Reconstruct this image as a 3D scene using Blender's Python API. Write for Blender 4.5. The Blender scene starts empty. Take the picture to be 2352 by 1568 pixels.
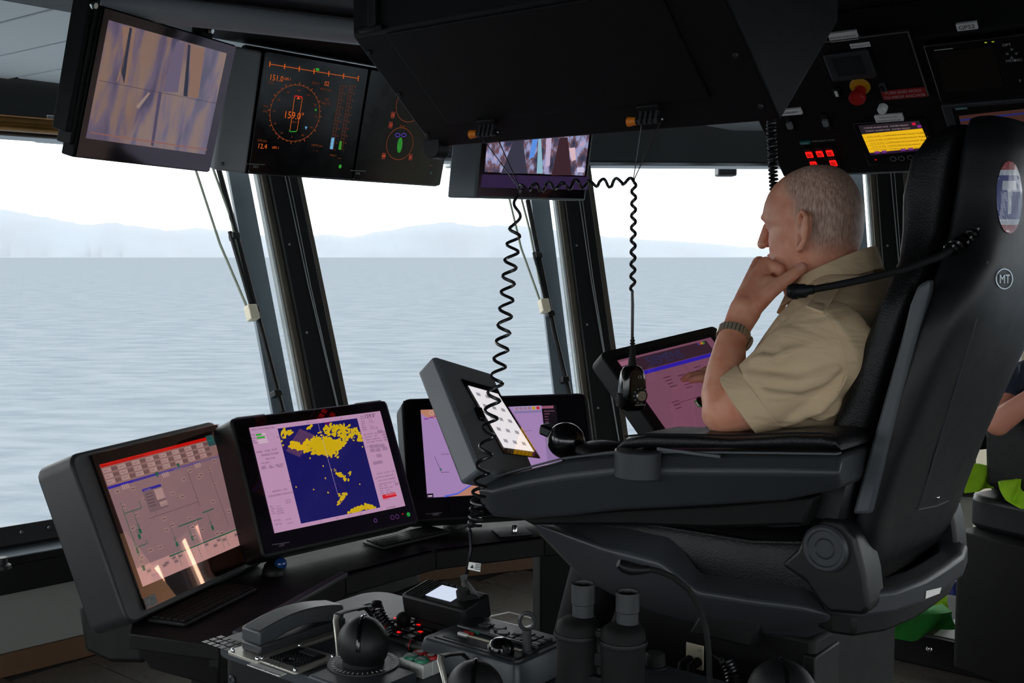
import bpy, bmesh, math, random
import numpy as np
from mathutils import Vector as V, Matrix
from mathutils.bvhtree import BVHTree
random.seed(7)
SC = bpy.context.scene
COL = SC.collection
# ------------------------------------------------------------ camera, sky, exposure
FPX, CX, CY, EYE = 2600.0, 1176.0, 784.0, 1.6
PITCH = math.atan(199 / FPX)
cam_d = bpy.data.cameras.new('camera'); cam = bpy.data.objects.new('camera', cam_d); COL.objects.link(cam)
cam_d.sensor_width = 36.0; cam_d.lens = FPX / 2352 * 36.0
cam_d.clip_start = .05; cam_d.clip_end = 60000
cam.location = (0, 0, EYE); cam.rotation_euler = (math.pi / 2 - PITCH, 0, 0)
SC.camera = cam
w = bpy.data.worlds.new('overcast_sky'); SC.world = w; w.use_nodes = True
_n = w.node_tree.nodes; _l = w.node_tree.links
_bg = _n['Background']
_tc = _n.new('ShaderNodeTexCoord'); _sp = _n.new('ShaderNodeSeparateXYZ'); _rp = _n.new('ShaderNodeValToRGB')
_ns = _n.new('ShaderNodeTexNoise'); _ns.inputs['Scale'].default_value = 2.2; _ns.inputs['Detail'].default_value = 5
_mx = _n.new('ShaderNodeMix'); _mx.data_type = 'RGBA'; _mx.blend_type = 'MULTIPLY'; _mx.inputs[0].default_value = .10
_l.new(_tc.outputs['Generated'], _sp.inputs[0]); _l.new(_sp.outputs['Z'], _rp.inputs[0])
_rp.color_ramp.elements[0].position = 0.0; _rp.color_ramp.elements[0].color = (.90, .935, .965, 1)
_rp.color_ramp.elements[1].position = .35; _rp.color_ramp.elements[1].color = (.965, .985, 1.0, 1)
_l.new(_tc.outputs['Generated'], _ns.inputs['Vector'])
_l.new(_rp.outputs[0], _mx.inputs[6]); _l.new(_ns.outputs['Color'], _mx.inputs[7])
_l.new(_mx.outputs[2], _bg.inputs['Color']); _bg.inputs['Strength'].default_value = 4.2
SC.cycles.volume_bounces = 3
SC.view_settings.view_transform = 'Standard'; SC.view_settings.look = 'None'
SC.view_settings.exposure = 0.0; SC.view_settings.gamma = 1.0; SC.view_settings.use_curve_mapping = False

# ------------------------------------------------------------ pixel helpers (a pixel gives a direction only)
_c, _s = math.cos(PITCH), math.sin(PITCH)
CAM = V((0, 0, EYE))
def ray(px, py):
    cx, cz = (px - CX) / FPX, -(py - CY) / FPX
    return V((cx, _c + cz * _s, -_s + cz * _c))
def P(px, py, Y):
    r = ray(px, py); return CAM + r * (Y / r.y)
def PZ(px, py, z):
    r = ray(px, py); return CAM + r * ((z - EYE) / r.z)
def PPL(px, py, pt, n):
    r = ray(px, py); return CAM + r * ((pt - CAM).dot(n) / r.dot(n))
ANG = math.radians(39)
FW = V((-math.cos(ANG), math.sin(ANG), 0)); PT = V((-math.sin(ANG), -math.cos(ANG), 0)); RT = -PT; UP = V((0, 0, 1))
CO = V((.734, 2.03, 0))                        # foot of the captain's chair; x forward, y port, z up
CHM = Matrix(((FW.x, PT.x, 0, CO.x), (FW.y, PT.y, 0, CO.y), (0, 0, 1, 0), (0, 0, 0, 1)))
CHI = CHM.inverted()
def CH(px, py, y):                             # pixel on the plane y = const of the chair
    return CHI @ PPL(px, py, CO + PT * y, PT)
def CZ(px, py, z):                             # pixel on a horizontal plane, in chair coordinates
    return CHI @ PZ(px, py, z)
def frame(o, x, z):                            # orthonormal frame from x axis and approximate z axis
    x = x.normalized(); y = z.cross(x).normalized(); z = x.cross(y)
    return Matrix(((x.x, y.x, z.x, o.x), (x.y, y.y, z.y, o.y), (x.z, y.z, z.z, o.z), (0, 0, 0, 1)))
def quad_pose(cs, width):                      # rectangle seen at four pixels (TL,TR,BR,BL) with a known width
    A = []
    for (u, v), q in zip(((0, 0), (1, 0), (1, 1), (0, 1)), cs):
        r = ray(*q); x, y = r.x / r.y, r.z / r.y
        A += [[u, v, 1, 0, 0, 0, -x * u, -x * v, -x], [0, 0, 0, u, v, 1, -y * u, -y * v, -y]]
    Hm = np.linalg.svd(np.array(A))[2][-1].reshape(3, 3)
    if Hm[2, 2] < 0: Hm = -Hm
    B = Hm[[0, 2, 1]]; a, b, t = B.T; k = width / np.linalg.norm(a)
    return V(a * k), V(b * k), V(t * k) + CAM
def screen_frame(cs, width, level=True):       # x right, y up, z towards the viewer, origin TL
    a, b, t = quad_pose(cs, width)
    if level: a.z = 0
    n = (-b).cross(a) * -1
    return frame(t, a, a.cross(-b))

# ------------------------------------------------------------ materials
def C(r, g, b):
    f = lambda c: (c / 255 / 12.92) if c / 255 <= .04045 else ((c / 255 + .055) / 1.055) ** 2.4
    return (f(r), f(g), f(b), 1)
MATS = {}
def mat(name, col, rough=.5, metal=0.0, spec=.5, var=0.0, vscale=20, bump=0.0, bscale=200, emit=None, es=1.0, coat=0.0, tint=None, sss=0.0):
    m = bpy.data.materials.new(name); m.use_nodes = True
    nt = m.node_tree; b = nt.nodes['Principled BSDF']
    b.inputs['Base Color'].default_value = col; b.inputs['Roughness'].default_value = rough
    b.inputs['Metallic'].default_value = metal; b.inputs['Specular IOR Level'].default_value = spec
    if coat: b.inputs['Coat Weight'].default_value = coat; b.inputs['Coat Roughness'].default_value = .05
    if tint: b.inputs['Specular Tint'].default_value = tint
    if sss: b.inputs['Subsurface Weight'].default_value = sss; b.inputs['Subsurface Radius'].default_value = (.01, .004, .002)
    tc = nt.nodes.new('ShaderNodeTexCoord')
    if var or bump:
        no = nt.nodes.new('ShaderNodeTexNoise'); no.inputs['Scale'].default_value = vscale; no.inputs['Detail'].default_value = 5
        nt.links.new(tc.outputs['Object'], no.inputs['Vector'])
    if var:
        mr = nt.nodes.new('ShaderNodeMapRange'); mr.inputs['To Min'].default_value = 1 - var; mr.inputs['To Max'].default_value = 1 + var
        nt.links.new(no.outputs['Fac'], mr.inputs['Value'])
        mu = nt.nodes.new('ShaderNodeMix'); mu.data_type = 'RGBA'; mu.blend_type = 'MULTIPLY'; mu.inputs[0].default_value = 1
        mu.inputs[6].default_value = col; nt.links.new(mr.outputs[0], mu.inputs[7]); nt.links.new(mu.outputs[2], b.inputs['Base Color'])
        mr2 = nt.nodes.new('ShaderNodeMapRange'); mr2.inputs['To Min'].default_value = max(0, rough - .08); mr2.inputs['To Max'].default_value = min(1, rough + .08)
        nt.links.new(no.outputs['Fac'], mr2.inputs['Value']); nt.links.new(mr2.outputs[0], b.inputs['Roughness'])
    if bump:
        nb = nt.nodes.new('ShaderNodeTexNoise'); nb.inputs['Scale'].default_value = bscale; nb.inputs['Detail'].default_value = 3
        nt.links.new(tc.outputs['Object'], nb.inputs['Vector'])
        bp = nt.nodes.new('ShaderNodeBump'); bp.inputs['Strength'].default_value = bump; bp.inputs['Distance'].default_value = .002
        nt.links.new(nb.outputs['Fac'], bp.inputs['Height']); nt.links.new(bp.outputs[0], b.inputs['Normal'])
    if emit:
        b.inputs['Emission Color'].default_value = emit; b.inputs['Emission Strength'].default_value = es
    MATS[name] = m; return m
_scrn = {}
def glow(r, g, b, k=1.0):                      # a lit screen colour
    key = (r, g, b, k)
    if key not in _scrn:
        _scrn[key] = mat('screen_colour_%d_%d_%d' % (r, g, b), (0.01, .01, .01, 1), .35, spec=.2, emit=C(r, g, b), es=k)
    return _scrn[key]
def both_sides(nt, fr, ior):                   # the same reflectance on either face of a pane
    ge = nt.nodes.new('ShaderNodeNewGeometry'); mr = nt.nodes.new('ShaderNodeMapRange')
    mr.inputs['To Min'].default_value = ior; mr.inputs['To Max'].default_value = 1 / ior
    nt.links.new(ge.outputs['Backfacing'], mr.inputs['Value']); nt.links.new(mr.outputs[0], fr.inputs[0])
def thin_glass(name, tint=(.95, .98, .98, 1), refl=.5):
    m = bpy.data.materials.new(name); m.use_nodes = True; nt = m.node_tree; nt.nodes.clear()
    o = nt.nodes.new('ShaderNodeOutputMaterial'); mx = nt.nodes.new('ShaderNodeMixShader'); tr = nt.nodes.new('ShaderNodeBsdfTransparent')
    gl = nt.nodes.new('ShaderNodeBsdfGlossy'); fr = nt.nodes.new('ShaderNodeFresnel'); fr.inputs[0].default_value = 1.4
    mt = nt.nodes.new('ShaderNodeMath'); mt.operation = 'MULTIPLY'; mt.inputs[1].default_value = refl
    ns = nt.nodes.new('ShaderNodeTexNoise'); ns.inputs['Scale'].default_value = 3
    tr.inputs[0].default_value = tint; gl.inputs['Roughness'].default_value = .02
    both_sides(nt, fr, 1.4)
    nt.links.new(fr.outputs[0], mt.inputs[0]); nt.links.new(mt.outputs[0], mx.inputs[0])
    nt.links.new(tr.outputs[0], mx.inputs[1]); nt.links.new(gl.outputs[0], mx.inputs[2]); nt.links.new(mx.outputs[0], o.inputs[0])
    return m
K = mat('black_plastic', C(16, 17, 18), .5, spec=.3, var=.25, bump=.08, bscale=900)
K2 = mat('black_matte_panel', C(12, 12, 13), .6, spec=.25, var=.2, bump=.1, bscale=700)
KG = mat('black_gloss', C(8, 8, 9), .14, var=.1)
KD = mat('black_rubber', C(12, 12, 13), .75, spec=.3, var=.2, bump=.15, bscale=400)
CG = mat('charcoal_plastic', C(46, 49, 52), .45, var=.15, bump=.08, bscale=900)
CG2 = mat('dark_grey_coated_metal', C(62, 66, 70), .42, var=.12, bump=.08, bscale=600)
GR = mat('grey_paint', C(120, 124, 126), .5, var=.1)
LG = mat('light_grey_paint', C(178, 180, 178), .5, var=.08)
SAT = mat('satin_aluminium', C(206, 203, 194), .36, .75, var=.08, vscale=60)
KX = mat('dead_black_console', C(9, 9, 10), .62, spec=.2, var=.2, bump=.1, bscale=700)
LEA = mat('black_leather', C(13, 13, 15), .42, spec=.35, var=.2, bump=.5, bscale=350)
CHR = mat('chrome', C(205, 208, 210), .12, 1.0, var=.05)
ALU = mat('brushed_aluminium', C(170, 172, 174), .32, 1.0, var=.1, vscale=60)
WHT = mat('white_label', C(236, 236, 232), .55, var=.04)
INK = mat('black_ink', C(28, 28, 30), .6, var=.05)
WINK = mat('white_ink', C(190, 192, 192), .6, var=.03)
ORG = mat('orange_plastic', C(232, 128, 28), .45, var=.08)
REDP = mat('red_plastic', C(176, 22, 22), .4, var=.1)
REDL = mat('red_label', C(150, 14, 20), .5, var=.05)
YEL = mat('yellow_plastic', C(206, 150, 20), .45, var=.08)
GRN = mat('green_plastic', C(30, 120, 90), .4, var=.1)
TEAL = mat('teal_label', C(40, 120, 120), .5, var=.05)
BLUB = mat('blue_trackball', C(20, 60, 120), .18, coat=.6, var=.05)
CORD = mat('black_cord', C(20, 20, 24), .3, var=.15)
CREAM = mat('cream_paint', C(214, 205, 180), .5, var=.06)
BRASS = mat('amber_film', C(120, 84, 34), .3, .6, var=.35, vscale=9)
GASK = mat('brown_gasket', C(82, 76, 66), .8, var=.25, bump=.3, bscale=120)
BROWN = mat('brown_baseboard', C(92, 66, 46), .6, var=.2)
WALLM = mat('grey_wall_panel', C(128, 130, 127), .6, var=.05, bump=.05)
HIV = mat('lime_hivis_fabric', C(140, 190, 10), .8, var=.25, bump=.4, bscale=160)
GREENF = mat('green_fabric', C(20, 110, 30), .85, var=.3, bump=.4)
NAVY = mat('navy_knit', C(28, 38, 54), .9, var=.25, bump=.5, bscale=400)

# ------------------------------------------------------------ geometry collector
class G:
    def __init__(s): s.v = []; s.f = []; s.mi = []
    def add(s, vs, fs, M=None):
        o = len(s.v)
        s.v += [tuple((M @ V(p)) if M else p) for p in vs]
        s.f += [tuple(i + o for i in f) for f in fs]; return s
    def box(s, x0, x1, y0, y1, z0, z1, M=None):
        return s.add([(x0, y0, z0), (x1, y0, z0), (x1, y1, z0), (x0, y1, z0), (x0, y0, z1), (x1, y0, z1), (x1, y1, z1), (x0, y1, z1)],
              [(0, 3, 2, 1), (4, 5, 6, 7), (0, 1, 5, 4), (1, 2, 6, 5), (2, 3, 7, 6), (3, 0, 4, 7)], M)
    def cbox(s, c, d, M=None):
        return s.box(c[0] - d[0] / 2, c[0] + d[0] / 2, c[1] - d[1] / 2, c[1] + d[1] / 2, c[2] - d[2] / 2, c[2] + d[2] / 2, M)
    def loft(s, rings, M=None, cap=True, closed=True):
        n = len(rings[0]); vs = [p for r in rings for p in r]; fs = []
        for i in range(len(rings) - 1):
            for j in range(n if closed else n - 1):
                k = (j + 1) % n
                fs.append((i * n + j, i * n + k, (i + 1) * n + k, (i + 1) * n + j))
        if cap:
            fs.append(tuple(range(n - 1, -1, -1))); fs.append(tuple((len(rings) - 1) * n + j for j in range(n)))
        return s.add(vs, fs, M)
    def hull2(s, A, B, M=None):                # two matching polygons joined
        return s.loft([A, B], M)
    def prism(s, poly, lo, hi, ax='z', M=None):
        f = {'z': lambda p, t: (p[0], p[1], t), 'y': lambda p, t: (p[0], t, p[1]), 'x': lambda p, t: (t, p[0], p[1])}[ax]
        return s.loft([[f(p, lo) for p in poly], [f(p, hi) for p in poly]], M)
    def tube(s, pts, r, n=8, M=None, cap=True):
        pts = [V(p) for p in pts]; rs = r if isinstance(r, (list, tuple)) else [r] * len(pts)
        rings = []; ref = None
        for i, p in enumerate(pts):
            a = pts[max(i - 1, 0)]; b = pts[min(i + 1, len(pts) - 1)]; t = (b - a)
            t = t.normalized() if t.length > 1e-9 else V((0, 0, 1))
            if ref is None:
                ref = V((0, 0, 1)) if abs(t.z) < .9 else V((1, 0, 0))
            u = ref - t * ref.dot(t)
            if u.length < 1e-6: u = V((0, 1, 0)) - t * t.y
            u.normalize(); ref = u; q = t.cross(u)
            rr = rs[i]
            ra, rb = rr if isinstance(rr, tuple) else (rr, rr)
            rings.append([tuple(p + u * ra * math.cos(2 * math.pi * k / n) + q * rb * math.sin(2 * math.pi * k / n)) for k in range(n)])
        return s.loft(rings, M, cap)
    def lathe(s, prof, n=20, M=None):
        return s.loft([[(r * math.cos(2 * math.pi * k / n), r * math.sin(2 * math.pi * k / n), z) for k in range(n)] for r, z in prof], M)
    def ball(s, c, r, M=None, n=14, m=9):
        rx, ry, rz = r if isinstance(r, (tuple, list)) else (r, r, r)
        rings = []
        for i in range(m + 1):
            a = math.pi * (i + (.06 if i == 0 else -.06 if i == m else 0)) / m
            rings.append([(c[0] + rx * math.sin(a) * math.cos(2 * math.pi * k / n), c[1] + ry * math.sin(a) * math.sin(2 * math.pi * k / n), c[2] - rz * math.cos(a)) for k in range(n)])
        return s.loft(rings, M)
    def capsule(s, a, b, ra, rb, n=10, M=None):
        a, b = V(a), V(b); d = (b - a).normalized(); pts = []; rs = []
        for t in (-.97, -.75, -.4): pts.append(a + d * ra * t); rs.append(ra * math.sqrt(1 - t * t))
        pts.append(a); rs.append(ra); pts.append(b); rs.append(rb)
        for t in (.4, .75, .97): pts.append(b + d * rb * t); rs.append(rb * math.sqrt(1 - t * t))
        return s.tube(pts, rs, n, M)
    def quad(s, pts, M=None): return s.add(pts, [tuple(range(len(pts)))], M)
    def slab(s, pts, th, n, M=None):           # a polygon with a thickness along -n
        d = V(n).normalized() * th
        return s.loft([[tuple(V(p) - d) for p in pts], [tuple(p) for p in pts]], M)
    def bvh(s): return BVHTree.FromPolygons([V(p) for p in s.v], s.f)
def rrect(x0, x1, y0, y1, r, n=4):             # rounded rectangle outline, counter-clockwise
    out = []
    for cx, cy, a0 in ((x1 - r, y1 - r, 0), (x0 + r, y1 - r, 90), (x0 + r, y0 + r, 180), (x1 - r, y0 + r, 270)):
        for k in range(n + 1):
            a = math.radians(a0 + 90 * k / n); out.append((cx + r * math.cos(a), cy + r * math.sin(a)))
    return out
def link(o, parent=None):
    COL.objects.link(o)
    if parent is not None: o.parent = parent
    return o
def part(name, g, m, parent=None, bev=0.0, seg=2, smooth=True, ang=40, world=False, label=None, kind=None, hull=False):
    me = bpy.data.meshes.new(name)
    vs = g.v
    if world and parent is not None:
        Mi = WM(parent).inverted(); vs = [tuple(Mi @ V(p)) for p in vs]
    me.from_pydata(vs, [], g.f); me.update()
    b = bmesh.new(); b.from_mesh(me); bmesh.ops.recalc_face_normals(b, faces=b.faces); b.to_mesh(me); b.free()
    if smooth:
        me.polygons.foreach_set('use_smooth', [True] * len(me.polygons)); me.set_sharp_from_angle(angle=math.radians(ang))
    me.materials.append(m)
    o = bpy.data.objects.new(name, me); link(o, parent)
    if bev:
        md = o.modifiers.new('bevel', 'BEVEL'); md.width = bev; md.segments = seg; md.limit_method = 'ANGLE'; md.angle_limit = math.radians(30); md.harden_normals = False
    if label: o['label'] = label
    if kind: o['kind'] = kind
    return o
def WM(o):
    m = o.matrix_basis.copy()
    return WM(o.parent) @ m if o.parent else m
def tag(o, label, cat=None, group=None, kind=None):
    o['label'] = label
    if cat: o['category'] = cat
    if group: o['group'] = group
    if kind: o['kind'] = kind
    return o
def thing(name, label, cat, M, group=None):
    o = bpy.data.objects.new(name, None); COL.objects.link(o); o.empty_display_size = .05
    o.matrix_basis = M
    return tag(o, label, cat, group)
def T(x, y=0, z=0):
    return Matrix.Translation((x, y, z) if not isinstance(x, V) else x)
def RX(a): return Matrix.Rotation(math.radians(a), 4, 'X')
def RY(a): return Matrix.Rotation(math.radians(a), 4, 'Y')
def RZ(a): return Matrix.Rotation(math.radians(a), 4, 'Z')
_txt = {}
def text_geo(g, s, size, M, align='LEFT'):     # flat lettering added to a collector; M maps the text plane
    key = (s, align)
    if key not in _txt:
        cu = bpy.data.curves.new('lettering', 'FONT'); cu.body = s; cu.size = 1; cu.align_x = align; cu.resolution_u = 2
        ob = bpy.data.objects.new('lettering', cu)
        me = bpy.data.meshes.new_from_object(ob)
        _txt[key] = ([tuple(v.co) for v in me.vertices], [tuple(p.vertices) for p in me.polygons])
        bpy.data.objects.remove(ob); bpy.data.curves.remove(cu); bpy.data.meshes.remove(me)
    vs, fs = _txt[key]
    if vs: g.add([(x * size, y * size, z) for x, y, z in vs], fs, M)
class Panel:
    """A flat face with pixel -> face coordinates; graphics are collected per material and built as parts."""
    def __init__(s, M): s.M = M; s.I = M.inverted(); s.pt = M.to_translation(); s.n = M.to_3x3() @ V((0, 0, 1)); s.g = {}
    def uv(s, px, py):
        p = s.I @ PPL(px, py, s.pt, s.n); return (p.x, p.y)
    def G(s, m): return s.g.setdefault(m.name, (G(), m))[0]
    def poly(s, pxs, m, z=.0006):
        s.G(m).quad([(*s.uv(*p), z) for p in pxs]); return s
    def rect(s, u0, u1, v0, v1, m, z=.0006):
        s.G(m).quad([(u0, v0, z), (u1, v0, z), (u1, v1, z), (u0, v1, z)]); return s
    def line(s, pxs, wd, m, z=.0008):
        q = [V(s.uv(*p)).to_3d() for p in pxs]
        for a, b in zip(q[:-1], q[1:]):
            d = (b - a); 
            if d.length < 1e-6: continue
            d.normalize(); o = V((-d.y, d.x, 0)) * wd / 2; zz = V((0, 0, z))
            s.G(m).quad([tuple(a - o + zz), tuple(b - o + zz), tuple(b + o + zz), tuple(a + o + zz)])
        return s
    def ring(s, c, r, wd, m, a0=0, a1=360, n=40, z=.0008, ry=None):
        ry = ry or r; k = []
        for i in range(n + 1):
            a = math.radians(a0 + (a1 - a0) * i / n); k.append((math.cos(a), math.sin(a)))
        for p, q in zip(k[:-1], k[1:]):
            s.G(m).quad([(c[0] + p[0] * (r - wd / 2), c[1] + p[1] * (ry - wd / 2), z), (c[0] + p[0] * (r + wd / 2), c[1] + p[1] * (ry + wd / 2), z),
                         (c[0] + q[0] * (r + wd / 2), c[1] + q[1] * (ry + wd / 2), z), (c[0] + q[0] * (r - wd / 2), c[1] + q[1] * (ry - wd / 2), z)])
        return s
    def disc(s, c, r, m, z=.0006, n=20, ry=None):
        ry = ry or r
        s.G(m).quad([(c[0] + r * math.cos(2 * math.pi * i / n), c[1] + ry * math.sin(2 * math.pi * i / n), z) for i in range(n)]); return s
    def text(s, u, v, t, size, m, z=.001, align='LEFT', rot=0):
        text_geo(s.G(m), t, size, T(u, v, z) @ RZ(rot), align); return s
    def tpx(s, px, py, t, hpx, m, z=.001, align='LEFT'):
        u, v = s.uv(px, py); v2 = s.uv(px, py - hpx)[1]
        return s.text(u, v, t, abs(v2 - v) * 1.38, m, z, align)
    def build(s, parent, name='display_graphics', rel=None):
        out = []
        for k, (g, m) in s.g.items():
            if g.f: out.append(part(name, g, m, parent, smooth=False, kind='stuff'))
        s.g = {}; return out
# ============================================================ the setting
SILL, HEAD, CEIL, LEAN = .50, 2.13, 2.34, .75
Q = [(-3.45, -2.6), (-3.45, .2), (-3.3, 2.0), (-2.67, 3.49), (-.805, 5.3), (.52, 5.88), (2.13, 5.99), (3.5, 5.57), (4.7, 4.6), (5.2, 3.0), (5.2, -2.6)]
Q = [V((a, b)) for a, b in Q]
def offset_line(d):                            # the window polyline moved outwards by d
    out = []
    nn = []
    for a, b in zip(Q[:-1], Q[1:]):
        t = (b - a).normalized(); nn.append(V((-t.y, t.x)))
    for i, p in enumerate(Q):
        if i == 0: out.append(p + nn[0] * d)
        elif i == len(Q) - 1: out.append(p + nn[-1] * d)
        else:
            b = (nn[i - 1] + nn[i]).normalized(); out.append(p + b * (d / b.dot(nn[i])))
    return out
def lean_pt(i, z, extra=0.0):
    d = LEAN * max(0, z - SILL) / (HEAD - SILL) + extra
    p = offset_line(d)[i]; return V((p.x, p.y, z))
def facet_plane(i, extra=0.0):
    A = lean_pt(i, SILL, extra); B = lean_pt(i + 1, SILL, extra); D = lean_pt(i, HEAD, extra)
    n = (B - A).cross(D - A).normalized(); return A, n
# floor
FLM = mat('dark_vinyl_planks', C(80, 76, 70), .27, var=.18, vscale=6, bump=.1, bscale=60)
g = G(); g.prism([(p.x, p.y) for p in offset_line(.06)], -.06, -.004)
floor = part('floor', g, mat('floor_joint_black', C(30, 29, 28), .8, var=.1), smooth=False, kind='structure')
tag(floor, 'dark grey-brown plank floor of the ship bridge', kind='structure')
pm = None
for i in range(30):
    y0 = -4.2 + i * .3
    x0, x1 = -3.0, 5.0
    # clip a plank to the room in ship coordinates (sampled)
    xs = []
    for k in range(161):
        x = -6 + k * .075; wpt = CO + FW * x + PT * (y0 + .15)
        inside = False; pl = [(p.x, p.y) for p in Q]
        j = len(pl) - 1
        for a in range(len(pl)):
            if (pl[a][1] > wpt.y) != (pl[j][1] > wpt.y) and wpt.x < (pl[j][0] - pl[a][0]) * (wpt.y - pl[a][1]) / (pl[j][1] - pl[a][1]) + pl[a][0]: inside = not inside
            j = a
        if inside: xs.append(x)
    if len(xs) < 3: continue
    gg = G(); gg.box(xs[0], xs[-1], y0 + .003, y0 + .297, -.004, 0)
    gg.v = [tuple(CHM @ V(p)) for p in gg.v]
    part('plank', gg, FLM, floor, smooth=False)
# front and side walls below the windows, with their windows
PANE = thin_glass('window_glass', (.975, .98, .975, 1), .3)
FRM = mat('black_window_frame', C(26, 28, 29), .5, var=.2)
VAL = mat('dark_grey_valance', C(48, 52, 54), .55, var=.1)
LEDGE = mat('blue_grey_ledge', C(104, 112, 118), .38, var=.1)
FLG = mat('grey_outer_flange', C(96, 108, 116), .5, var=.1)
for i in range(len(Q) - 1):
    A = lean_pt(i, 0); B = lean_pt(i + 1, 0); t = (B - A).normalized(); nin = V((t.y, -t.x, 0))
    L = (B - A).length
    Mw = frame(A, t, UP)                       # x along the wall, y inwards is -?; z up
    yin = 1 if (Mw.to_3x3() @ V((0, 1, 0))).dot(nin) > 0 else -1
    side = 'front' if 3 <= i <= 6 else ('port' if i < 3 else 'starboard')
    gw = G(); e = .06
    gw.box(-e, L + e, *sorted((0, -.10 * yin)), 0, .47)
    wl = part('wall_' + side, gw, WALLM, smooth=False, kind='structure'); wl.matrix_basis = Mw
    tag(wl, {'front': 'pale grey wall panel under the forward windows', 'port': 'grey wall panel under the port side windows', 'starboard': 'grey wall panel under the starboard windows'}[side], kind='structure')
    gb = G(); gb.box(0, L, *sorted((0, .02 * yin)), .0, .09)
    part('baseboard', gb, BROWN, wl, bev=.004)
    gs = G(); gs.box(-.02, L + .02, *sorted((-.05 * yin, .13 * yin)), .455, .485)
    gs.box(-.02, L + .02, *sorted((.11 * yin, .13 * yin)), .35, .456)
    part('ledge_fascia', gs, K2, wl, bev=.004)
    gs = G(); gs.box(0, L, *sorted((-.04 * yin, .128 * yin)), .4852, .489)
    part('ledge_top', gs, LEDGE, wl)
    # window: frame in the leaning plane
    a, n = facet_plane(i); D = lean_pt(i, HEAD) ; B1 = lean_pt(i + 1, SILL); D1 = lean_pt(i + 1, HEAD)
    if n.dot(nin.to_3d() if len(nin) == 2 else nin) < 0: n = -n
    up = (D + D1 - a - B1).normalized()
    win = bpy.data.objects.new('window_%d' % (i + 1), None); COL.objects.link(win); win.matrix_basis = T(a)
    tag(win, ['port aft side window', 'long port side window beside the camera', 'port forward corner window', 'large leftmost forward window with the rolled amber film above', 'second forward window behind the radar screen', 'middle forward window behind the seated captain', 'narrow forward window right of the captain', 'starboard forward corner window', 'starboard side window', 'starboard aft side window'][i], kind='structure')
    def bar(p0, p1, wd, th, m, nm, off=0.0, sh=0.0, bev=.004):
        ax = (p1 - p0); ln = ax.length; Mb = frame(p0, ax, n); gx = G(); gx.box(0, ln, sh - wd / 2, sh + wd / 2, off - th / 2, off + th / 2, Mb)
        return part(nm, gx, m, win, bev=bev, world=True)
    bt = up * .03
    bl = bar(a + bt, B1 + bt, .075, .05, FRM, 'bottom_rail', .01)
    gq = G()
    for k in range(int(L / .105)):
        q = a + t * (.05 + k * .105) + up * .035 + n * .034
        gq.lathe([(.0075, 0), (.0075, .004), (.005, .007)], 8, frame(q, t, n))
    part('rail_bolt', gq, ALU, bl, world=True)
    bar(D - up * .01, D1 - up * .01, .03, .04, ALU, 'head_strip', .0)
    gv = G(); k0 = lean_pt(i, HEAD + .01, -.03); k1 = lean_pt(i + 1, HEAD + .01, -.03); h0 = V((k0.x, k0.y, CEIL + .05)); h1 = V((k1.x, k1.y, CEIL + .05)); o = -n * .1; o.z = 0
    gv.loft([[k0, k1, k1 + o, k0 + o], [h0, h1, h1 + o, h0 + o]])
    part('valance', gv, VAL, win, world=True)
    gp = G(); ins = .05
    q = [a + t * ins + up * .06, B1 - t * ins + up * .06, D1 - t * ins - up * .02, D + t * ins - up * .02]
    gp.slab([p - n * .0 for p in q], .012, n)
    part('pane', gp, PANE, win, world=True, smooth=False)
# mullions between the windows
for i in range(1, len(Q) - 1):
    p0 = lean_pt(i, .49); p1 = lean_pt(i, CEIL + .02)
    ta = (Q[i] - Q[i - 1]).normalized(); tb = (Q[i + 1] - Q[i]).normalized(); t = (ta + tb).normalized().to_3d()
    ax = (p1 - p0).normalized(); nin = t.cross(ax); nin = nin if nin.dot(V((-t.y, t.x, 0))) < 0 else -nin
    Mm = frame(p0, ax, nin); ln = (p1 - p0).length
    yv = Mm.to_3x3() @ V((0, 1, 0)); sg = 1 if yv.dot(t) > 0 else -1   # +: towards starboard
    def strip(y0, y1, z0, z1, m, nm, parent=None, bev=.003, x0=0, x1=None):
        gx = G(); y0, y1 = sorted((y0 * sg, y1 * sg)); gx.box(x0, ln if x1 is None else x1, y0, y1, z0, z1)
        o = part(nm, gx, m, parent, bev=bev)
        return o
    mu = strip(-.075, .075, -.03, .05, K2, 'trim_%d' % i); mu.matrix_basis = Mm
    tag(mu, ['', 'port aft', 'port middle', 'port forward', 'leaning black window post between the leftmost and second forward windows', 'leaning black window post left of the hanging microphone', 'leaning dark window post behind the back of the captain\'s head', 'starboard forward window post', 'starboard window post', 'starboard aft window post'][i] + ('' if 4 <= i <= 9 and i in (4, 5, 6, 7, 8, 9) else ' window post'), kind='structure')
    strip(-.105, -.0755, -.03, .015, GASK, 'gasket', mu); strip(.0755, .115, -.03, .015, GASK, 'gasket', mu)
    strip(-.122, -.106, -.05, -.01, mat('pale_edge', C(215, 222, 222), .35, var=.05) if 'pale_edge' not in MATS else MATS['pale_edge'], 'edge_strip', mu)
    strip(-.235, -.125, -.12, -.09, FLG, 'outer_flange', mu)
    if i in (4, 5, 6):
        cw = G(); cw.tube([(ln * .97, sg * .0, .052), (ln * .5, sg * .012, .053), (ln * .06, sg * .045, .053)], .0035, 6); cw.tube([(ln * .97, sg * .025, .052), (ln * .5, sg * .022, .053), (ln * .06, sg * .045, .053)], .003, 6)
        part('blind_cord', cw, GR, mu)
        sc = G()
        for k in range(4): sc.lathe([(.007, 0), (.006, .003)], 8, T(ln * (.15 + .23 * k), -sg * .045, .05))
        part('screw', sc, GR, mu)
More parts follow.
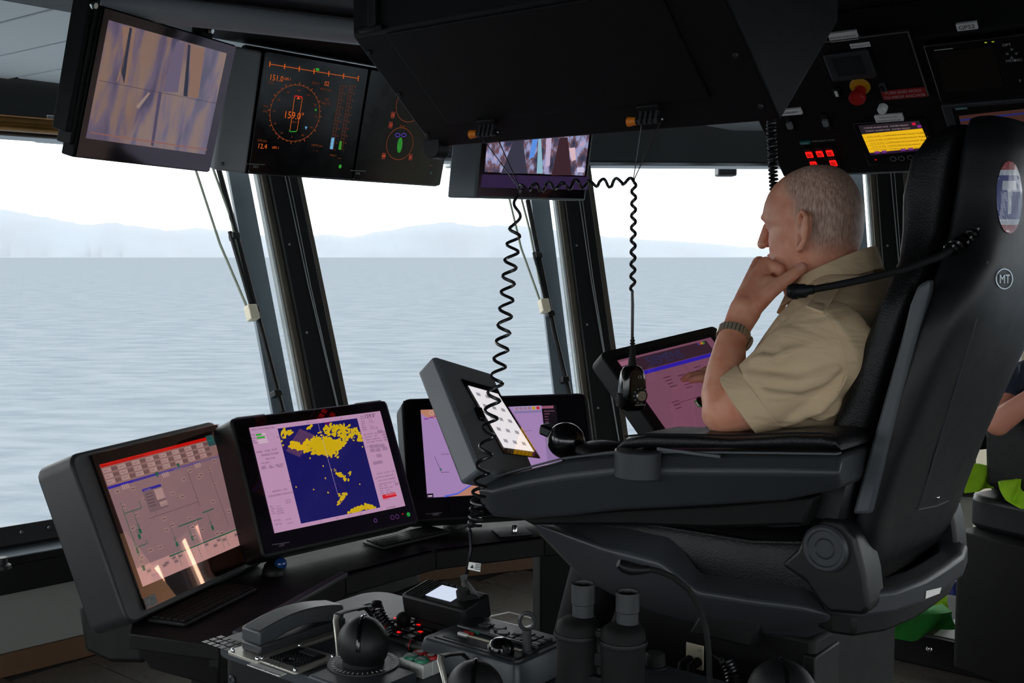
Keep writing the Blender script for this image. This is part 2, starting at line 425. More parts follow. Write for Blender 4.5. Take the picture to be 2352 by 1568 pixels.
# aft wall closing the room behind the camera, its unseen windows widened to light the interior
ga = G(); ga.box(-3.5, 5.25, -2.75, -2.6, 0, .6); ga.box(-3.5, 5.25, -2.75, -2.6, 2.2, 2.45)
for x in (-3.5, -1.8, -.05, 1.7, 3.4, 5.1): ga.box(x, x + .15, -2.75, -2.6, .6, 2.2)
aft = part('wall_aft', ga, WALLM, smooth=False); tag(aft, 'grey aft wall of the bridge with a row of windows', kind='structure')
gp = G(); gp.box(-3.5, 5.25, -2.69, -2.68, .6, 2.2); part('pane', gp, PANE, aft, smooth=False)
# ceiling
CEM = mat('pale_grey_ceiling_panel', C(226, 229, 230), .42, var=.04)
DKC = mat('black_ceiling', C(20, 21, 22), .6, var=.15)
ol = [(p.x, p.y) for p in offset_line(.70)]
g = G(); g.prism(ol, CEIL + .02, CEIL + .08)
ceil = part('ceiling', g, mat('ceiling_backing', C(36, 38, 40), .7, var=.1), smooth=False); tag(ceil, 'pale panelled ceiling with dark joints, black over the consoles', kind='structure')
for k in range(22):
    y0 = -4.0 + k * .3; gg = G(); gg.box(2.2, 5.2, y0 + .007, y0 + .293, CEIL, CEIL + .02)
    # trim against the window head line in world space
    pts = []
    for x in np.arange(2.2, 6.0, .05):
        wp = CO + FW * float(x) + PT * (y0 + .15); pts.append((float(x), wp))
    from mathutils.geometry import intersect_point_line
    olp = offset_line(.60); ok = []
    for x, wp in pts:
        ins = False; j = len(olp) - 1
        for a_ in range(len(olp)):
            if (olp[a_].y > wp.y) != (olp[j].y > wp.y) and wp.x < (olp[j].x - olp[a_].x) * (wp.y - olp[a_].y) / (olp[j].y - olp[a_].y) + olp[a_].x: ins = not ins
            j = a_
        if ins: ok.append(x)
    if len(ok) < 3: continue
    gg = G(); gg.box(2.2, ok[-1], y0 + .007, y0 + .293, CEIL, CEIL + .02)
    gg.v = [tuple(CHM @ V(p)) for p in gg.v]; part('ceiling_panel', gg, CEM, ceil, bev=.003)
g = G(); pz = CZ(0, 0, 2.29)
poly = []
olp = offset_line(.45)
# black dropped ceiling: room polygon cut by the line x = pz.x in ship coordinates
loc = [CHI @ V((p.x, p.y, 0)) for p in olp]; cut = []
for a_, b_ in zip(loc, loc[1:] + loc[:1]):
    ia, ib = a_.x <= pz.x, b_.x <= pz.x
    if ia: cut.append((a_.x, a_.y))
    if ia != ib:
        s_ = (pz.x - a_.x) / (b_.x - a_.x); cut.append((pz.x, a_.y + (b_.y - a_.y) * s_))
g.prism(cut, 2.29, CEIL); g.v = [tuple(CHM @ V(p)) for p in g.v]
part('dropped_ceiling', g, DKC, ceil, smooth=False)
g = G(); a_ = PZ(225, 6, 2.25); b_ = PZ(815, 74, 2.25); d_ = (b_ - a_).normalized()
g.tube([a_, b_ + d_ * 1.2], .036, 16)
cv = part('trim_20', g, mat('pale_cove', C(176, 180, 184), .38, var=.05)); tag(cv, 'pale rounded cove beam under the black ceiling', kind='structure')
# rolled amber film along the head of the left window, with its bracket
a, n = facet_plane(3); n = n if n.dot(V((0, -1, 0))) > 0 else -n
p0 = lean_pt(3, 2.165, -.09); p1 = lean_pt(4, 2.165, -.09); d_ = (p1 - p0).normalized()
r = thing('roller_blind', 'rolled-up amber solar film along the top of the leftmost window', 'roller blind', T(p0))
g = G(); g.tube([p0 + d_ * .3, p1 - d_ * .12], .036, 14); part('film_roll', g, BRASS, r, world=True)
g = G(); q = PPL(134, 285, p0, n); g.cbox((0, 0, 0), (.11, .06, .05), frame(q, d_, n)); part('bracket', g, ALU, r, world=True, bev=.005)
# outside: sea, hills and the haze in front of them
g = G(); g.add([(-60000, -8000, -14), (60000, -8000, -14), (60000, 60000, -14), (-60000, 60000, -14)], [(0, 1, 2, 3)])
SEA = bpy.data.materials.new('grey_sea'); SEA.use_nodes = True; nt = SEA.node_tree; b = nt.nodes['Principled BSDF']
tc = nt.nodes.new('ShaderNodeTexCoord'); mp = nt.nodes.new('ShaderNodeMapping'); mp.inputs['Scale'].default_value = (.35, .9, 1); mp.inputs['Rotation'].default_value[2] = .5
n1 = nt.nodes.new('ShaderNodeTexNoise'); n1.inputs['Scale'].default_value = .35; n1.inputs['Detail'].default_value = 8; n1.inputs['Roughness'].default_value = .65
cr = nt.nodes.new('ShaderNodeValToRGB'); cr.color_ramp.elements[0].position = .36; cr.color_ramp.elements[0].color = C(96, 104, 111); cr.color_ramp.elements[1].position = .6; cr.color_ramp.elements[1].color = C(110, 117, 123)
nt.links.new(tc.outputs['Object'], mp.inputs[0]); nt.links.new(mp.outputs[0], n1.inputs['Vector']); nt.links.new(n1.outputs['Fac'], cr.inputs[0]); nt.links.new(cr.outputs[0], b.inputs['Base Color'])
b.inputs['Roughness'].default_value = .55; b.inputs['Specular IOR Level'].default_value = 0.0
bp = nt.nodes.new('ShaderNodeBump'); bp.inputs['Strength'].default_value = .12; bp.inputs['Distance'].default_value = .5; nt.links.new(n1.outputs['Fac'], bp.inputs['Height']); nt.links.new(bp.outputs[0], b.inputs['Normal'])
sea = part('sea', g, SEA, smooth=False); tag(sea, 'calm pale grey sea stretching to the horizon', kind='structure')
prof = [(-600, 500), (-300, 470), (0, 480), (60, 490), (150, 508), (200, 515), (250, 511), (300, 517), (380, 530), (450, 522), (520, 529), (600, 540), (690, 545), (740, 538), (800, 545), (880, 530), (950, 518), (1040, 510), (1100, 520), (1180, 515), (1250, 525), (1400, 545), (1500, 551), (1700, 566), (1900, 578), (2300, 583)]
rings = []
rnd = random.Random(3)
for k, (px, py) in enumerate(prof):
    for sub in range(4):
        if k == len(prof) - 1 and sub: break
        nx = prof[min(k + 1, len(prof) - 1)]; f_ = sub / 4
        x_ = px + (nx[0] - px) * f_; y_ = py + (nx[1] - py) * f_ + (rnd.uniform(-2.2, 2.2) if sub else 0)
        top = P(x_, min(y_, 584), 9000)
        hz = max(top.z, 0) + 14
        rings.append([(top.x * 8300 / 9000, 8400 + rnd.uniform(-60, 60), -16), (top.x * .95, 8600, -14 + hz * .35 * rnd.uniform(.8, 1.2)), (top.x * .98, 8820, -14 + hz * .75), tuple(top), (top.x * 1.05, 9500, -14 + hz * .5), (top.x * 1.1, 10000, -20)])
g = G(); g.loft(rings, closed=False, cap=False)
hills = part('hills', g, mat('haze_tinted_hills', C(84, 94, 106), .9, var=.3, vscale=.002), ang=180); tag(hills, 'faint blue-grey hills in haze across the water', kind='structure')  # part of the haze is put into this pale blue-grey base colour
g = G(); g.box(-16000, 16000, 5200, 8300, -13.8, 900)
HZ = bpy.data.materials.new('sea_haze'); HZ.use_nodes = True; nt = HZ.node_tree; nt.nodes.clear(); o = nt.nodes.new('ShaderNodeOutputMaterial'); vs = nt.nodes.new('ShaderNodeVolumeScatter')
vs.inputs['Color'].default_value = (.93, .965, 1, 1); vs.inputs['Density'].default_value = 7.5e-5; nt.links.new(vs.outputs[0], o.inputs['Volume'])
hz = part('haze', g, HZ, smooth=False); tag(hz, 'pale sea haze in front of the distant hills', kind='stuff')
# wipers outside the glass
def wiper(i, blade, arms, clamp, label):
    a, n = facet_plane(i, .10); n = n if n.dot(V((0, -1, 0))) > 0 else -n
    X = lambda q: PPL(q[0], q[1], a, n)
    b0, b1 = X(blade[0]), X(blade[-1]); W = thing('window_wiper', label, 'wiper', T(b1), 'straight-line wipers outside the forward windows')
    g = G(); g.tube([X(q) for q in blade], .014, 8); part('blade', g, K2, W, world=True)
    for s_ in arms:
        g = G(); pts = [X(q) for q in s_]; top = pts[0] + (pts[0] - pts[1]) * .6
        g.tube([top] + pts, .0065, 6); part('arm_rod', g, mat('pale_olive_rod', C(150, 156, 140), .5, var=.15) if 'pale_olive_rod' not in MATS else MATS['pale_olive_rod'], W, world=True)
    g = G(); g.cbox((0, 0, .02), (.05, .075, .05), frame(X(clamp), (b1 - b0).cross(n), n)); part('clamp', g, CREAM, W, world=True, bev=.005)
    m0 = X(blade[0]).lerp(X(blade[-1]), .28); m1 = X(blade[0]).lerp(X(blade[-1]), .62)
    off = (b1 - b0).normalized().cross(n) * .03
    off = off if off.x < 0 else -off
    g = G(); g.tube([m0 + off, m1 + off * .6], .011, 8); part('blade_carrier', g, K, W, world=True)
    for f_ in (.3, .6, .93):
        g = G(); g.cbox((0, 0, .0), (.03, .04, .05), frame(b0.lerp(b1, f_) + off * .4, (b1 - b0), n)); part('pivot', g, K, W, world=True, bev=.004)
wiper(3, [(500, 380), (560, 600), (610, 790), (650, 945)], [[(452, 398), (505, 560), (570, 712)], [(492, 395), (530, 500), (560, 640)]], (574, 722), 'wiper with twin rods outside the leftmost window, beside the left window post')
wiper(4, [(1212, 460), (1240, 600), (1275, 770), (1308, 905)], [[(1172, 465), (1197, 570), (1242, 695)], [(1200, 465), (1217, 530), (1240, 650)]], (1247, 706), 'wiper with twin rods outside the second window, right of the coiled cord')
# deck lights outside the window heads
def deck_light(i, px, py, wd, hh, m, label):
    a, n = facet_plane(i, .22); n = n if n.dot(V((0, -1, 0))) > 0 else -n
    q = PPL(px, py, a, n); t = UP.cross(n)
    L_ = thing('deck_light', label, 'floodlight', frame(q, t, UP))
    g = G(); g.box(-wd / 2, wd / 2, -.05, .05, -hh / 2, hh / 2); part('housing', g, m, L_, bev=.01)
    g = G(); g.box(-wd / 2 + .01, wd / 2 - .01, -.053, .053, -hh / 2 + .014, hh / 2 - .012); part('lens', g, KG if m is CG else LG, L_)
    g = G(); g.box(-wd * .3, -wd * .2, -.01, .01, hh / 2 - .01, hh / 2 + .22); g.box(wd * .2, wd * .3, -.01, .01, hh / 2 - .01, hh / 2 + .22); g.box(-wd * .3, wd * .3, -.2, .2, hh / 2 + .2, hh / 2 + .22); part('bracket', g, ALU, L_)
deck_light(5, 1667, 386, .115, .1, CG, 'black floodlight hung outside the middle window left of the captain\'s head')
deck_light(3, 122, 315, .15, .055, LG, 'pale flat light outside the top of the leftmost window')
deck_light(4, 1050, 362, .12, .12, LG, 'pale boxy light outside the second window beside the overhead displays')
# cream locker beyond the chair back on the right
LK = thing('storage_locker', 'cream locker at the right edge behind the captain\'s chair', 'locker', frame(P(2420, 1400, 4.6) * 1.0, V((1, 0, 0)), UP) if False else T(P(2325, 800, 4.6).x + .19, 4.6, 0))
g = G(); g.box(-.19, .5, 0, .33, .06, 1.85); part('body', g, CREAM, LK, bev=.008)
g = G(); g.box(-.17, .15, -.018, 0, .1, 1.82); dd = part('door', g, CREAM, LK, bev=.006)
g = G(); g.box(.11, .125, -.04, -.018, .95, 1.07); part('handle', g, ALU, dd, bev=.003)
g = G(); g.box(-.18, .49, .02, .32, 0, .06); part('plinth', g, K2, LK)
# ============================================================ things hung from the ceiling
def screw_geo(g, M, r=.006): g.lathe([(r, 0), (r, .002), (r * .75, .004), (r * .35, .0042), (r * .3, .002)], 10, M)
# ---- big V-shaped overhead console running fore and aft above the captain
A0 = P(1490, 301, 2.37)
OZ = A0.z
OM = Matrix(((FW.x, PT.x, 0, A0.x), (FW.y, PT.y, 0, A0.y), (0, 0, 1, A0.z), (0, 0, 0, 1)))
OC = thing('overhead_console', 'large black V-shaped console hanging from the ceiling above the captain', 'overhead console', OM @ T(0, 0, 0))
X0, X1, WV, HV = -.295, .608, .26, .226
topz = 2.287 - OZ
g = G()
sec = [(0, 0), (WV, HV), (WV, topz), (-WV, topz), (-WV, HV)]
g.prism(sec, X0, X1, 'x')
part('body', g, K2, OC, bev=.006, seg=2)
S_ = V((0, WV, HV)).normalized(); Nf = V((0, HV, -WV)).normalized()       # port face slopes outwards going up
FM = OM @ frame(V((0, 0, 0)), V((-1, 0, 0)), Nf)                           # face frame: x aft (right in picture), y up the slope
pf = Panel(FM)
def facepoly(pxs, th, m, nm, parent, bev=.004):
    g = G(); g.slab([(*pf.uv(*q), th) for q in pxs], th, (0, 0, 1)); 
    o = part(nm, g, m, None, bev=bev); o.matrix_basis = frame(V((0, 0, 0)), V((-1, 0, 0)), Nf); o.parent = parent; return o
SW = V((WV, HV)).length
q0, q1, q2 = pf.uv(893, 84), pf.uv(1030, 281), pf.uv(1637, 229)
g = G(); v_hi = SW - .004
uv = [(q0[0], v_hi), (q1[0], q1[1]), (q2[0], q1[1]), (q2[0] - (q1[0] - q0[0]) * .9, v_hi)]
g.slab([(a, b, .006) for a, b in uv], .006, (0, 0, 1)); o = part('access_panel', g, K2, OC, bev=.003); o.matrix_basis = frame(V((0, 0, 0)), V((-1, 0, 0)), Nf)
g = G(); g.box(-q0[0] - .6, -q0[0] + .0, WV, WV + .004, HV + .006, topz - .004); part('upper_panel', g, CG, OC, bev=.002) if False else None
for q in ((848, 121), (916, 216), (980, 308), (1690, 126), (1748, 243)):
    g = G(); u, v = pf.uv(*q); screw_geo(g, T(u, min(v, SW - .02), 0)); o = part('screw', g, CG, OC); o.matrix_basis = frame(V((0, 0, 0)), V((-1, 0, 0)), Nf)
# vertical slot at the forward end of the upper face
g = G(); g.box(X1 - .085, X1 - .06, WV, WV + .014, HV + .012, topz); part('cable_duct', g, K, OC, bev=.003)
g = G(); g.box(X1 - .1, X1 - .03, WV, WV + .012, HV + .003, HV + .014); part('duct_foot', g, K, OC, bev=.003)
g = G()
c0 = CHI.to_3x3() @ V((0, 0, 0))
pr = []
for k in range(13):
    a = math.pi * k / 12; pr.append((.026 * math.cos(a), -.022 * math.sin(a) - .004))
inner = [(x * .72, z * .72) for x, z in pr]
g.prism(pr + [(-.026, .02), (.026, .02)], -.02, .02, 'y', T(X1 - .01, .0, .0)); part('round_end_bracket', g, K, OC, bev=.002)
# ---- cord clamps with orange levers under the console edge
def clamp(px, py, side, label):
    u, v = pf.uv(px, py); M = FM @ T(u, v, .008)
    c = thing('cord_clamp', label, 'clamp', M, 'orange-tipped clamps under the overhead console')
    g = G(); g.box(-.024, .028, -.004, .012, -.006, .006); part('mount', g, K, c, bev=.002)
    for k in range(4):
        g = G(); g.prism([(-.006, 0), (.006, 0), (.004, .03), (-.004, .03)], -.0028, .0028, 'x', T(-.018 + k * .0125, -.004, 0) @ RX(-70 + 90)); part('finger', g, CG, c, bev=.001)
    g = G(); g.tube([(-.03, -.016, .016), (.026, -.016, .016)], .0075, 10); part('pin', g, K, c)
    g = G(); g.tube([(-.05, -.016, .016), (-.03, -.016, .016)], [.0105, .008], 10); part('lever', g, ORG, c, label='orange lever tip')
    g = G(); g.ball((.03, -.016, .016), .003); part('pin_end', g, CHR, c)
    return M
ca = clamp(1122, 276, 0, 'left orange-tipped black clamp on the overhead console, above the coiled cord')
cb = clamp(1494, 243, 1, 'right orange-tipped black clamp on the overhead console, above the hanging microphone')
# ---- hand microphone and its coiled cord, hung on two string loops
DEP = 2.33
ha, hb = P(1190, 432, DEP), P(1455, 415, DEP)
MC = thing('hand_microphone', 'black hand microphone hanging on its long coiled cord', 'microphone', T(P(1450, 900, DEP)))
def coil(path, r, turns, wire, rfun=None, n=14):
    """path: list of points; a helix of radius r wound round it"""
    pts = [V(p) for p in path]; L = [0]
    for a, b in zip(pts[:-1], pts[1:]): L.append(L[-1] + (b - a).length)
    out = []; N = int(turns * n); ref = V((0, 1, 0))
    for i in range(N + 1):
        f = i / N; s = f * L[-1]; k = max(j for j in range(len(L)) if L[j] <= s + 1e-9); k = min(k, len(pts) - 2)
        t = (s - L[k]) / max(L[k + 1] - L[k], 1e-6); p = pts[k].lerp(pts[k + 1], t)
        d = (pts[k + 1] - pts[k]).normalized(); u = (ref - d * ref.dot(d)).normalized(); w_ = d.cross(u)
        rr = r(f) if callable(r) else r; a = 2 * math.pi * (turns(f) if callable(turns) else turns * f)
        out.append(p + u * rr * math.cos(a) + w_ * rr * math.sin(a))
    return out
left = [(1190, 436), (1187, 480), (1183, 520), (1176, 580), (1168, 640), (1163, 700), (1157, 760), (1150, 820), (1143, 860), (1136, 900), (1128, 950), (1122, 1000), (1113, 1050), (1107, 1090), (1100, 1130), (1095, 1170), (1089, 1215)]
def dl(py): return DEP - .25 * min(1, (py - 436) / 560)
pl = [P(x, y, dl(y)) for x, y in left]
# looser windings at the top, closer ones at the bottom
N = 460; pts = []; Lc = [0]
for a, b in zip(pl[:-1], pl[1:]): Lc.append(Lc[-1] + (b - a).length)
ph = 0
for i in range(N + 1):
    f = i / N; s = f * Lc[-1]; k = min(max(j for j in range(len(Lc)) if Lc[j] <= s + 1e-9), len(pl) - 2)
    t = (s - Lc[k]) / (Lc[k + 1] - Lc[k]); p = pl[k].lerp(pl[k + 1], t)
    rate = 10.5 + 24 * max(0, (f - .84) / .16) if f > .12 else 6
    rr = .0125 * min(1, .35 + f * 4) * (1.0 if f < .86 else .95)
    ph += 2 * math.pi * rate * 1.9 / N * 1.0
    pts.append(p + V((math.cos(ph) * rr, math.sin(ph) * rr, 0)))
g = G(); g.tube(pts, .0033, 6); part('coiled_cord', g, CORD, MC, world=True)
mid = [P(1190 + 265 * k / 10, 432 - 17 * k / 10 + (3, -2)[k % 2], DEP) for k in range(11)]
h = coil(mid, .0075, 8.5, 0); g = G(); g.tube(h, .0034, 6); part('cord_span', g, CORD, MC, world=True)
dn = [P(1456 - 3 * k / 12, 418 + 250 * k / 12, DEP) for k in range(13)]
h = coil(dn, lambda f: .0045, 9, 0); g = G(); g.tube(h + [P(1453, 700, DEP), P(1452, 800, DEP)], .0034, 6); part('cord_drop', g, CORD, MC, world=True)
mm = frame(P(1452, 893, DEP), V((.93, .36, 0)), UP)     # x right, y towards back, z up
def mloc(px, py): 
    p = mm.inverted() @ P(px, py, DEP); return p
g = G(); rings = []
for z, wx, dy in ((.049, .007, .012), (.046, .016, .015), (.036, .0235, .017), (.018, .0275, .019), (-.01, .029, .020), (-.03, .0285, .019), (-.041, .025, .016), (-.0455, .017, .010)):
    rings.append([(wx * (abs(math.cos(a)) ** .6) * (1 if math.cos(a) > 0 else -1), dy * (abs(math.sin(a)) ** .7) * (1 if math.sin(a) > 0 else -1), z) for a in [2 * math.pi * k / 24 for k in range(24)]])
g.loft(rings, mm); mb = part('body', g, KG, MC, world=True, ang=60)
g = G(); g.tube([(0, 0, .047), (0, 0, .062), (.0005, 0, .07)], [.0095, .008, .006], 12, mm)
for k in range(6): g.tube([(0, 0, .069 + k * .006), (0, 0, .072 + k * .006)], [.0072 - k * .0004, .0072 - k * .0004], 10, mm)
g.tube([(0, 0, .065), (0, 0, .108)], [.005, .0035], 8, mm); part('strain_relief', g, KD, MC, world=True)
g = G(); g.cbox((-.027, 0, -.022), (.012, .022, .03), mm); pt_ = part('talk_key', g, KD, MC, world=True, bev=.004)
for k in range(5): g = G(); g.cbox((-.0335, -.001, -.012 - k * .005), (.003, .016, .002), mm); part('key_rib', g, K, pt_, world=True)
Mk = mm @ T(.009, -.0185, -.012) @ RX(90)
g = G(); g.lathe([(.0165, 0), (.016, .002), (.0135, .0025)], 24, Mk); part('knob_ring', g, K, MC, world=True)
g = G(); g.lathe([(.0115, 0), (.0115, .006), (.010, .0085), (.004, .0085), (.0035, .006)], 24, Mk); part('knob', g, ALU, MC, world=True)
g = G()
text_geo(g, 'CE', .008, mm @ T(.003, -.0195, .024) @ RX(90)); text_geo(g, 'KENWOOD', .0045, mm @ T(-.003, -.0202, -.033) @ RX(90))
for k in range(9):
    a = math.radians(20 + 40 * k * .8); g.cbox((.0155 * math.cos(a), .0155 * math.sin(a), .003), (.003, .0015, .0008), Mk @ T(0, 0, 0))
part('printed_marks', g, WINK, MC, world=True, smooth=False)
# lower plain end of the coil with plug and paper flag is on the radio: see the radio below
COIL_END = pts[-1]
# string loops
for (M, hp, lab) in ((ca, ha, 'left'), (cb, hb, 'right')):
    o = thing('string_loop', 'thin black string loop holding the cord under the %s orange clamp' % lab, 'string', T(hp))
    g = G(); p0 = M @ V((-.02, -.022, .02)); p1 = M @ V((.024, -.022, .02)); e = hp + V((0, 0, .004))
    g.tube([p0, e, e + V((.0015, 0, -.012)), e + V((.002, 0, 0)), p1], .0012, 5); part('string', g, CORD, o, world=True)
# ---- second coiled cord with its handset plug, behind the console's aft tip
cpath = [P(1772, 262, 2.42), P(1771, 300, 2.42), P(1774, 350, 2.42), P(1776, 400, 2.42), P(1780, 470, 2.42)]
CC = thing('handset_cord', 'black coiled handset cord hanging above the captain\'s head', 'cord', T(cpath[0]))
g = G(); g.tube(coil(cpath, .008, 24, 0), .0028, 6); part('coil', g, CORD, CC, world=True)
g = G(); g.tube([cpath[0] + V((0, 0, .02)), cpath[0]], .014, 10); part('hook', g, K, CC, world=True)
g = G(); g.tube([cpath[-1], cpath[-1] - V((0, 0, .05))], [.01, .007], 10); part('plug', g, K, CC, world=True)
g = G(); a_ = P(1755, 322, 2.5); 

# ---- starboard overhead console with the instrument panel
A2 = P(1990, 397, 3.6); OM2 = Matrix(((FW.x, PT.x, 0, A2.x), (FW.y, PT.y, 0, A2.y), (0, 0, 1, A2.z), (0, 0, 0, 1)))
FM2 = OM2 @ frame(V((0, 0, 0)), V((-1, 0, 0)), Nf); p2 = Panel(FM2)
uL = p2.uv(1800, 408)[0]; uR = p2.uv(2640, 380)[0]
O2 = thing('overhead_instrument_panel', 'black slanted overhead panel with anchor controls and a lit yellow display, upper right', 'control panel', OM2)
tz2 = 2.29 - A2.z; w2, h2 = WV * 1.45, HV * 1.45
if h2 > tz2 - .02: h2 = tz2 - .02; w2 = h2 * WV / HV
g = G(); g.prism([(0, 0), (w2, h2), (w2, tz2), (-.3, tz2), (-.3, .12), (-.06, 0)], -uR, -uL, 'x'); part('body', g, K2, O2, bev=.006)
RF = frame(V((0, 0, 0)), V((-1, 0, 0)), Nf)
def on2(name, g, m, bev=0, parent=None, **k):
    o = part(name, g, m, parent or O2, bev=bev, **k)
    if parent is None: o.matrix_basis = RF
    return o
def rect2(px0, py0, px1, py1, z0, z1, m, nm, bev=.002, parent=None, rnd_=0):
    a = p2.uv(px0, py0); b = p2.uv(px1, py1); u0, u1 = sorted((a[0], b[0])); v0, v1 = sorted((a[1], b[1]))
    g = G()
    if rnd_: g.prism(rrect(u0, u1, v0, v1, rnd_), z0, z1)
    else: g.box(u0, u1, v0, v1, z0, z1)
    return on2(nm, g, m, bev, parent)
def ctr2(px, py): return p2.uv(px, py)
rect2(1868, 95, 2133, 222, 0, .006, KG if False else K2, 'anchor_panel', .002)
a = p2.uv(2086, 69); b = p2.uv(2135, 216); c_ = p2.uv(1880, 98)
g = G(); g.box(c_[0] - .1, a[0], a[1] - .001, a[1] + .004, 0, .009); g.box(a[0] - .001, a[0] + .004, b[1], a[1] + .004, 0, .009); on2('panel_edge', g, ALU)
def label2(px, py, wpx, hpx, txt, m=WHT, ink=INK, nm='label_plate', fs=1.0):
    u, v = p2.uv(px, py); wd = abs(p2.uv(px + wpx, py - wpx * .12)[0] - u); hh = abs(p2.uv(px, py + hpx)[1] - v) * .9
    g = G(); g.box(u - wd / 2, u + wd / 2, v - hh / 2, v + hh / 2, 0, .0085); o = on2(nm, g, m, .001)
    g = G(); L = txt.split('\n')
    sz = min(hh / len(L) * .85, wd / max(len(t) for t in L) * 1.45) * fs
    for k, t in enumerate(L): text_geo(g, t, sz, T(u, v + hh * (.5 - (k + .5) / len(L)) - sz * .35, .009), 'CENTER')
    x = part('lettering', g, ink, o, smooth=False)
label2(1938, 80, 66, 22, 'ANCHOR HANDLING'); label2(1977, 100, 46, 12, 'ANCHOR INDICATOR'); label2(2222, 57, 48, 18, 'GPS2')
label2(2078, 211, 104, 24, 'PUSH AND HOLD\nTO DROP ANCHOR', REDL, WINK, 'red_label')
label2(2043, 268, 64, 17, 'Display VM 01 202\nSTORVIK HYDRAULIC'); label2(1818, 254, 48, 15, 'IN PREEMPT')
h_ = rect2(1893, 118, 2018, 168, .006, .02, CG, 'small_display_bezel', .004, rnd_=.008)
rect2(1915, 124, 1995, 158, .0202, .021, mat('dark_lcd', C(40, 43, 48), .25, var=.1), 'small_display_screen', 0)
# emergency stop
u, v = ctr2(1977, 194); g = G(); g.lathe([(.030, .006), (.030, .010), (.027, .013)], 28, T(u, v, 0)); on2('stop_collar', g, YEL)
u, v = ctr2(1979, 199); g = G(); g.lathe([(.017, .01), (.017, .036), (.0235, .04), (.0245, .05), (.021, .056)], 28, T(u, v, 0)); on2('emergency_stop_button', g, REDP, label='red mushroom emergency stop button')
rect2(1916, 195, 1935, 213, .006, .02, K, 'button_frame'); rect2(1920, 198, 1932, 210, .02, .023, WHT, 'white_button')
rect2(2020, 186, 2040, 204, .006, .014, CG2, 'key_switch_frame'); rect2(2023, 189, 2037, 201, .014, .016, K, 'key_switch')
u, v = ctr2(2029, 245); g = G(); g.lathe([(.014, 0), (.014, .016), (.010, .022)], 20, T(u, v, 0)); on2('white_knob', g, WHT)
u, v = ctr2(2159, 210); g = G(); screw_geo(g, T(u, v, 0), .008); on2('screw', g, CHR)
for q in ((1817, 281), (1899, 275)):
    rect2(q[0] - 13, q[1] - 16, q[0] + 13, q[1] + 18, 0, .008, K, 'switch_body', .002); u, v = ctr2(*q); g = G(); g.box(-.008, .008, -.012, .012, 0, .012, T(u, v, .008)); on2('switch_rocker', g, GR, .002)
label2(1850, 325, 22, 6, 'SIEMENS', TEAL, WINK)
g = G(); u, v = ctr2(1865, 326); text_geo(g, 'EMERGENCY STOP', .009, T(u, v, .001)); on2('lettering', g, WINK, smooth=False)
RED_E = glow(255, 26, 22, 1.0)
for q in ((1862, 346), (1886, 344), (1909, 342), (1872, 368), (1917, 365)):
    rect2(q[0] - 13, q[1] - 11, q[0] + 13, q[1] + 11, 0, .016, K, 'lit_button_frame', .002); u, v = ctr2(q[0] + 1, q[1]); g = G(); g.box(-.011, .011, -.012, .012, .016, .021, T(u, v, 0)); o = on2('lit_button', g, RED_E, .002, label='glowing red push button')
    g = G(); 
    for k in range(3): g.box(-.007, .007, -.006 + k * .005, -.004 + k * .005, .0212, .0216, T(u, v, 0))
    part('button_print', g, mat('dark_red_ink', C(120, 0, 0), .6, var=.1) if 'dark_red_ink' not in MATS else MATS['dark_red_ink'], o)
# yellow alarm display
rect2(1960, 280, 2160, 366, 0, .008, KG, 'display_glass', .002)
y0 = .0084
p2.poly([(1973, 284), (2112, 272), (2121, 291), (1981, 304)], glow(34, 28, 34), y0); p2.poly([(1981, 304), (2120, 290), (2138, 333), (1999, 346)], glow(232, 178, 24), y0 + .0003); p2.poly([(1998, 345), (2138, 331), (2141, 339), (2001, 352)], glow(40, 20, 46), y0)
for k in range(5):
    t = (k + .5) / 5.2; x = 1983 + 18 * t; y = 306 + 40 * t
    p2.tpx(x + 9, y + 1, '12:31:14 %03d  COMMUNICATION FAULT  PUMP %d' % (401 + k, k + 1), 3.4, glow(96, 70, 6), y0 + .0008)
    p2.line([(1983 + 18 * (k + 1) / 5, 304 + 42 * (k + 1) / 5), (2120 + 18 * (k + 1) / 5, 290.5 + 42.5 * (k + 1) / 5)], .0012, glow(150, 112, 10), y0 + .0006)
for k in range(2): p2.tpx(1986 + 4 * k, 291 + 7 * k, '12:30:5%d ALARM ACK  SYSTEM READY' % k, 3.4, glow(150, 130, 130), y0 + .0008)
p2.poly([(2095, 277), (2103, 276), (2106, 282), (2098, 283)], glow(190, 20, 60), y0 + .0006); p2.poly([(2108, 283), (2117, 282), (2119, 287), (2110, 288)], glow(130, 40, 140), y0 + .0006)
for x in (2010, 2026, 2070, 2087, 2118): p2.poly([(x, 344 - (x - 2000) * .1), (x + 11, 343 - (x - 2000) * .1), (x + 13, 348 - (x - 2000) * .1), (x + 2, 349 - (x - 2000) * .1)], glow(110, 40, 130), y0 + .0006)
for q in ((2053, 360), (2072, 359), (2093, 357)): p2.ring(ctr2(*q), .009, .002, GR, z=y0 + .0006)
p2.disc(ctr2(2013, 362), .003, glow(190, 10, 10), y0 + .0006)
for o in p2.build(O2): o.matrix_basis = RF
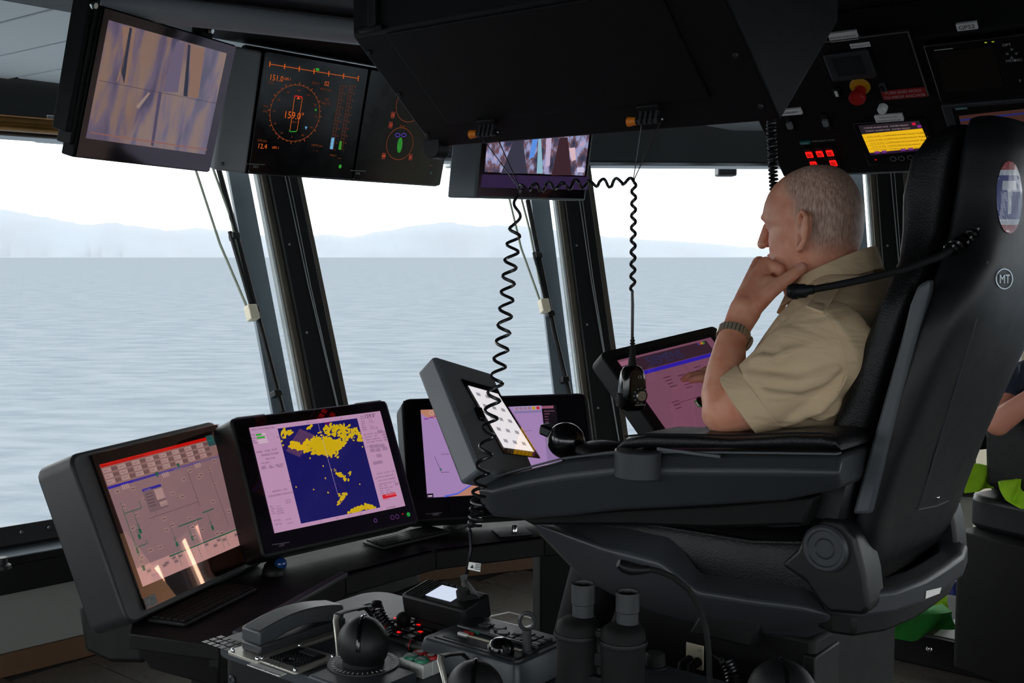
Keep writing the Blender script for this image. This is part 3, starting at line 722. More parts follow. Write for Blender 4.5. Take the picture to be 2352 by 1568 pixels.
# GPS receiver and second screen at the right edge
gp_ = rect2(2122, 92, 2420, 205, 0, .022, KG, 'gps_receiver', .006, rnd_=.01); rect2(2150, 108, 2310, 186, .0222, .023, mat('dark_lcd_brown', C(24, 18, 16), .3, var=.1), 'gps_screen', 0)
for k, q in enumerate(((2328, 100), (2328, 119), (2318, 110), (2339, 109))):
    u, v = ctr2(*q); g = G(); g.lathe([(.005, .022), (.004, .025)], 3, T(u, v, 0) @ RZ(90 * k)); on2('arrow_key', g, GR)
g = G()
for q, t in (((2306, 94), 'OPT'), ((2315, 130), 'MOB'), ((2335, 128), 'ESC'), ((2345, 175), 'S')): u, v = ctr2(*q); text_geo(g, t, .012, T(u, v, .0225))
u, v = ctr2(2150, 104); g.box(u, u + .05, v, v + .0025, .0222, .0226); on2('lettering', g, WINK, smooth=False)
g = G(); u, v = ctr2(2266, 86); g.box(u, u + .006, v, v + .003, .022, .0226, T(0, 0, 0)); g.box(u + .018, u + .024, v, v + .003, .022, .0226); on2('status_lights', g, glow(140, 160, 30))
rect2(2164, 232, 2470, 340, 0, .02, CG, 'screen_bezel', .004)
rect2(2190, 238, 2460, 330, .0202, .021, KG, 'screen_glass', 0)
p2.poly([(2206, 254), (2420, 230), (2440, 310), (2225, 330)], glow(58, 34, 30), .0215); p2.poly([(2208, 262), (2420, 238), (2421, 242), (2209, 266)], glow(30, 34, 92), .0218)
p2.poly([(2197, 236), (2224, 233), (2225, 238), (2199, 241)], TEAL, .0215); p2.tpx(2199, 240, 'SIEMENS', 4, WINK, .0219)
for o in p2.build(O2): o.matrix_basis = RF

# ---- athwartships overhead display housing with two dark displays
DN = (-UP * math.cos(math.radians(14)) + FW * math.sin(math.radians(14))).normalized()
H0 = P(607, 112, 3.70)
HM = frame(H0, RT, RT.cross(-DN)); ph = Panel(HM)
OD = thing('overhead_display_unit', 'black overhead housing with two dark navigation displays reading 159.0 and 151.0', 'display unit', HM)
wd_ = ph.uv(1003, 428); bl = ph.uv(560, 398)
w_un, h_un = ph.uv(1022, 340)[0], -bl[1]
g = G(); g.box(-.004, w_un + .02, -h_un - .004, .0, -.12, -.012); part('body', g, K2, OD, bev=.012)
sidew = abs(ph.uv(500, 390)[0] - bl[0]) 
g = G(); poly = [(-h_un - .004, -.005), (-h_un + .0, -.16), (-.03, -.16), (-.01, -.06), (-.01, -.005)]
g.loft([[(-.09, y * 1.0, z - .05) for y, z in poly], [(-.0, y, z) for y, z in poly]]); sd = part('side_cheek', g, mat('mid_grey_housing', C(150, 152, 154), .5, var=.08), OD, bev=.008, label='lighter grey side cheek of the overhead housing')
for yy in (-h_un + .02,):
    for zz in (-.04, -.12): g = G(); screw_geo(g, T(-.07, yy, zz) @ RY(-90)); part('screw', g, KG, sd)
d1r = ph.uv(828, 280)[0]
for k, (u0, u1) in enumerate(((.006, d1r), (d1r + .012, w_un + .01))):
    g = G(); g.prism(rrect(u0, u1, -h_un + .004, -.006, .008), -.012, 0); part('display_glass', g, KG, OD, bev=.002)
O_ = glow(206, 92, 30, .9); O2_ = glow(120, 56, 22, .8); GN = glow(40, 140, 40); 
ph.line([(620, 147), (823, 180)], .002, O_)
for k in range(7): x = 620 + 203 * k / 6; ph.line([(x, 141 + 33 * k / 6), (x - 1, 153 + 33 * k / 6)], .004, O_)
for k in range(31): x = 620 + 203 * k / 30; ph.line([(x, 146 + 33 * k / 30), (x, 150 + 33 * k / 30)], .0012, O2_)
ph.poly([(725, 156), (733, 157), (733, 163), (725, 162)], GN)
cc = ph.uv(678, 260); rr = abs(ph.uv(733, 268)[0] - cc[0]); ry = abs(ph.uv(678, 325)[1] - cc[1])
ph.ring(cc, rr, .0025, O2_, n=60, ry=ry)
for k in range(36):
    a = math.radians(10 * k); ln = .010 if k % 3 == 0 else .005
    for q in (0,):
        p_, q_ = (cc[0] + rr * math.cos(a), cc[1] + ry * math.sin(a)), (cc[0] + (rr + ln) * math.cos(a), cc[1] + (ry + ln) * math.sin(a))
        d = V((q_[0] - p_[0], q_[1] - p_[1])).normalized(); o = V((-d.y, d.x)) * .0007
        ph.G(O_).quad([(p_[0] - o.x, p_[1] - o.y, .0009), (q_[0] - o.x, q_[1] - o.y, .0009), (q_[0] + o.x, q_[1] + o.y, .0009), (p_[0] + o.x, p_[1] + o.y, .0009)])
    if k % 3 == 0: ph.text(cc[0] + (rr - .016) * math.cos(a), cc[1] + (ry - .016) * math.sin(a) - .005, str((9 - k // 3) * 30 % 360), .009, O2_, align='CENTER')
hw = .018; b0, b1 = ph.uv(685, 222), ph.uv(673, 302)
ph.line([(676, 224), (666, 298)], .002, O_); ph.line([(694, 226), (682, 300)], .002, O_); ph.line([(676, 224), (678, 220), (692, 222), (694, 226)], .003, glow(220, 30, 20)); ph.line([(664, 298), (666, 302), (679, 302), (682, 299)], .003, GN)
ph.poly([(685, 222), (690, 228), (681, 227)], O_); ph.poly([(722, 252), (727, 249), (726, 256)], GN); ph.poly([(700, 290), (706, 291), (702, 298)], glow(90, 150, 190))
ph.tpx(650, 270, '159.0°', 17, O_, .0014); ph.tpx(668, 281, 'Gyro 1', 5, O2_); ph.tpx(617, 183, '151.0', 14, O_); ph.tpx(652, 183, 'GPS 1', 6, O_); ph.tpx(616, 191, 'COG °', 5, O2_)
ph.tpx(716, 192, 'Gyro 1', 6, O2_); ph.tpx(744, 196, '02', 11, O_); ph.tpx(735, 206, 'ROT (°/min)', 5, O2_); ph.tpx(745, 231, '3.9', 7, O2_); ph.tpx(736, 238, 'Temp (°C)', 5, O2_)
ph.tpx(590, 340, '12.4', 12, O_); ph.tpx(624, 341, 'GPS 1', 6, O_); ph.tpx(591, 324, 'SOG (kn)', 5, O2_); ph.tpx(715, 335, 'DEPTH (m)', 5, O2_); ph.tpx(718, 347, '--  ----', 5, O2_); ph.tpx(757, 358, 'Wind 1', 5, O2_); ph.tpx(776, 364, 'meter', 3, O2_)
for x0 in (782, 803):
    for dx in (0, 7): ph.line([(x0 + dx, 196), (x0 + dx - 24, 342)], .0012, O2_)
    for k in range(19): ph.line([(x0 - 24 * k / 18, 196 + 146 * k / 18), (x0 + 7 - 24 * k / 18, 197 + 146 * k / 18)], .001, O2_)
    for k in range(10): ph.tpx(x0 + 9 - 24 * k / 9, 200 + 146 * k / 9, str(90 - 10 * k), 4, O2_)
ph.poly([(761, 316), (768, 316), (764, 343), (757, 342)], glow(100, 170, 210)); ph.poly([(780, 324), (785, 324), (783, 344), (777, 343)], GN)
ph.tpx(580, 385, 'OH1', 6, WINK); ph.tpx(816, 400, 'OH2', 5, WINK); ph.line([(566, 376), (608, 378)], .003, GR); ph.line([(804, 391), (840, 393)], .003, GR); ph.disc(ph.uv(781, 382), .007, GN); ph.disc(ph.uv(990, 397), .006, glow(24, 50, 40)); ph.tpx(604, 245, 'TRUE', 4, O2_); ph.tpx(603, 257, 'GYRO', 4, O2_)
c2 = ph.uv(918, 330); r2 = abs(ph.uv(948, 330)[0] - c2[0]); ry2 = abs(ph.uv(918, 367)[1] - c2[1]); ph.ring(c2, r2, .0025, O2_, ry=ry2); ph.ring(ph.uv(940, 243), r2, .0025, O2_, ry=ry2)
el = [(918 + 6 * math.cos(a) - 2 * math.sin(a) * 1, 333 + 18 * math.sin(a)) for a in [2 * math.pi * k / 16 for k in range(16)]]
ph.poly(el, glow(36, 120, 36)); ph.ring(ph.uv(913, 310), .012, .003, glow(70, 50, 150), ry=.006); ph.ring(ph.uv(927, 310), .012, .003, glow(70, 50, 150), ry=.006)
for q, t in (((897, 266), '172'), ((892, 289), '175'), ((876, 360), '849'), ((938, 363), '50')):
    u, v = ph.uv(*q); ph.rect(u, u + .02, v - .008, v + .016, glow(86, 30, 24)); ph.text(u + .002, v, t, .012, O_, z=.0014)
ph.tpx(917, 290, 'Thruster 1', 4, O2_); ph.tpx(985, 380, 'normal', 3, O2_)
ph.build(OD)
# ---- hanging chart monitor, tilted, on its two arms
HC = [(250, 46), (519, 122), (473, 355), (202, 318)]
MM = screen_frame(HC, .50); pm_ = Panel(MM)
HMn = thing('hanging_monitor', 'tilted monitor hung from the ceiling at upper left, showing a purple and tan picture', 'monitor', MM)
def uvs(panel, pxs): return [panel.uv(*q) for q in pxs]
ou = uvs(pm_, [(238, 14), (537, 103), (482, 397), (172, 362)])
u0, u1 = min(ou[0][0], ou[3][0]), max(ou[1][0], ou[2][0]); v1 = (ou[0][1] + ou[1][1]) / 2; v0 = (ou[2][1] + ou[3][1]) / 2
g = G(); g.box(u0, u1, v0, v1, -.045, -.004); part('housing', g, K2, HMn, bev=.004)
GLS = mat('coated_screen_glass', C(6, 5, 7), .06, spec=.9, tint=(.8, .55, .75, 1)); 
g = G(); g.box(u0 + .006, u1 - .003, v0 + .004, v1 - .004, -.004, -.0005); part('front_glass', g, GLS, HMn)
su = uvs(pm_, HC); s_w = (su[1][0] + su[2][0]) / 2; s_h = -(su[2][1] + su[3][1]) / 2
SM = bpy.data.materials.new('aerial_picture_screen'); SM.use_nodes = True; nt = SM.node_tree; b = nt.nodes['Principled BSDF']; tc = nt.nodes.new('ShaderNodeTexCoord')
mp = nt.nodes.new('ShaderNodeMapping'); mp.inputs['Scale'].default_value = (11, 3.0, 1); mp.inputs['Rotation'].default_value[2] = -.12
n1 = nt.nodes.new('ShaderNodeTexNoise'); n1.inputs['Scale'].default_value = 1.6; n1.inputs['Detail'].default_value = 6; n1.inputs['Distortion'].default_value = .5
cr = nt.nodes.new('ShaderNodeValToRGB'); e = cr.color_ramp.elements; e[0].position = .34; e[0].color = C(84, 74, 104); e[1].position = .62; e[1].color = C(150, 118, 106)
e.new(.47).color = C(116, 98, 124); e.new(.54).color = C(140, 112, 112)
nt.links.new(tc.outputs['Object'], mp.inputs[0]); nt.links.new(mp.outputs[0], n1.inputs['Vector']); nt.links.new(n1.outputs['Fac'], cr.inputs[0])
nt.links.new(cr.outputs[0], b.inputs['Emission Color']); b.inputs['Emission Strength'].default_value = .62; b.inputs['Base Color'].default_value = (.01, .01, .01, 1); b.inputs['Roughness'].default_value = .07; b.inputs['Specular IOR Level'].default_value = .8
g = G(); g.box(0, s_w, -s_h, 0, -.0005, 0); part('screen', g, SM, HMn, smooth=False)
TAN = glow(160, 124, 108, .62); PUR = glow(92, 82, 112, .62); DKP = glow(52, 54, 74, .62); LIL = glow(122, 108, 134, .62)
pm_.poly([(280, 58), (297, 63), (284, 150), (272, 185), (266, 190), (283, 130)], TAN); pm_.poly([(298, 62), (303, 65), (293, 130), (285, 195), (277, 160)], DKP); pm_.poly([(304, 66), (311, 68), (300, 140), (290, 194), (284, 194), (296, 130)], TAN, .0008)
pm_.poly([(405, 96), (425, 99), (408, 212), (372, 210)], LIL); pm_.poly([(432, 102), (437, 104), (430, 222), (421, 220)], DKP); pm_.poly([(440, 106), (470, 112), (455, 226), (432, 222)], TAN, .0007)
pm_.poly([(365, 210), (371, 213), (352, 336), (346, 334)], PUR, .0008); pm_.line([(228, 185), (500, 238)], .001, DKP); pm_.line([(206, 304), (300, 318), (475, 344)], .003, glow(170, 110, 100, .6)); pm_.poly([(312, 244), (340, 212), (345, 214), (318, 250)], glow(176, 150, 140, .62))
pm_.build(HMn)
Lp = uvs(pm_, [(152, 300), (172, 305), (240, 0), (178, 0)])
g = G(); uL_ = u0
g.prism([(v0 + .06, -.012), (v0 + .06, -.06), (.22, -.075), (.22, -.02)], uL_ - .032, uL_ - .012, 'x'); br = part('side_plate', g, K2, HMn, bev=.004)
g = G(); g.prism([(v0 + .03, -.01), (v0 + .03, -.055), (.06, -.055), (.06, -.01)], uL_ - .013, uL_, 'x'); part('side_rail', g, K, HMn, bev=.003)
g = G(); g.lathe([(.012, 0), (.012, .006), (.008, .01)], 6, T(uL_ - .02, pm_.uv(196, 6)[1], -.015)); part('bolt', g, CHR, HMn)
bu, bv = pm_.uv(486, 71)
g = G(); g.box(bu - .03, bu + .035, bv - .09, bv + .055, -.05, -.012); part('pivot_plate', g, K2, HMn, bev=.012)
g = G(); g.lathe([(.012, -.012), (.012, -.004), (.008, .0), (.0075, .004)], 6, T(bu, bv, 0)); part('bolt', g, CHR, HMn)
g = G(); g.box(bu - .10, bu + .02, bv + .035, bv + .13, -.09, -.02); part('ceiling_bracket', g, K2, HMn, bev=.004)
for k in (-.08, -.03): g = G(); g.tube([(bu + k, bv + .02, -.04), (bu + k, bv + .045, -.04)], .007, 8); part('bolt', g, CHR, HMn)
g = G(); tt = V((u0 * .5 + u1 * .5, .04, -.05)); MI = MM.inverted(); up_ = MI.to_3x3() @ UP
g.tube([tuple(tt), tuple(tt + up_ * .25)], .02, 10); part('hanger_arm', g, K2, HMn)
cu_, cvv = pm_.uv(372, 30)
for dx, m_ in ((0, mat('blue_cable', C(40, 90, 130), .4, var=.1)), (.018, GR)):
    g = G(); g.tube([(cu_ + dx, cvv - .05, -.05), (cu_ + dx, cvv + .03, -.05), (cu_ - .01 + dx, cvv + .15, -.06)], .006, 8); part('cable', g, m_, HMn)
# rounded grey plate beside the monitor on the display housing
g = G(); q = [ph.uv(x, y) for x, y in ((535, 52), (553, 50), (555, 205), (540, 255), (530, 262), (520, 255))]
# ---- camera-view monitor hung at the second window
CV = [(1112, 262), (1357, 258), (1350, 395), (1098, 399)]
M3 = frame(P(1120, 255, 4.55), V((math.cos(math.radians(27)), math.sin(math.radians(27)), 0)), V((.42, -.85, -.22))); p3 = Panel(M3)
T3 = thing('camera_monitor', 'monitor below the overhead console showing colourful deck camera pictures', 'monitor', M3)
bl3, br3 = p3.uv(1098, 443), p3.uv(1350, 452); w3 = p3.uv(1360, 330)[0]
h3 = -(bl3[1] + br3[1]) / 2 + .018
g = G(); fr = [(-.022, .14), (w3, .14), (w3, -h3), (-.022, -h3)]
ins = [(.01, .12), (w3 - .05, .12), (w3 - .05, -h3 + .0), (-.07, -h3 + .0)]
g.loft([[(x, y, 0) for x, y in fr], [(x + (-.075 if k in (0, 3) else .0), y + (-.02 if k in (2, 3) else 0), -.1) for k, (x, y) in enumerate(fr)]]); part('housing', g, mat('slate_monitor_case', C(104, 109, 113), .45, var=.08), T3, bev=.006)
g = G(); g.box(-.012, w3 - .008, -h3 + .008, .13, 0, .002); part('front_glass', g, GLS, T3, bev=.001)
s0, s1 = p3.uv(1121, 396), p3.uv(1342, 402)
DM = bpy.data.materials.new('deck_camera_picture'); DM.use_nodes = True; nt = DM.node_tree; b = nt.nodes['Principled BSDF']; tc = nt.nodes.new('ShaderNodeTexCoord'); mp = nt.nodes.new('ShaderNodeMapping'); mp.inputs['Scale'].default_value = (14, 8, 1); mp.inputs['Rotation'].default_value[2] = .25
n1 = nt.nodes.new('ShaderNodeTexVoronoi'); n1.inputs['Scale'].default_value = 2.2; n2 = nt.nodes.new('ShaderNodeTexNoise'); n2.inputs['Scale'].default_value = 2; n2.inputs['Detail'].default_value = 4
cr = nt.nodes.new('ShaderNodeValToRGB'); e = cr.color_ramp.elements; e[0].position = .3; e[0].color = C(30, 30, 48); e[1].position = .7; e[1].color = C(196, 170, 200); e.new(.42).color = C(72, 70, 96); e.new(.5).color = C(118, 84, 92); e.new(.58).color = C(150, 160, 206)
nt.links.new(tc.outputs['Object'], mp.inputs[0]); nt.links.new(mp.outputs[0], n2.inputs['Vector']); nt.links.new(n2.outputs['Fac'], cr.inputs[0]); nt.links.new(cr.outputs[0], b.inputs['Emission Color']); b.inputs['Emission Strength'].default_value = .85; b.inputs['Base Color'].default_value = (.01, .01, .01, 1); b.inputs['Roughness'].default_value = .15
g = G(); sc_v = (s0[1] + s1[1]) / 2; sc_u1 = s1[0]; g.box(.01, sc_u1, sc_v, .11, .002, .0026); part('screen', g, DM, T3, smooth=False)
z3 = .003
p3.poly([(1180, 318), (1200, 318), (1210, 398), (1150, 398)], glow(58, 56, 74, .85), z3); p3.poly([(1222, 318), (1236, 316), (1226, 360), (1214, 365)], glow(90, 140, 220), z3); p3.poly([(1285, 316), (1303, 315), (1312, 402), (1266, 402)], glow(62, 36, 44, .85), z3); p3.poly([(1254, 318), (1266, 317), (1262, 380), (1252, 382)], glow(190, 170, 200), z3); p3.poly([(1236, 318), (1242, 318), (1246, 398), (1232, 398)], glow(140, 180, 200), z3)
p3.poly([(1306, 340), (1320, 338), (1322, 366), (1312, 370)], glow(214, 180, 190), z3); p3.poly([(1325, 384), (1341, 384), (1340, 396), (1324, 395)], glow(200, 190, 220), z3)
p3.poly([(1107, 400), (1352, 406), (1350, 436), (1103, 430)], glow(46, 30, 66, .8), .0024)
p3.build(T3)
g = G(); c3 = M3 @ V((w3 * .5, .1, -.06)); g.tube([c3, V((c3.x, c3.y, CEIL))], .03, 10); part('hanger_tube', g, K2, T3, world=True)
# ============================================================ forward console: three built-in screens on a curved desk
def coat_glass(name, tint, fac):
    m = bpy.data.materials.new(name); m.use_nodes = True; nt = m.node_tree; nt.nodes.clear(); o = nt.nodes.new('ShaderNodeOutputMaterial')
    tr = nt.nodes.new('ShaderNodeBsdfTransparent'); gl = nt.nodes.new('ShaderNodeBsdfGlossy'); gl.inputs['Roughness'].default_value = .015; gl.inputs['Color'].default_value = tint
    tr.inputs[0].default_value = (.97, .95, .97, 1); lw = nt.nodes.new('ShaderNodeFresnel'); lw.inputs[0].default_value = 1.5
    both_sides(nt, lw, 1.5)
    ad = nt.nodes.new('ShaderNodeMath'); ad.operation = 'ADD'; ad.inputs[1].default_value = fac; ad.use_clamp = True
    mx = nt.nodes.new('ShaderNodeMixShader'); nt.links.new(lw.outputs[0], ad.inputs[0]); nt.links.new(ad.outputs[0], mx.inputs[0])
    nt.links.new(tr.outputs[0], mx.inputs[1]); nt.links.new(gl.outputs[0], mx.inputs[2]); nt.links.new(mx.outputs[0], o.inputs[0]); return m
CO_O = coat_glass('orange_coated_glass', (1, .50, .32, 1), .20); CO_P = coat_glass('violet_coated_glass', (.75, .5, .85, 1), .03)
DZ = .63
W26 = .52
ML = screen_frame([(228.5, 1066.7), (488, 998), (583, 1237), (338.5, 1344)], W26)
MR = screen_frame([(572, 982), (873, 947.5), (934.5, 1163), (635, 1221.6)], W26)
_az = math.radians(15); _bk = V((-math.sin(_az), math.cos(_az), 0))
MCh = frame(P(966, 941, 3.97), V((math.cos(_az), math.sin(_az), 0)), (V((math.cos(_az), math.sin(_az), 0))).cross(UP * math.cos(.384) + _bk * math.sin(.384)))
def unit(M, outer, label, thick=.12, rad=.03, drop=None):
    p = Panel(M); t = thing('console_monitor', label, 'monitor', M, 'screens built into the forward console')
    o = [p.uv(*q) for q in outer]; u0 = (o[0][0] + o[3][0]) / 2; u1 = (o[1][0] + o[2][0]) / 2; v1 = (o[0][1] + o[1][1]) / 2; v0 = (o[2][1] + o[3][1]) / 2
    return p, t, u0, u1, v0, v1
def glass_rect(p, pxs):
    o = [p.uv(*q) for q in pxs]; return (o[0][0] + o[3][0]) / 2, (o[1][0] + o[2][0]) / 2, (o[2][1] + o[3][1]) / 2, (o[0][1] + o[1][1]) / 2
def body(t, u0, u1, v0, v1, thick, gl, rad=.03, m=K, corner=(1, 1)):
    g = G(); r = rrect(u0, u1, v0, v1, rad); g.prism(r, -thick, -.004)
    part('housing', g, m, t, bev=.008)
    g = G(); g.box(gl[0], gl[1], gl[2], gl[3], -.006, -.002); part('black_glass', g, KG, t)
# --- left: machinery mimic screen
p, t, u0, u1, v0, v1 = unit(ML, [(155, 1042), (512, 962), (610, 1285), (305, 1440)], 'left console screen with a pink machinery diagram and red alarm bar')
gl = glass_rect(p, [(201, 1046), (497, 975), (612, 1276), (338, 1394)])
body(t, u0, gl[1] + .006, v0, v1, .13, gl, .035, mat('graphite_console_case', C(33, 35, 37), .48, var=.12, bump=.08, bscale=900)); LEFT_U = (u0, u1, v0, v1)
BG = glow(160, 130, 133, 1.05)
W_, H_ = W26, .5 * (abs(p.uv(338.5, 1344)[1]) + abs(p.uv(583, 1237)[1]))
def bar(p, u0, u1, v0, v1, m, z=.0006): p.rect(u0, u1, v0, v1, m, z)
p.rect(0, W_, -H_, 0, BG, 0); p.rect(0, W_, -H_, -H_ + .052, glow(222, 174, 168), .0003)
p.rect(0, W_ * .93, -.010, 0, glow(232, 20, 10)); p.rect(W_ * .93, W_, -.030, .004, glow(50, 96, 96)); p.text(W_ * .935, -.016, 'SIEMENS', .0085, glow(20, 150, 140))
p.rect(0, W_, -.064, -.010, glow(168, 132, 126), .0004)
for k in range(5):
    p.rect(k * W_ / 5, (k + 1) * W_ / 5, -.071, -.064, [glow(48, 40, 190), glow(70, 60, 176), glow(96, 84, 168), glow(122, 104, 160), glow(140, 118, 150)][k], .0006)
p.text(W_ * .55, -.070, 'Fuel Oil Main', .006, glow(190, 170, 190)); p.text(.004, -.0085, 'ALARM  21:41  16.05.2013  LOW LEVEL  COMMON ALARM', .007, glow(120, 10, 10), z=.0009)
tx = glow(96, 74, 78); pl_ = glow(206, 172, 166); gn = glow(24, 110, 84); dk = glow(70, 58, 70)
for r_ in range(3):
    for c_ in range(8):
        x = .004 + c_ * W_ * .116; y = -.026 - r_ * .0165
        p.rect(x, x + .032, y, y + .0125, pl_, .0007); p.text(x + .002, y + .004, ('PRIME', 'THRUST', 'ALARM', 'PUMPS', 'BALLAST', 'MISC', 'TANKS', 'HVAC')[c_], .006, tx, .0011)
        for k in range(4): p.rect(x + .034 + k * .0058, x + .0375 + k * .0058, y + .001, y + .0115, tx, .0008)
def path(pts, wd, m): 
    for a, b in zip(pts[:-1], pts[1:]):
        if abs(a[0] - b[0]) < abs(a[1] - b[1]): p.rect(a[0] - wd / 2, a[0] + wd / 2, min(a[1], b[1]), max(a[1], b[1]), m, .0009)
        else: p.rect(min(a[0], b[0]), max(a[0], b[0]), a[1] - wd / 2, a[1] + wd / 2, m, .0009)
U = lambda x, y: (x * W_, -y * H_)
path([U(.05, .33), U(.05, .60), U(.05, .78)], .0022, gn); path([U(.05, .42), U(.12, .42), U(.12, .60)], .0022, gn); path([U(.12, .42), U(.19, .42), U(.19, .36)], .0022, gn); path([U(.05, .70), U(.14, .70), U(.14, .67)], .0022, gn)
path([U(.27, .86), U(.92, .86)], .004, gn); path([U(.42, .66), U(.64, .66)], .003, gn); path([U(.66, .62), U(.77, .62)], .003, gn)
for x, y0, y1 in ((.36, .62, .86), (.50, .66, .84), (.70, .62, .80), (.34, .86, .97), (.46, .86, .97), (.52, .86, .97), (.74, .86, .97), (.79, .86, .97), (.92, .84, .95), (.85, .25, .80), (.66, .25, .56)): path([U(x, y0), U(x, y1)], .0014, gn if y0 > .6 else dk)
path([U(.22, .52), U(.66, .52)], .001, dk); path([U(.28, .52), U(.28, .32)], .001, dk)
for x, y in ((.36, .78), (.50, .78), (.70, .76), (.10, .62), (.05, .72), (.05, .86), (.12, .58)): p.rect(x * W_ - .005, x * W_ + .005, -y * H_ - .010, -y * H_ + .004, gn, .001); p.ring(U(x, y - .035), .005, .0014, gn, n=14)
for x, y in ((.40, .20), (.60, .18)): p.G(gn).quad([(x * W_ - .008, -y * H_ + .008, .001), (x * W_, -y * H_ - .010, .001), (x * W_ + .008, -y * H_ + .008, .001)])
rn = random.Random(5)
for k in range(46):
    x, y = rn.uniform(.03, .93), rn.uniform(.22, .96); p.rect(x * W_, x * W_ + .02, -y * H_, -y * H_ + .011, glow(184, 150, 148), .0008); p.rect(x * W_ + .003, x * W_ + .016, -y * H_ + .004, -y * H_ + .0065, tx, .0011)
for x in (.10, .44, .74):
    for k in range(4): p.rect(x * W_ + k * .008, x * W_ + .005 + k * .008, -.24 * H_, -.24 * H_ + .014, pl_, .0009)
p.rect(.24 * W_, .40 * W_, -.48 * H_, -.28 * H_, glow(140, 116, 122), .0012); p.rect(.24 * W_, .40 * W_, -.30 * H_, -.28 * H_, glow(40, 40, 180), .0014); p.rect(.33 * W_, .40 * W_, -.40 * H_, -.31 * H_, pl_, .0014); p.rect(.34 * W_, .40 * W_, -.46 * H_, -.42 * H_, pl_, .0014); p.text(.35 * W_, -.455 * H_, 'ACCEPT', .006, tx, .0017); p.text(.25 * W_, -.297 * H_, 'P pool station', .0055, pl_, .0017)
for k in range(5): p.rect(.25 * W_, .31 * W_, -.33 * H_ - k * .009, -.33 * H_ - k * .009 + .002, tx, .0014)
p.text(.09 * W_, -.95 * H_, 'Range status:', .007, glow(70, 60, 150)); 
for k in range(4): p.text(.09 * W_, -(.97 + .012 * k) * H_ + .004, 'Tank %d  OK' % k, .005, glow(90, 80, 150))
for k in range(5): p.rect(.965 * W_, .985 * W_, -(.70 + k * .05) * H_, -(.685 + k * .05) * H_, glow(120, 100, 120), .0009)
p.build(t)
g = G(); g.box(gl[0], gl[1], gl[2], gl[3], .0034, .0046); part('cover_glass', g, CO_O, t, label='orange-reflecting coated cover glass')
a_ = p.uv(350, 1380); g = G(); g.box(gl[0] + .002, gl[0] + .05, gl[2] + .002, gl[2] + .03, .0048, .0054); st = part('worn_sticker', g, mat('worn_silver_sticker', C(120, 120, 120), .6, var=.9, vscale=130), t)
pw = p.uv(588, 1258); g = G(); g.lathe([(.006, .0046), (.006, .0058)], 16, T(gl[1] - .014, gl[2] + .018, 0)); part('power_light', g, glow(30, 150, 50), t)
g = G(); dx = gl[1] - .045; g.add([(dx, gl[2] + .032, .005), (dx - .005, gl[2] + .016, .005), (dx, gl[2] + .011, .005), (dx + .005, gl[2] + .016, .005)], [(0, 1, 2, 3)]); part('drop_mark', g, glow(120, 130, 170), t)
# --- middle: radar
p, t, u0, u1, v0, v1 = unit(MR, [(521, 962), (886, 916), (968, 1192), (618, 1292)], 'middle console screen showing the radar picture in blue and yellow')
gl = glass_rect(p, [(526, 966), (880, 921), (962, 1192), (622, 1272)]); body(t, u0, u1, v0 , v1, .12, gl, .02, K)
W_, H_ = W26, .5 * (abs(p.uv(635, 1221)[1]) + abs(p.uv(934, 1163)[1]))
p.rect(0, W_, -H_, 0, glow(196, 154, 186), 0)
b4 = [(635, 983), (817, 962), (877, 1165), (693, 1201)]; q4 = [p.uv(*q) for q in b4]
bu0, bu1, bv0, bv1 = (q4[0][0] + q4[3][0]) / 2, (q4[1][0] + q4[2][0]) / 2, (q4[2][1] + q4[3][1]) / 2, (q4[0][1] + q4[1][1]) / 2
p.rect(bu0, bu1, bv0, bv1, glow(20, 18, 96), .0005)
YB = glow(214, 182, 10); rn = random.Random(11)
def blob(u, v, r, m=YB, z=.0009, el=1.6, ang=None):
    if not (bu0 + r * .6 < u < bu1 - r * .6 and bv0 + r * .6 < v < bv1 - r * .6): return
    a0 = ang if ang is not None else rn.uniform(0, 3.14); pts = []
    for k in range(9):
        a = 2 * math.pi * k / 9; rr = r * rn.uniform(.75, 1.2); x, y = rr * math.cos(a) * el, rr * math.sin(a) / el ** .5
        pts.append((min(bu1, max(bu0, u + x * math.cos(a0) - y * math.sin(a0))), min(bv1, max(bv0, v + x * math.sin(a0) + y * math.cos(a0))), z + rn.uniform(0, .0002)))
    p.G(m).quad(pts)
def cluster(poly, n, r0, r1, el=1.6, holes=.0):
    pl = [p.uv(*q) for q in poly]; us = [q[0] for q in pl]; vs = [q[1] for q in pl]; k = 0
    while k < n:
        u, v = rn.uniform(min(us), max(us)), rn.uniform(min(vs), max(vs)); ins = False; j = len(pl) - 1
        for a in range(len(pl)):
            if (pl[a][1] > v) != (pl[j][1] > v) and u < (pl[j][0] - pl[a][0]) * (v - pl[a][1]) / (pl[j][1] - pl[a][1]) + pl[a][0]: ins = not ins
            j = a
        if ins: blob(u, v, rn.uniform(r0, r1), el=el, ang=rn.gauss(.35, .5)); k += 1
cluster([(661, 1026), (672, 1011), (690, 1022), (722, 1008), (745, 1010), (765, 1008), (795, 1018), (785, 1030), (760, 1040), (728, 1045), (700, 1033)], 230, .003, .008)
cluster([(700, 1012), (745, 998), (770, 1010), (790, 1000), (832, 1005), (830, 1015), (800, 1013), (770, 1030), (720, 1028)], 90, .002, .006)
cluster([(738, 985), (760, 973), (800, 975), (825, 985), (832, 1014), (805, 1008), (775, 1002), (745, 996)], 90, .003, .007)
cluster([(640, 985), (665, 985), (668, 995), (642, 1000)], 6, .004, .007, 2.0); cluster([(640, 1000), (660, 1000), (655, 1025), (643, 1020)], 4, .003, .006); cluster([(706, 973), (722, 972), (722, 982), (708, 984)], 6, .004, .006); cluster([(716, 995), (740, 990), (740, 1005), (720, 1008)], 6, .003, .004)
cluster([(745, 1042), (775, 1035), (778, 1050), (750, 1050)], 20, .002, .005)
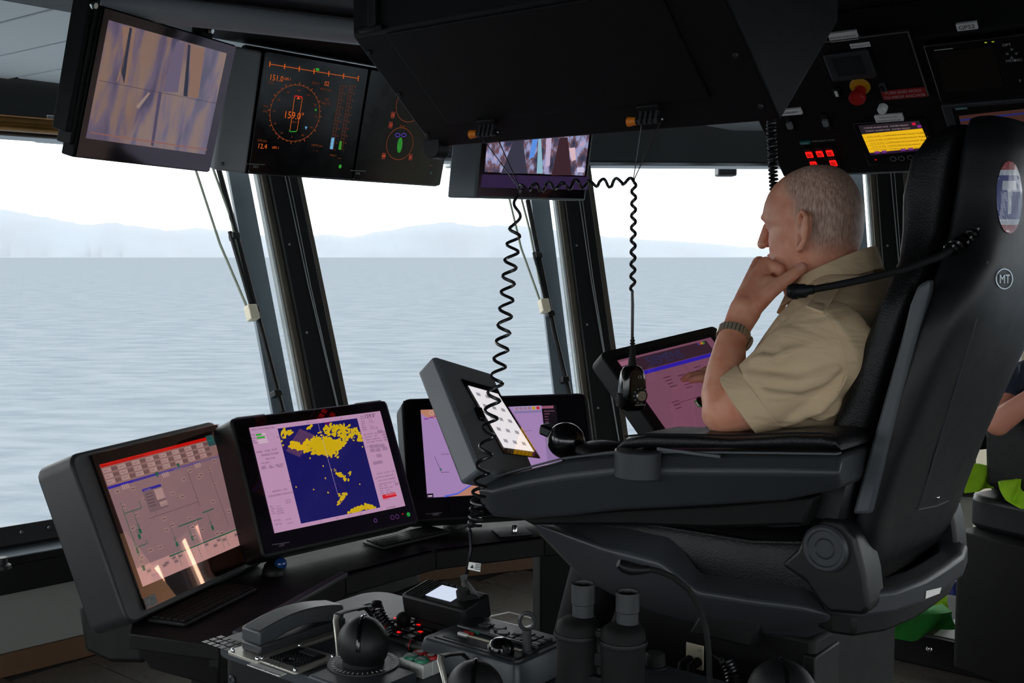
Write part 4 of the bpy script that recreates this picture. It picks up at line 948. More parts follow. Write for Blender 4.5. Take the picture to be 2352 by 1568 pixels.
cluster([(768, 1085), (785, 1086), (803, 1104), (800, 1108), (782, 1096)], 36, .002, .004); cluster([(760, 1075), (778, 1078), (770, 1085), (758, 1082)], 10, .001, .002); cluster([(795, 1085), (806, 1082), (804, 1092)], 8, .002, .003)
cluster([(776, 1133), (798, 1132), (790, 1145), (784, 1155), (772, 1160), (780, 1145)], 46, .0018, .004); cluster([(795, 1180), (815, 1166), (840, 1157), (868, 1166), (860, 1170), (830, 1176)], 120, .003, .006, 1.2)
for q in ((742, 1070), (712, 1052), (680, 1118), (720, 1124), (747, 1098), (832, 1026), (826, 1112), (753, 1131)): blob(*p.uv(*q), .0028, el=1.1)
p.line([(728, 965), (775, 1134)], .0012, glow(170, 150, 190), .0013); p.ring(p.uv(775, 1134), .030, .0008, glow(90, 30, 90), n=30, z=.0012)
ink = glow(74, 52, 72); wht_ = glow(218, 190, 206); gry = glow(164, 128, 156)
def L(px, py, s, h=5.0, m=ink): p.tpx(px, py, s, h, m, .0012)
L(577, 989, 'Marine Technologies', 4.2); L(620, 984, 'S SP1', 4)
for k, (f, y) in enumerate(((.6, 999), (.85, 1006), (0, 1012), (0, 1017))):
    x = 587 + k * 2; p.poly([(x, y - 2), (x + 22, y - 5), (x + 23, y - 1), (x + 1, y + 2)], wht_, .0008)
    if f: p.poly([(x, y - 2), (x + 22 * f, y - 2 - 3 * f), (x + 22 * f + 1, y + 2 - 3 * f), (x + 1, y + 2)], glow(40, 180, 40), .001)
    L(x - 11, y + 2, ('TUNE', 'GAIN', 'SEA', 'RAIN')[k], 3.2)
for x, y, s, h in ((589, 1041, 'RM(R)', 4.5), (608, 1038, 'STAB', 4.5), (624, 1035, 'H UP', 4.5), (601, 1048, 'RANGE 3.0 NM', 5), (611, 1056, 'RR 0.5 NM', 4), (600, 1066, 'OFF CENT', 3.5), (601, 1074, 'MAP', 4), (600, 1078, 'MENU', 4), (619, 1072, 'PIL', 4), (618, 1076, 'MENU', 4), (633, 1070, 'EBL/VRM', 4), (637, 1074, 'MENU', 4), (625, 1131, 'HDB BTG 1 YTG', 4.2), (617, 1142, 'MOUSE PARK POSITION OFF', 4.2), (620, 1165, 'EBL 1', 3.4), (622, 1171, 'VRM 1', 3.4), (623, 1176, 'LAT', 3.4), (625, 1181, 'LON', 3.4), (629, 1198, 'TGT VEL', 3.8), (631, 1207, 'TGT VEL', 3.8), (655, 1151, '0.00 NM', 3), (656, 1156, '0.00 NM', 3), (655, 1195, '1.667 NM', 3), (658, 1204, '1.667 NM', 3), (634, 1165, '155.3 T', 3), (635, 1171, '1.000 NM', 3), (636, 1176, '00 00.00N', 3), (637, 1181, '000 00.00E', 3)): L(x, y, s, h)
L(837, 961, '159.0°', 9.5, glow(40, 24, 40)); L(827, 958, 'HDG', 3); L(828, 963, 'GYRO', 3)
for k in range(5): L(829 + k, 969 + k * 5, ('COG', 'SOG', 'SET', 'DRIFT', 'POSN')[k], 3.4); L(846 + k, 966 + k * 5, ('151.2', '12.4 kn', '---', '0.7 kt', '0 07.10 NM')[k], 3.4)
for k in range(4): L(836 + k * 2, 1000 + k * 6, ('EBL  VECTOR   AZI', 'PAST POS      OFF', 'TRAILS   ALARM ON', 'WX  TRAILS  OFF  BRG')[k], 3.3); p.poly([(876 + k * 2, 990 + k * 6), (884 + k * 2, 989 + k * 6), (885 + k * 2, 993 + k * 6), (877 + k * 2, 994 + k * 6)], gry, .0008)
for x, y in ((847, 1022), (859, 1021), (871, 1020), (849, 1031), (862, 1030), (877, 1027), (864, 1043), (866, 1058), (856, 1060), (566 + 100, 1061), (866, 988)): p.poly([(x, y), (x + 11, y - 1.5), (x + 13, y + 6), (x + 2, y + 7.5)], gry, .0008) if x > 700 else None
for k in range(4): L(865 + k * 2, 1090 + k * 8, ('CA ON   CLT ON   TGTS', 'SCM ON  AHEAD OFF', 'ATA  SOG/C  E WATER', 'AIS TGTS  FILTER  TGT')[k], 3.6)
for k in range(4): L(871 + k * 1.2, 1119 + k * 5.5, ('LEN      NM', 'RR TST MAX  1.5 RR', 'CPA      2.1 RR', 'TCPA     00 13 MIN')[k], 3.2)
p.poly([(877, 1137), (908, 1130), (911, 1139), (880, 1146)], glow(214, 30, 44), .001); L(886, 1139, 'A01 RADAR LOST', 3, wht_); L(880, 1149, 'No AIS data', 3, glow(200, 40, 60)); L(888, 1168, 'Acknowledge', 3.5); p.poly([(906, 1109), (914, 1107), (916, 1113), (908, 1115)], gry, .0008)
for k, q in enumerate(((705, 970), (781, 961), (636, 1003), (663, 1104), (681, 1170), (735, 1197), (772, 1190), (798, 1186), (826, 1180), (841, 1026), (862, 1099))): L(q[0], q[1] + 2, '%03d' % (k * 30 % 360), 3, ink)
for x, y in ((878, 1186), (900, 1188), (912, 1187)): pass
p.ring(p.uv(862, 1195), .006, .002, glow(110, 60, 130), n=16); p.ring(p.uv(901, 1188), .007, .0015, glow(110, 60, 130), n=16); p.ring(p.uv(912, 1186), .007, .0015, glow(110, 60, 130), n=16); p.disc(p.uv(925, 1180), .0025, glow(220, 30, 20)); p.disc(p.uv(938, 1181), .0075, glow(30, 150, 60)); p.tpx(640, 1256, '-OD3', 5, WINK); p.line([(624, 1251), (664, 1245)], .003, GR)
p.build(t)
g = G(); g.box(gl[0], gl[1], gl[2], gl[3], .0034, .0046); part('cover_glass', g, CO_P, t)
for a, b in (((545, 955), (610, 946)), ((820, 926), (878, 919))):
    a2, b2 = p.uv(*a), p.uv(*b); g = G(); g.box(a2[0], b2[0], v1 - .004, v1 + .002, -.02, -.008); part('top_label_strip', g, GR, t)
# --- right: electronic chart
p, t, u0, u1, v0, v1 = unit(MCh, [(893, 915), (1345, 901), (1392, 1175), (968, 1196)], 'right console screen showing a lilac electronic chart, partly behind the chair tablet')
gl = glass_rect(p, [(905, 920), (1335, 907), (1380, 1170), (968, 1190)]); body(t, u0, u1, v0, v1, .12, gl, .035, K)
W_, H_ = .50, .313
p.rect(0, W_, -H_, 0, glow(172, 140, 190), 0); cu = p.uv
TN = glow(196, 138, 110); p.G(TN).quad([(0, 0, .0006), (.0, -.012, .0006), (.015, -.024, .0006), (.03, -.032, .0006), (.07, -.032, .0006), (.16, -.02, .0006), (.16, 0, .0006)])
for k in range(8): p.rect(.01 + k * .018, .026 + k * .018, -.036 + (k % 3) * .004, -.031 + (k % 3) * .004, glow(150, 70, 170), .0009)
for x in (.038, .058): p.ring((x, -.012), .007, .0015, glow(214, 196, 206), n=18)
p.G(TN).quad([(.07, -H_, .0006), (.11, -H_ + .008, .0006), (.16, -H_ + .035, .0006), (.22, -H_ + .05, .0006), (.22, -H_, .0006)]); 
for a, b in (((.06, -H_ + .004), (.11, -H_ + .012)), ((.11, -H_ + .012), (.16, -H_ + .04)), ((.16, -H_ + .04), (.22, -H_ + .055))): p.G(glow(90, 110, 220)).quad([(a[0], a[1], .0008), (b[0], b[1], .0008), (b[0], b[1] - .006, .0008), (a[0], a[1] - .006, .0008)])
p.rect(.0, .022, -H_, -H_ + .014, glow(24, 20, 40), .0009); p.rect(.003, .018, -H_ + .003, -H_ + .008, wht_, .0011)
p.text(.06, -.165, 'Loksundet Hirfj.', .0075, ink); p.G(ink).quad([(.036, -.17, .0008), (.0375, -.17, .0008), (.058, -.225, .0008), (.0565, -.225, .0008)]); p.rect(.056, .085, -.228, -.2265, ink, .0009); p.G(glow(60, 110, 110)).quad([(.050, -.22, .001), (.060, -.22, .001), (.055, -.21, .001)])
p.rect(.34, .44, -.016, 0, glow(170, 160, 196), .0006)
for k in range(6): p.rect(.345 + k * .016, .357 + k * .016, -.014, -.003, [gry, gry, gry, gry, glow(210, 160, 40), glow(210, 40, 50)][k], .0009)
p.rect(.34, .445, -.026, -.017, glow(140, 126, 170), .0008); p.rect(.445, W_, -.10, 0, glow(16, 12, 18), .0008); p.rect(.445, .49, -.012, -.002, glow(150, 90, 110), .001); 
for k in range(8): p.text(.452, -.024 - k * .010, ('INFORMATION', 'LAYERS', 'Chart', 'Route', 'Track', 'Targets', 'AIS', 'Radar')[k], .006, glow(170, 110, 140), .0011)
p.rect(.445, W_, -H_, -.10, glow(150, 124, 170), .0008); p.rect(.36, .43, -.275, -.25, glow(80, 90, 190), .0009); p.rect(.36, .40, -.092, -.091, ink, .0009)
p.tpx(992, 1184, '-OD4', 5, WINK); p.line([(978, 1180), (1015, 1177)], .003, GR)
p.build(t)
g = G(); g.box(gl[0], gl[1], gl[2], gl[3], .0034, .0046); part('cover_glass', g, CO_P, t)
# --- desk
zt = DZ
F_ = [PZ(500, 1482, zt), PZ(545, 1460, zt), PZ(792, 1322, zt), PZ(1000, 1266, zt), PZ(1250, 1236, zt), PZ(1500, 1228, zt)]
Bk = [PZ(296, 1455, zt), V((-1.03, 3.04, zt)), V((-.98, 3.7, zt)), V((-.45, 4.15, zt)), V((.15, 4.33, zt)), V((.48, 4.36, zt))]
DK = thing('forward_console', 'long black curved console desk carrying the three large screens', 'console desk', T(-.6, 3.4, 0))
g = G(); g.loft([[f, b, b - V((0, 0, .04)), f - V((0, 0, .04))] for f, b in zip(F_, Bk)]); part('desk_top', g, KX, DK, bev=.004, world=True)
for a, b in zip(F_[:-1], F_[1:]):
    d = (b - a).normalized(); n = V((d.y, -d.x, 0)) ; g = G()
    lo = .062
    g.loft([[a + n * .004, b + n * .004, b - n * .03, a - n * .03], [a + n * .004 - V((0, 0, lo)), b + n * .004 - V((0, 0, lo)), b - n * .03 - V((0, 0, lo)), a - n * .03 - V((0, 0, lo))]]); part('front_apron', g, KX, DK, bev=.005, world=True)
a, b = F_[1], F_[2]; g = G(); d = (b - a).normalized(); n = V((d.y, -d.x, 0)); g.box(0, (b - a).length, -.012, .016, -.002, .012, frame(a, d, UP)); part('edge_lip', g, CG, DK, bev=.004, world=True)
# left wing underside and its outer knee bracket
g = G(); lw = [PZ(296, 1455, zt - .005), PZ(500, 1482, zt - .005), F_[2] - V((0, 0, .005)), V((-.98, 3.6, zt - .005)), V((-1.04, 3.1, zt - .005))]
g.loft([lw, [v + V((0, 0, -.11)) + (V((.04, .04, 0)) if k in (0,) else V((0, 0, 0))) for k, v in enumerate(lw)]]); part('left_wing_box', g, KX, DK, bev=.008, world=True)
kb = [P(176, 1392, 3.12), P(200, 1372, 3.12), P(330, 1395, 3.1), P(330, 1525, 3.05), P(252, 1524, 3.08), P(192, 1496, 3.1)]
off = V((.34, .94, 0)) * .35
g = G(); g.loft([kb, [v + off for v in kb]]); part('knee_bracket', g, KX, DK, bev=.015, world=True)
g = G(); pd = [(-.95, 3.25), (-.62, 3.15), (-.30, 3.62), (-.34, 4.05), (-.78, 3.78)]; g.prism(pd, 0, zt - .1); part('pedestal', g, KX, DK, bev=.01, world=True)
g = G(); pd = [(.1, 4.0), (.42, 4.02), (.42, 4.3), (.08, 4.28)]; g.prism(pd, 0, zt - .04); part('pedestal', g, KX, DK, bev=.01, world=True)
# small fitting plate with a chrome knob on the desk, right
q = PZ(1182, 1222, zt); g = G(); Mq = frame(q, V((.95, .3, 0)), UP); g.box(-.07, .05, -.05, .05, 0, .004, Mq); part('fitting_plate', g, CG, DK, world=True, bev=.001); g = G(); g.lathe([(.012, .004), (.010, .022), (.008, .024)], 14, Mq); part('chrome_knob', g, CHR, DK, world=True)
# --- keyboards and trackballs
def keyboard(px, py, az, wd, dp, label):
    q = PZ(px, py, zt); M = frame(q, V((math.cos(math.radians(az)), math.sin(math.radians(az)), 0)), UP); k = thing('keyboard', label, 'keyboard', M @ T(0, 0, .0004))
    g = G(); g.box(-wd / 2, wd / 2, -dp / 2, dp / 2, 0, .012); part('case', g, K, k, bev=.004)
    g = G(); n = 15; r_ = 5
    for i in range(n):
        for j in range(r_): g.box(-wd / 2 + .008 + i * (wd - .016) / n, -wd / 2 + .008 + (i + .86) * (wd - .016) / n, -dp / 2 + .008 + j * (dp - .016) / r_, -dp / 2 + .008 + (j + .84) * (dp - .016) / r_, .0115, .0165)
    part('keys', g, K2, k, kind='stuff')
keyboard(470, 1392, 70, .34, .12, 'dim black keyboard below the left pink screen'); keyboard(935, 1238, 46, .30, .11, 'dim black keyboard below the radar screen')
def trackball(px, py, az, label):
    q = PZ(px, py, zt); M = frame(q, V((math.cos(math.radians(az)), math.sin(math.radians(az)), 0)), UP) @ T(0, 0, .0004); k = thing('trackball', label, 'trackball', M, 'blue trackballs on the console desk')
    g = G(); rings = []
    for x, wy, h in ((-.060, .012, .012), (-.052, .030, .024), (-.030, .036, .034), (-.005, .034, .040), (.025, .032, .034), (.050, .034, .022), (.068, .028, .012), (.074, .014, .007)):
        rings.append([(x, wy * math.cos(a), h * max(0, math.sin(a)) ** .8 + .0) for a in [math.pi * i / 12 for i in range(13)]] + [(x, 0, 0)])
    g.loft(rings); part('case', g, K, k, ang=60)
    g = G(); g.ball((-.028, -.020, .030), .0195, n=20, m=12); part('ball', g, BLUB, k, label='glossy blue ball')
    g = G(); g.box(.005, .022, -.006, .012, .037, .040, RY(8)); part('sticker', g, GR, k)
trackball(630, 1312, 100, 'blue trackball beside the left pink screen'); trackball(1052, 1206, 60, 'blue trackball below the chart screen')
# ============================================================ the captain's chair (x forward, y port, z up)
CHR_ = thing('captain_chair', 'big black pilot chair with side control arms that the captain sits in', 'chair', CHM)
def cpart(name, g, m, bev=0, parent=None, **k): return part(name, g, m, parent or CHR_, bev=bev, **k)
def mir(g):
    h = G(); h.v = [(x, -y, z) for x, y, z in g.v]; h.f = [tuple(reversed(f)) for f in g.f]; return h
SHM = mat('satin_black_shell', C(18, 19, 21), .42, spec=.32, var=.12, bump=.06, bscale=900)
SHG = mat('satin_charcoal_shell', C(48, 51, 55), .42, spec=.4, var=.1, bump=.06, bscale=900)
# pedestal
g = G(); g.box(.10, .50, -.2, .2, .0, .93); cpart('pedestal', g, K2, .012)
g = G(); g.box(.095, .12, .1, .206, .0, .9); cpart('pedestal_trim', g, K, .004)
g = G(); g.prism([(.20, .90), (.33, .90), (.30, .955), (.18, .955)], .19, .24, 'y'); cpart('stop_bracket', g, K, .006)
# seat base shell
Upx = [(1215, 1185), (1340, 1190), (1450, 1195), (1550, 1212), (1612, 1300), (1720, 1320), (1850, 1336), (1905, 1392)]
Lpx = [(1218, 1200), (1388, 1262), (1440, 1276), (1515, 1296), (1602, 1362), (1720, 1381), (1840, 1396), (1908, 1412)]
Bpx = [(1235, 1222), (1335, 1332), (1420, 1376), (1500, 1411), (1600, 1436), (1720, 1456), (1850, 1466), (1920, 1442)]
rings = []
for u, l, b in zip(Upx, Lpx, Bpx):
    U_, L_, B_ = CH(*u, .215), CH(*l, .30), CH(*b, .21)
    h = [tuple(U_), tuple(L_), tuple(B_)]
    rings.append(h + [(x, -y, z) for x, y, z in reversed(h)])
g = G(); g.loft(rings); o = cpart('seat_shell', g, mat('satin_charcoal_shell_lit', C(56, 59, 64), .4, var=.1, bump=.06, bscale=900), .012, seg=3, ang=55)  # light on the lip put into the colour: a lighter copy of the charcoal
# seat cushion with side bolsters
g = G(); rings = []
for x, top, w_ in ((.03, 1.10, .21), (.06, 1.14, .23), (.2, 1.12, .24), (.4, 1.12, .24), (.52, 1.11, .235), (.58, 1.08, .22), (.6, 1.03, .2)):
    rings.append([(x, w_ * math.copysign(abs(math.cos(a)) ** .35, math.cos(a)), .97 + (top - .97) / 2 * (1 + math.copysign(abs(math.sin(a)) ** .5, math.sin(a)))) for a in [2 * math.pi * k / 28 for k in range(28)]])
g.loft(rings); cu_ = cpart('seat_cushion', g, LEA, ang=70)
for s in (1, -1):
    g = G(); g.tube([(.05, s * .232, 1.115), (.2, s * .242, 1.095), (.45, s * .242, 1.092), (.57, s * .224, 1.07)], .0035, 6); cpart('piping', g, LEA, parent=cu_)
# pivot side plates and discs
pv = [(1795, 1296), (1832, 1262), (1852, 1218), (1890, 1190), (1935, 1195), (1968, 1232), (1990, 1320), (1998, 1398), (1985, 1412), (1908, 1406), (1886, 1386), (1850, 1334)]
pp = [CH(*q, .27) for q in pv]
g = G(); g.prism([(q.x, q.z) for q in pp], .2, .275, 'y'); cpart('pivot_plate', g, SHM, .012, seg=3); gm = mir(g); gm.v = [(x, y * .86, z) for x, y, z in gm.v]; cpart('pivot_plate', gm, SHM, .012, seg=3)
dc = CH(1898, 1258, .275)
for s in (1, -1):
    Md = T(dc.x, .275 * s * (1 if s > 0 else .86), dc.z) @ RX(-90 * s)
    g = G(); g.lathe([(.040, 0), (.040, .006), (.036, .010), (.031, .010), (.029, .007), (.018, .007), (.0165, .009), (.015, .007)], 40, Md); cpart('pivot_disc', g, SHG)
# back shell and back cushion (lofts)
ZS = [1.03, 1.08, 1.16, 1.26, 1.38, 1.48, 1.54, 1.59, 1.64, 1.70, 1.76, 1.80, 1.822, 1.83]
WS = [.19, .225, .242, .247, .25, .247, .235, .195, .168, .16, .155, .145, .12, .07]
def xf(z): return .03 - .27 * (z - 1.15) if z < 1.55 else -.078 - .10 * (z - 1.55)
TH = [.045, .06, .06, .065, .08, .095, .10, .10, .10, .10, .095, .085, .06, .03]
def bring(z, w_, x1, x0, ex=.55, ey=.5, n=40):
    return [((x0 + x1) / 2 + (x1 - x0) / 2 * math.copysign(abs(math.cos(a)) ** ex, math.cos(a)), w_ * math.copysign(abs(math.sin(a)) ** ey, math.sin(a)), z) for a in [2 * math.pi * k / n for k in range(n)]]
g = G(); g.loft([bring(z, w_, xf(z) + .004, xf(z) - th) for z, w_, th in zip(ZS, WS, TH)]); shell_bvh = g.bvh(); bs = cpart('back_shell', g, SHM, ang=75)
g = G(); rings = []
for z, w_, t2 in ((1.06, .18, .04), (1.09, .205, .085), (1.18, .222, .11), (1.3, .232, .10), (1.42, .234, .085), (1.5, .232, .078), (1.545, .222, .075), (1.59, .18, .075), (1.64, .155, .085), (1.70, .147, .095), (1.76, .142, .09), (1.795, .13, .07), (1.815, .10, .04)):
    rings.append(bring(z, w_, xf(z) + t2, xf(z) - .0, .6, .55))
g.loft(rings); bc = cpart('back_cushion', g, LEA, ang=75)
for zz in ():
    g = G(); pts = [p for p in bring(zz, .236, xf(zz) + .095, xf(zz), .6, .55)]; g.tube([pts[k % 40] for k in range(-10, 11)], .003, 6); cpart('cushion_seam', g, KD, parent=bc)
# grey side trims
st_ = [(2108, 655), (2136, 640), (2134, 668), (2106, 775), (2062, 950), (2002, 1180), (1958, 1180), (2022, 950), (2070, 780), (2090, 700)]
q = [CH(*s_, .249) for s_ in st_]; g = G(); g.prism([(p.x, p.z) for p in q], .225, .2525, 'y'); TRM = mat('slate_trim', C(66, 71, 76), .45, var=.08)
cpart('side_trim', g, TRM, .006, label='slate grey trim down the side of the chair back')
# projection of marks onto the back shell
def surf(px, py, bvh, off=.0015, M=CHI):
    o_ = M @ CAM; d = (M.to_3x3() @ ray(px, py)).normalized(); h, n, i, ds = bvh.ray_cast(o_, d)
    if h is None: return None
    if n.dot(d) > 0: n = -n
    return h + n * off
def ellipse_rows(cx, cy, hx, hy, cls, NU=14, NV=40):
    gs = {}
    for j in range(NV):
        v0, v1 = 1 - 2 * j / NV, 1 - 2 * (j + 1) / NV
        for i in range(NU):
            u0, u1 = -1 + 2 * i / NU, -1 + 2 * (i + 1) / NU
            pts = []
            for (u, v) in ((u0, v0), (u1, v0), (u1, v1), (u0, v1)):
                e = math.sqrt(max(0, 1 - v * v)); s_ = surf(cx + u * e * hx, cy - v * hy, shell_bvh); pts.append(s_)
            if any(p is None for p in pts): continue
            c = cls((u0 + u1) / 2 * math.sqrt(max(0, 1 - ((v0 + v1) / 2) ** 2)), (v0 + v1) / 2); gs.setdefault(c, G()).quad([tuple(p) for p in pts])
    return gs
def cls(u, v):
    if abs(v) > .77: return 'r'
    if abs(v) > .6: return 'w'
    if (.22 < v < .46 and abs(u) < .52) or (abs(u) < .17 and -.45 < v < .3): return 'w'
    return 'b'
cm = {'r': mat('red_sticker', C(150, 22, 34), .25, coat=.5, var=.1), 'w': mat('white_sticker', C(190, 194, 206), .25, coat=.5, var=.05), 'b': mat('blue_sticker', C(40, 54, 130), .25, coat=.5, var=.08)}
ng = {'r': 'sticker_red', 'w': 'sticker_white', 'b': 'sticker_blue'}
for k, gg in ellipse_rows(2317, 453, 29, 84, cls).items(): cpart(ng[k], gg, cm[k], parent=bs, smooth=False, label='oval red, white and blue sticker with a letter T' if k == 'b' else None)
g = G(); n = 30; out, inn = [], []
for k in range(n):
    a = 2 * math.pi * k / n; out.append(surf(2305 + 20 * math.cos(a), 640 + 24 * math.sin(a), shell_bvh)); inn.append(surf(2305 + 17.5 * math.cos(a), 640 + 21.5 * math.sin(a), shell_bvh))
if all(out) and all(inn):
    for k in range(n): g.quad([tuple(out[k]), tuple(out[(k + 1) % n]), tuple(inn[(k + 1) % n]), tuple(inn[k])])
    tg = G(); text_geo(tg, 'MT', 1, T(0, 0, 0), 'CENTER'); vs = []
    for x, y, z in tg.v: vs.append(tuple(surf(2305 + x * 18, 640 + 10 - y * 29, shell_bvh, .002)))
    g.add(vs, tg.f); cpart('maker_badge', g, CHR, parent=bs, smooth=False, label='chrome round MT badge')
g = G(); prev = None
ln_ = [(2268, 600), (2240, 740), (2200, 870), (2160, 1000), (2130, 1100), (2108, 1170), (2150, 1162), (2178, 1150)]
pts = [surf(*q, shell_bvh, .0005) for q in ln_]; pts = [p for p in pts if p is not None]
if len(pts) > 2: g.tube(pts, .0013, 5); cpart('panel_seam', g, CG2, parent=bs)
s_ = surf(2153, 1142, shell_bvh, 0)
if s_: g = G(); g.ball(s_, .004); cpart('panel_screw', g, CHR, parent=bs)
# rear bumper
zb, zt_ = 1.0, 1.045
arc = [(.05, .272), (.0, .262), (-.04, .2), (-.058, .1), (-.06, 0), (-.058, -.1), (-.04, -.18), (.0, -.225), (.05, -.235)]
inn = [(x + .05, y * .82) for x, y in reversed(arc)]
g = G(); g.prism(arc + inn, zb, zt_); cpart('rear_bumper', g, SHG, .01, seg=3)
g = G(); g.prism([(x * .8 + .01, y * .95) for x, y in arc] + inn, .965, zb + .003); cpart('rear_skirt', g, K2, .006)
sk = G(); sk.prism(arc + inn, zb - .05, zt_); b_ = sk.bvh(); q = [surf(*k_, b_, .002) for k_ in ((2126, 1356), (2160, 1348), (2156, 1362), (2124, 1374))]
if all(q): g = G(); g.slab([tuple(p) for p in q], .001, (q[1] - q[0]).cross(q[3] - q[0]) * -1); cpart('rating_label', g, WHT)
# --- control arms
ST = [(1100, 1112, 1126, 1150), (1130, 1101, 1130, 1186), (1200, 1081, 1112, 1192), (1300, 1055, 1095, 1186), (1420, 1041, 1081, 1172), (1600, 1041, 1083, 1163), (1800, 1043, 1085, 1150), (1930, 1045, 1089, 1122)]
rings = []
for px, a, b, c in ST:
    t1, k1, b1 = CH(px, a, .35), CH(px, b, .372), CH(px, c, .335)
    rings.append([(t1.x, .225, t1.z), tuple(t1), tuple(k1), tuple(b1), (b1.x, .235, b1.z)])
garm = G(); garm.loft(rings); cpart('control_arm', garm, SHG, .008, seg=3, ang=50); cpart('control_arm', mir(garm), SHG, .008, seg=3, ang=50)
g = G(); tp = [CH(px, a - 2, .35) for px, a, b, c in ST[1:]]
g.loft([[(p.x, .345, p.z), (p.x, .362, p.z), (p.x, .362, p.z + .004), (p.x, .345, p.z + .004)] for p in tp]); cpart('arm_metal_strip', g, ALU if False else TRM, .001); cpart('arm_metal_strip', mir(g), TRM, .001)
# arm posts down to the pivot
g = G(); g.prism([(.03, 1.15), (.09, 1.15), (.12, 1.24), (.01, 1.24)], .2, .262, 'y'); cpart('arm_post', g, SHM, .01); cpart('arm_post', mir(g), SHM, .01)
g = G(); q = [CH(*k_, .3) for k_ in ((1190, 1186), (1420, 1168), (1640, 1158), (1870, 1140), (1850, 1205), (1640, 1212), (1450, 1205), (1225, 1205))]; g.prism([(p.x, p.z) for p in q], .17, .305, 'y'); cpart('arm_support', g, KX, .006); cpart('arm_support', mir(g), KX, .006)
# pads
PD = [(1417, 1026, 1036), (1420, 1008, 1037), (1436, 990, 1037), (1485, 981, 1037), (1600, 985, 1037), (1680, 990, 1037), (1760, 985, 1037), (1820, 980, 1037), (1890, 982, 1037), (1920, 990, 1037), (1932, 1012, 1037)]
rings = []
for px, a, b in PD:
    t1, b1 = CH(px, a, .30), CH(px, b, .36)
    x = b1.x; zc, hz_ = (t1.z + b1.z + .004) / 2, max(.004, (t1.z - b1.z - .004) / 2)
    rings.append([(x, .297 + .066 * math.copysign(abs(math.cos(t)) ** .45, math.cos(t)), zc + hz_ * math.copysign(abs(math.sin(t)) ** .55, math.sin(t))) for t in [2 * math.pi * k / 24 for k in range(24)]])
gp = G(); gp.loft(rings); pad_bvh = gp.bvh(); pd = cpart('arm_pad', gp, LEA, ang=70); cpart('arm_pad', mir(gp), LEA, ang=70)
g = G(); g.tube([(r_[0][0], .297 + .064, r_[0][2] + .013) for r_ in rings[2:-1]], .0018, 5); cpart('pad_stitching', g, KD, parent=pd)
a_, b_ = CH(1510, 1030, .364), CH(1655, 1031, .364); g = G(); g.box(b_.x, a_.x, .36, .367, a_.z - .003, a_.z + .003); cpart('pad_latch', g, TRM, .001)
# cup holder
a_, b_ = CH(1410, 1038, .40), CH(1510, 1112, .40); cx_, r_ = (CH(1410, 1075, .38).x + CH(1510, 1075, .38).x) / 2, abs(CH(1410, 1075, .38).x - CH(1510, 1075, .38).x) / 2
g = G(); ar = [(cx_ + r_ * math.cos(t), .365 + .045 * math.sin(t)) for t in [math.pi * k / 16 for k in range(17)]]
g.prism(ar, b_.z, a_.z + .004); cpart('cup_holder', g, SHG, .003)
# port tablet on the arm tip
TL_, BL_ = CHM @ CH(995, 817, .34), CHM @ CH(1158, 1092, .34); TR_ = CHM @ CH(1130, 858, .165)
ax_ = (TR_ - TL_); dn = (BL_ - TL_); dn = dn - ax_.normalized() * dn.dot(ax_.normalized())
MT_ = frame(TL_, ax_, ax_.cross(-dn)); ptb = Panel(MT_); wT, hT = ax_.length, dn.length
loc_ = CHI @ MT_
TBM = mat('slate_tablet_case', C(92, 97, 102), .42, var=.08, bump=.06, bscale=900)
tb = cpart('tablet_housing', G().hull2([(0, 0, 0), (wT, 0, 0), (wT, -hT, 0), (0, -hT, 0)], [(.004, -.0, -.055), (wT - .02, -.0, -.055), (wT - .02, -hT + .005, -.055), (.004, -hT + .005, -.055)]), TBM, .006); tb.matrix_basis = loc_
g = G(); g.box(.004, wT - .004, -hT + .004, -.004, 0, .002); o = part('tablet_front_plate', g, TBM, tb, bev=.001)
q = [ptb.uv(*k_) for k_ in ((1057, 873), (1139, 896), (1238, 1054), (1155, 1043))]
g = G(); g.slab([(u, v, .004) for u, v in q], .002, (0, 0, 1)); part('tablet_glass', g, coat_glass('tablet_glass', (1, .96, .94, 1), .12) if False else KG, tb)
def inset(q, f): 
    c = (sum(a for a, b in q) / 4, sum(b for a, b in q) / 4); return [(c[0] + (a - c[0]) * f, c[1] + (b - c[1]) * f) for a, b in q]
g = G(); g.quad([(u, v, .0046) for u, v in inset(q, .84)]); part('tablet_screen_glare', g, glow(250, 250, 250, 1.1), tb, smooth=False)  # white glow stands in for the bright window reflected in the tablet glass
qq = inset(q, .84); g = G()
def bil(s, t): 
    a = [qq[0][k] + (qq[1][k] - qq[0][k]) * s for k in (0, 1)]; b = [qq[3][k] + (qq[2][k] - qq[3][k]) * s for k in (0, 1)]; return a[0] + (b[0] - a[0]) * t, a[1] + (b[1] - a[1]) * t
for i in range(3):
    for j in range(5): u, v = bil(.2 + .3 * i, .12 + .19 * j); g.box(u - .006, u + .006, v - .004, v + .004, .0047, .005)
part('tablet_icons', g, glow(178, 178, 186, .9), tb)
g = G(); g.slab([(u, v, .0064) for u, v in q], .0006, (0, 0, 1)); part('tablet_cover', g, coat_glass('mirror_coated_glass', (1, .93, .88, 1), .03), tb)
u, v = ptb.uv(1098, 955); g = G(); g.box(u - .009, u + .009, v - .016, v + .016, .002, .012); part('tablet_button', g, KG, tb, bev=.003)
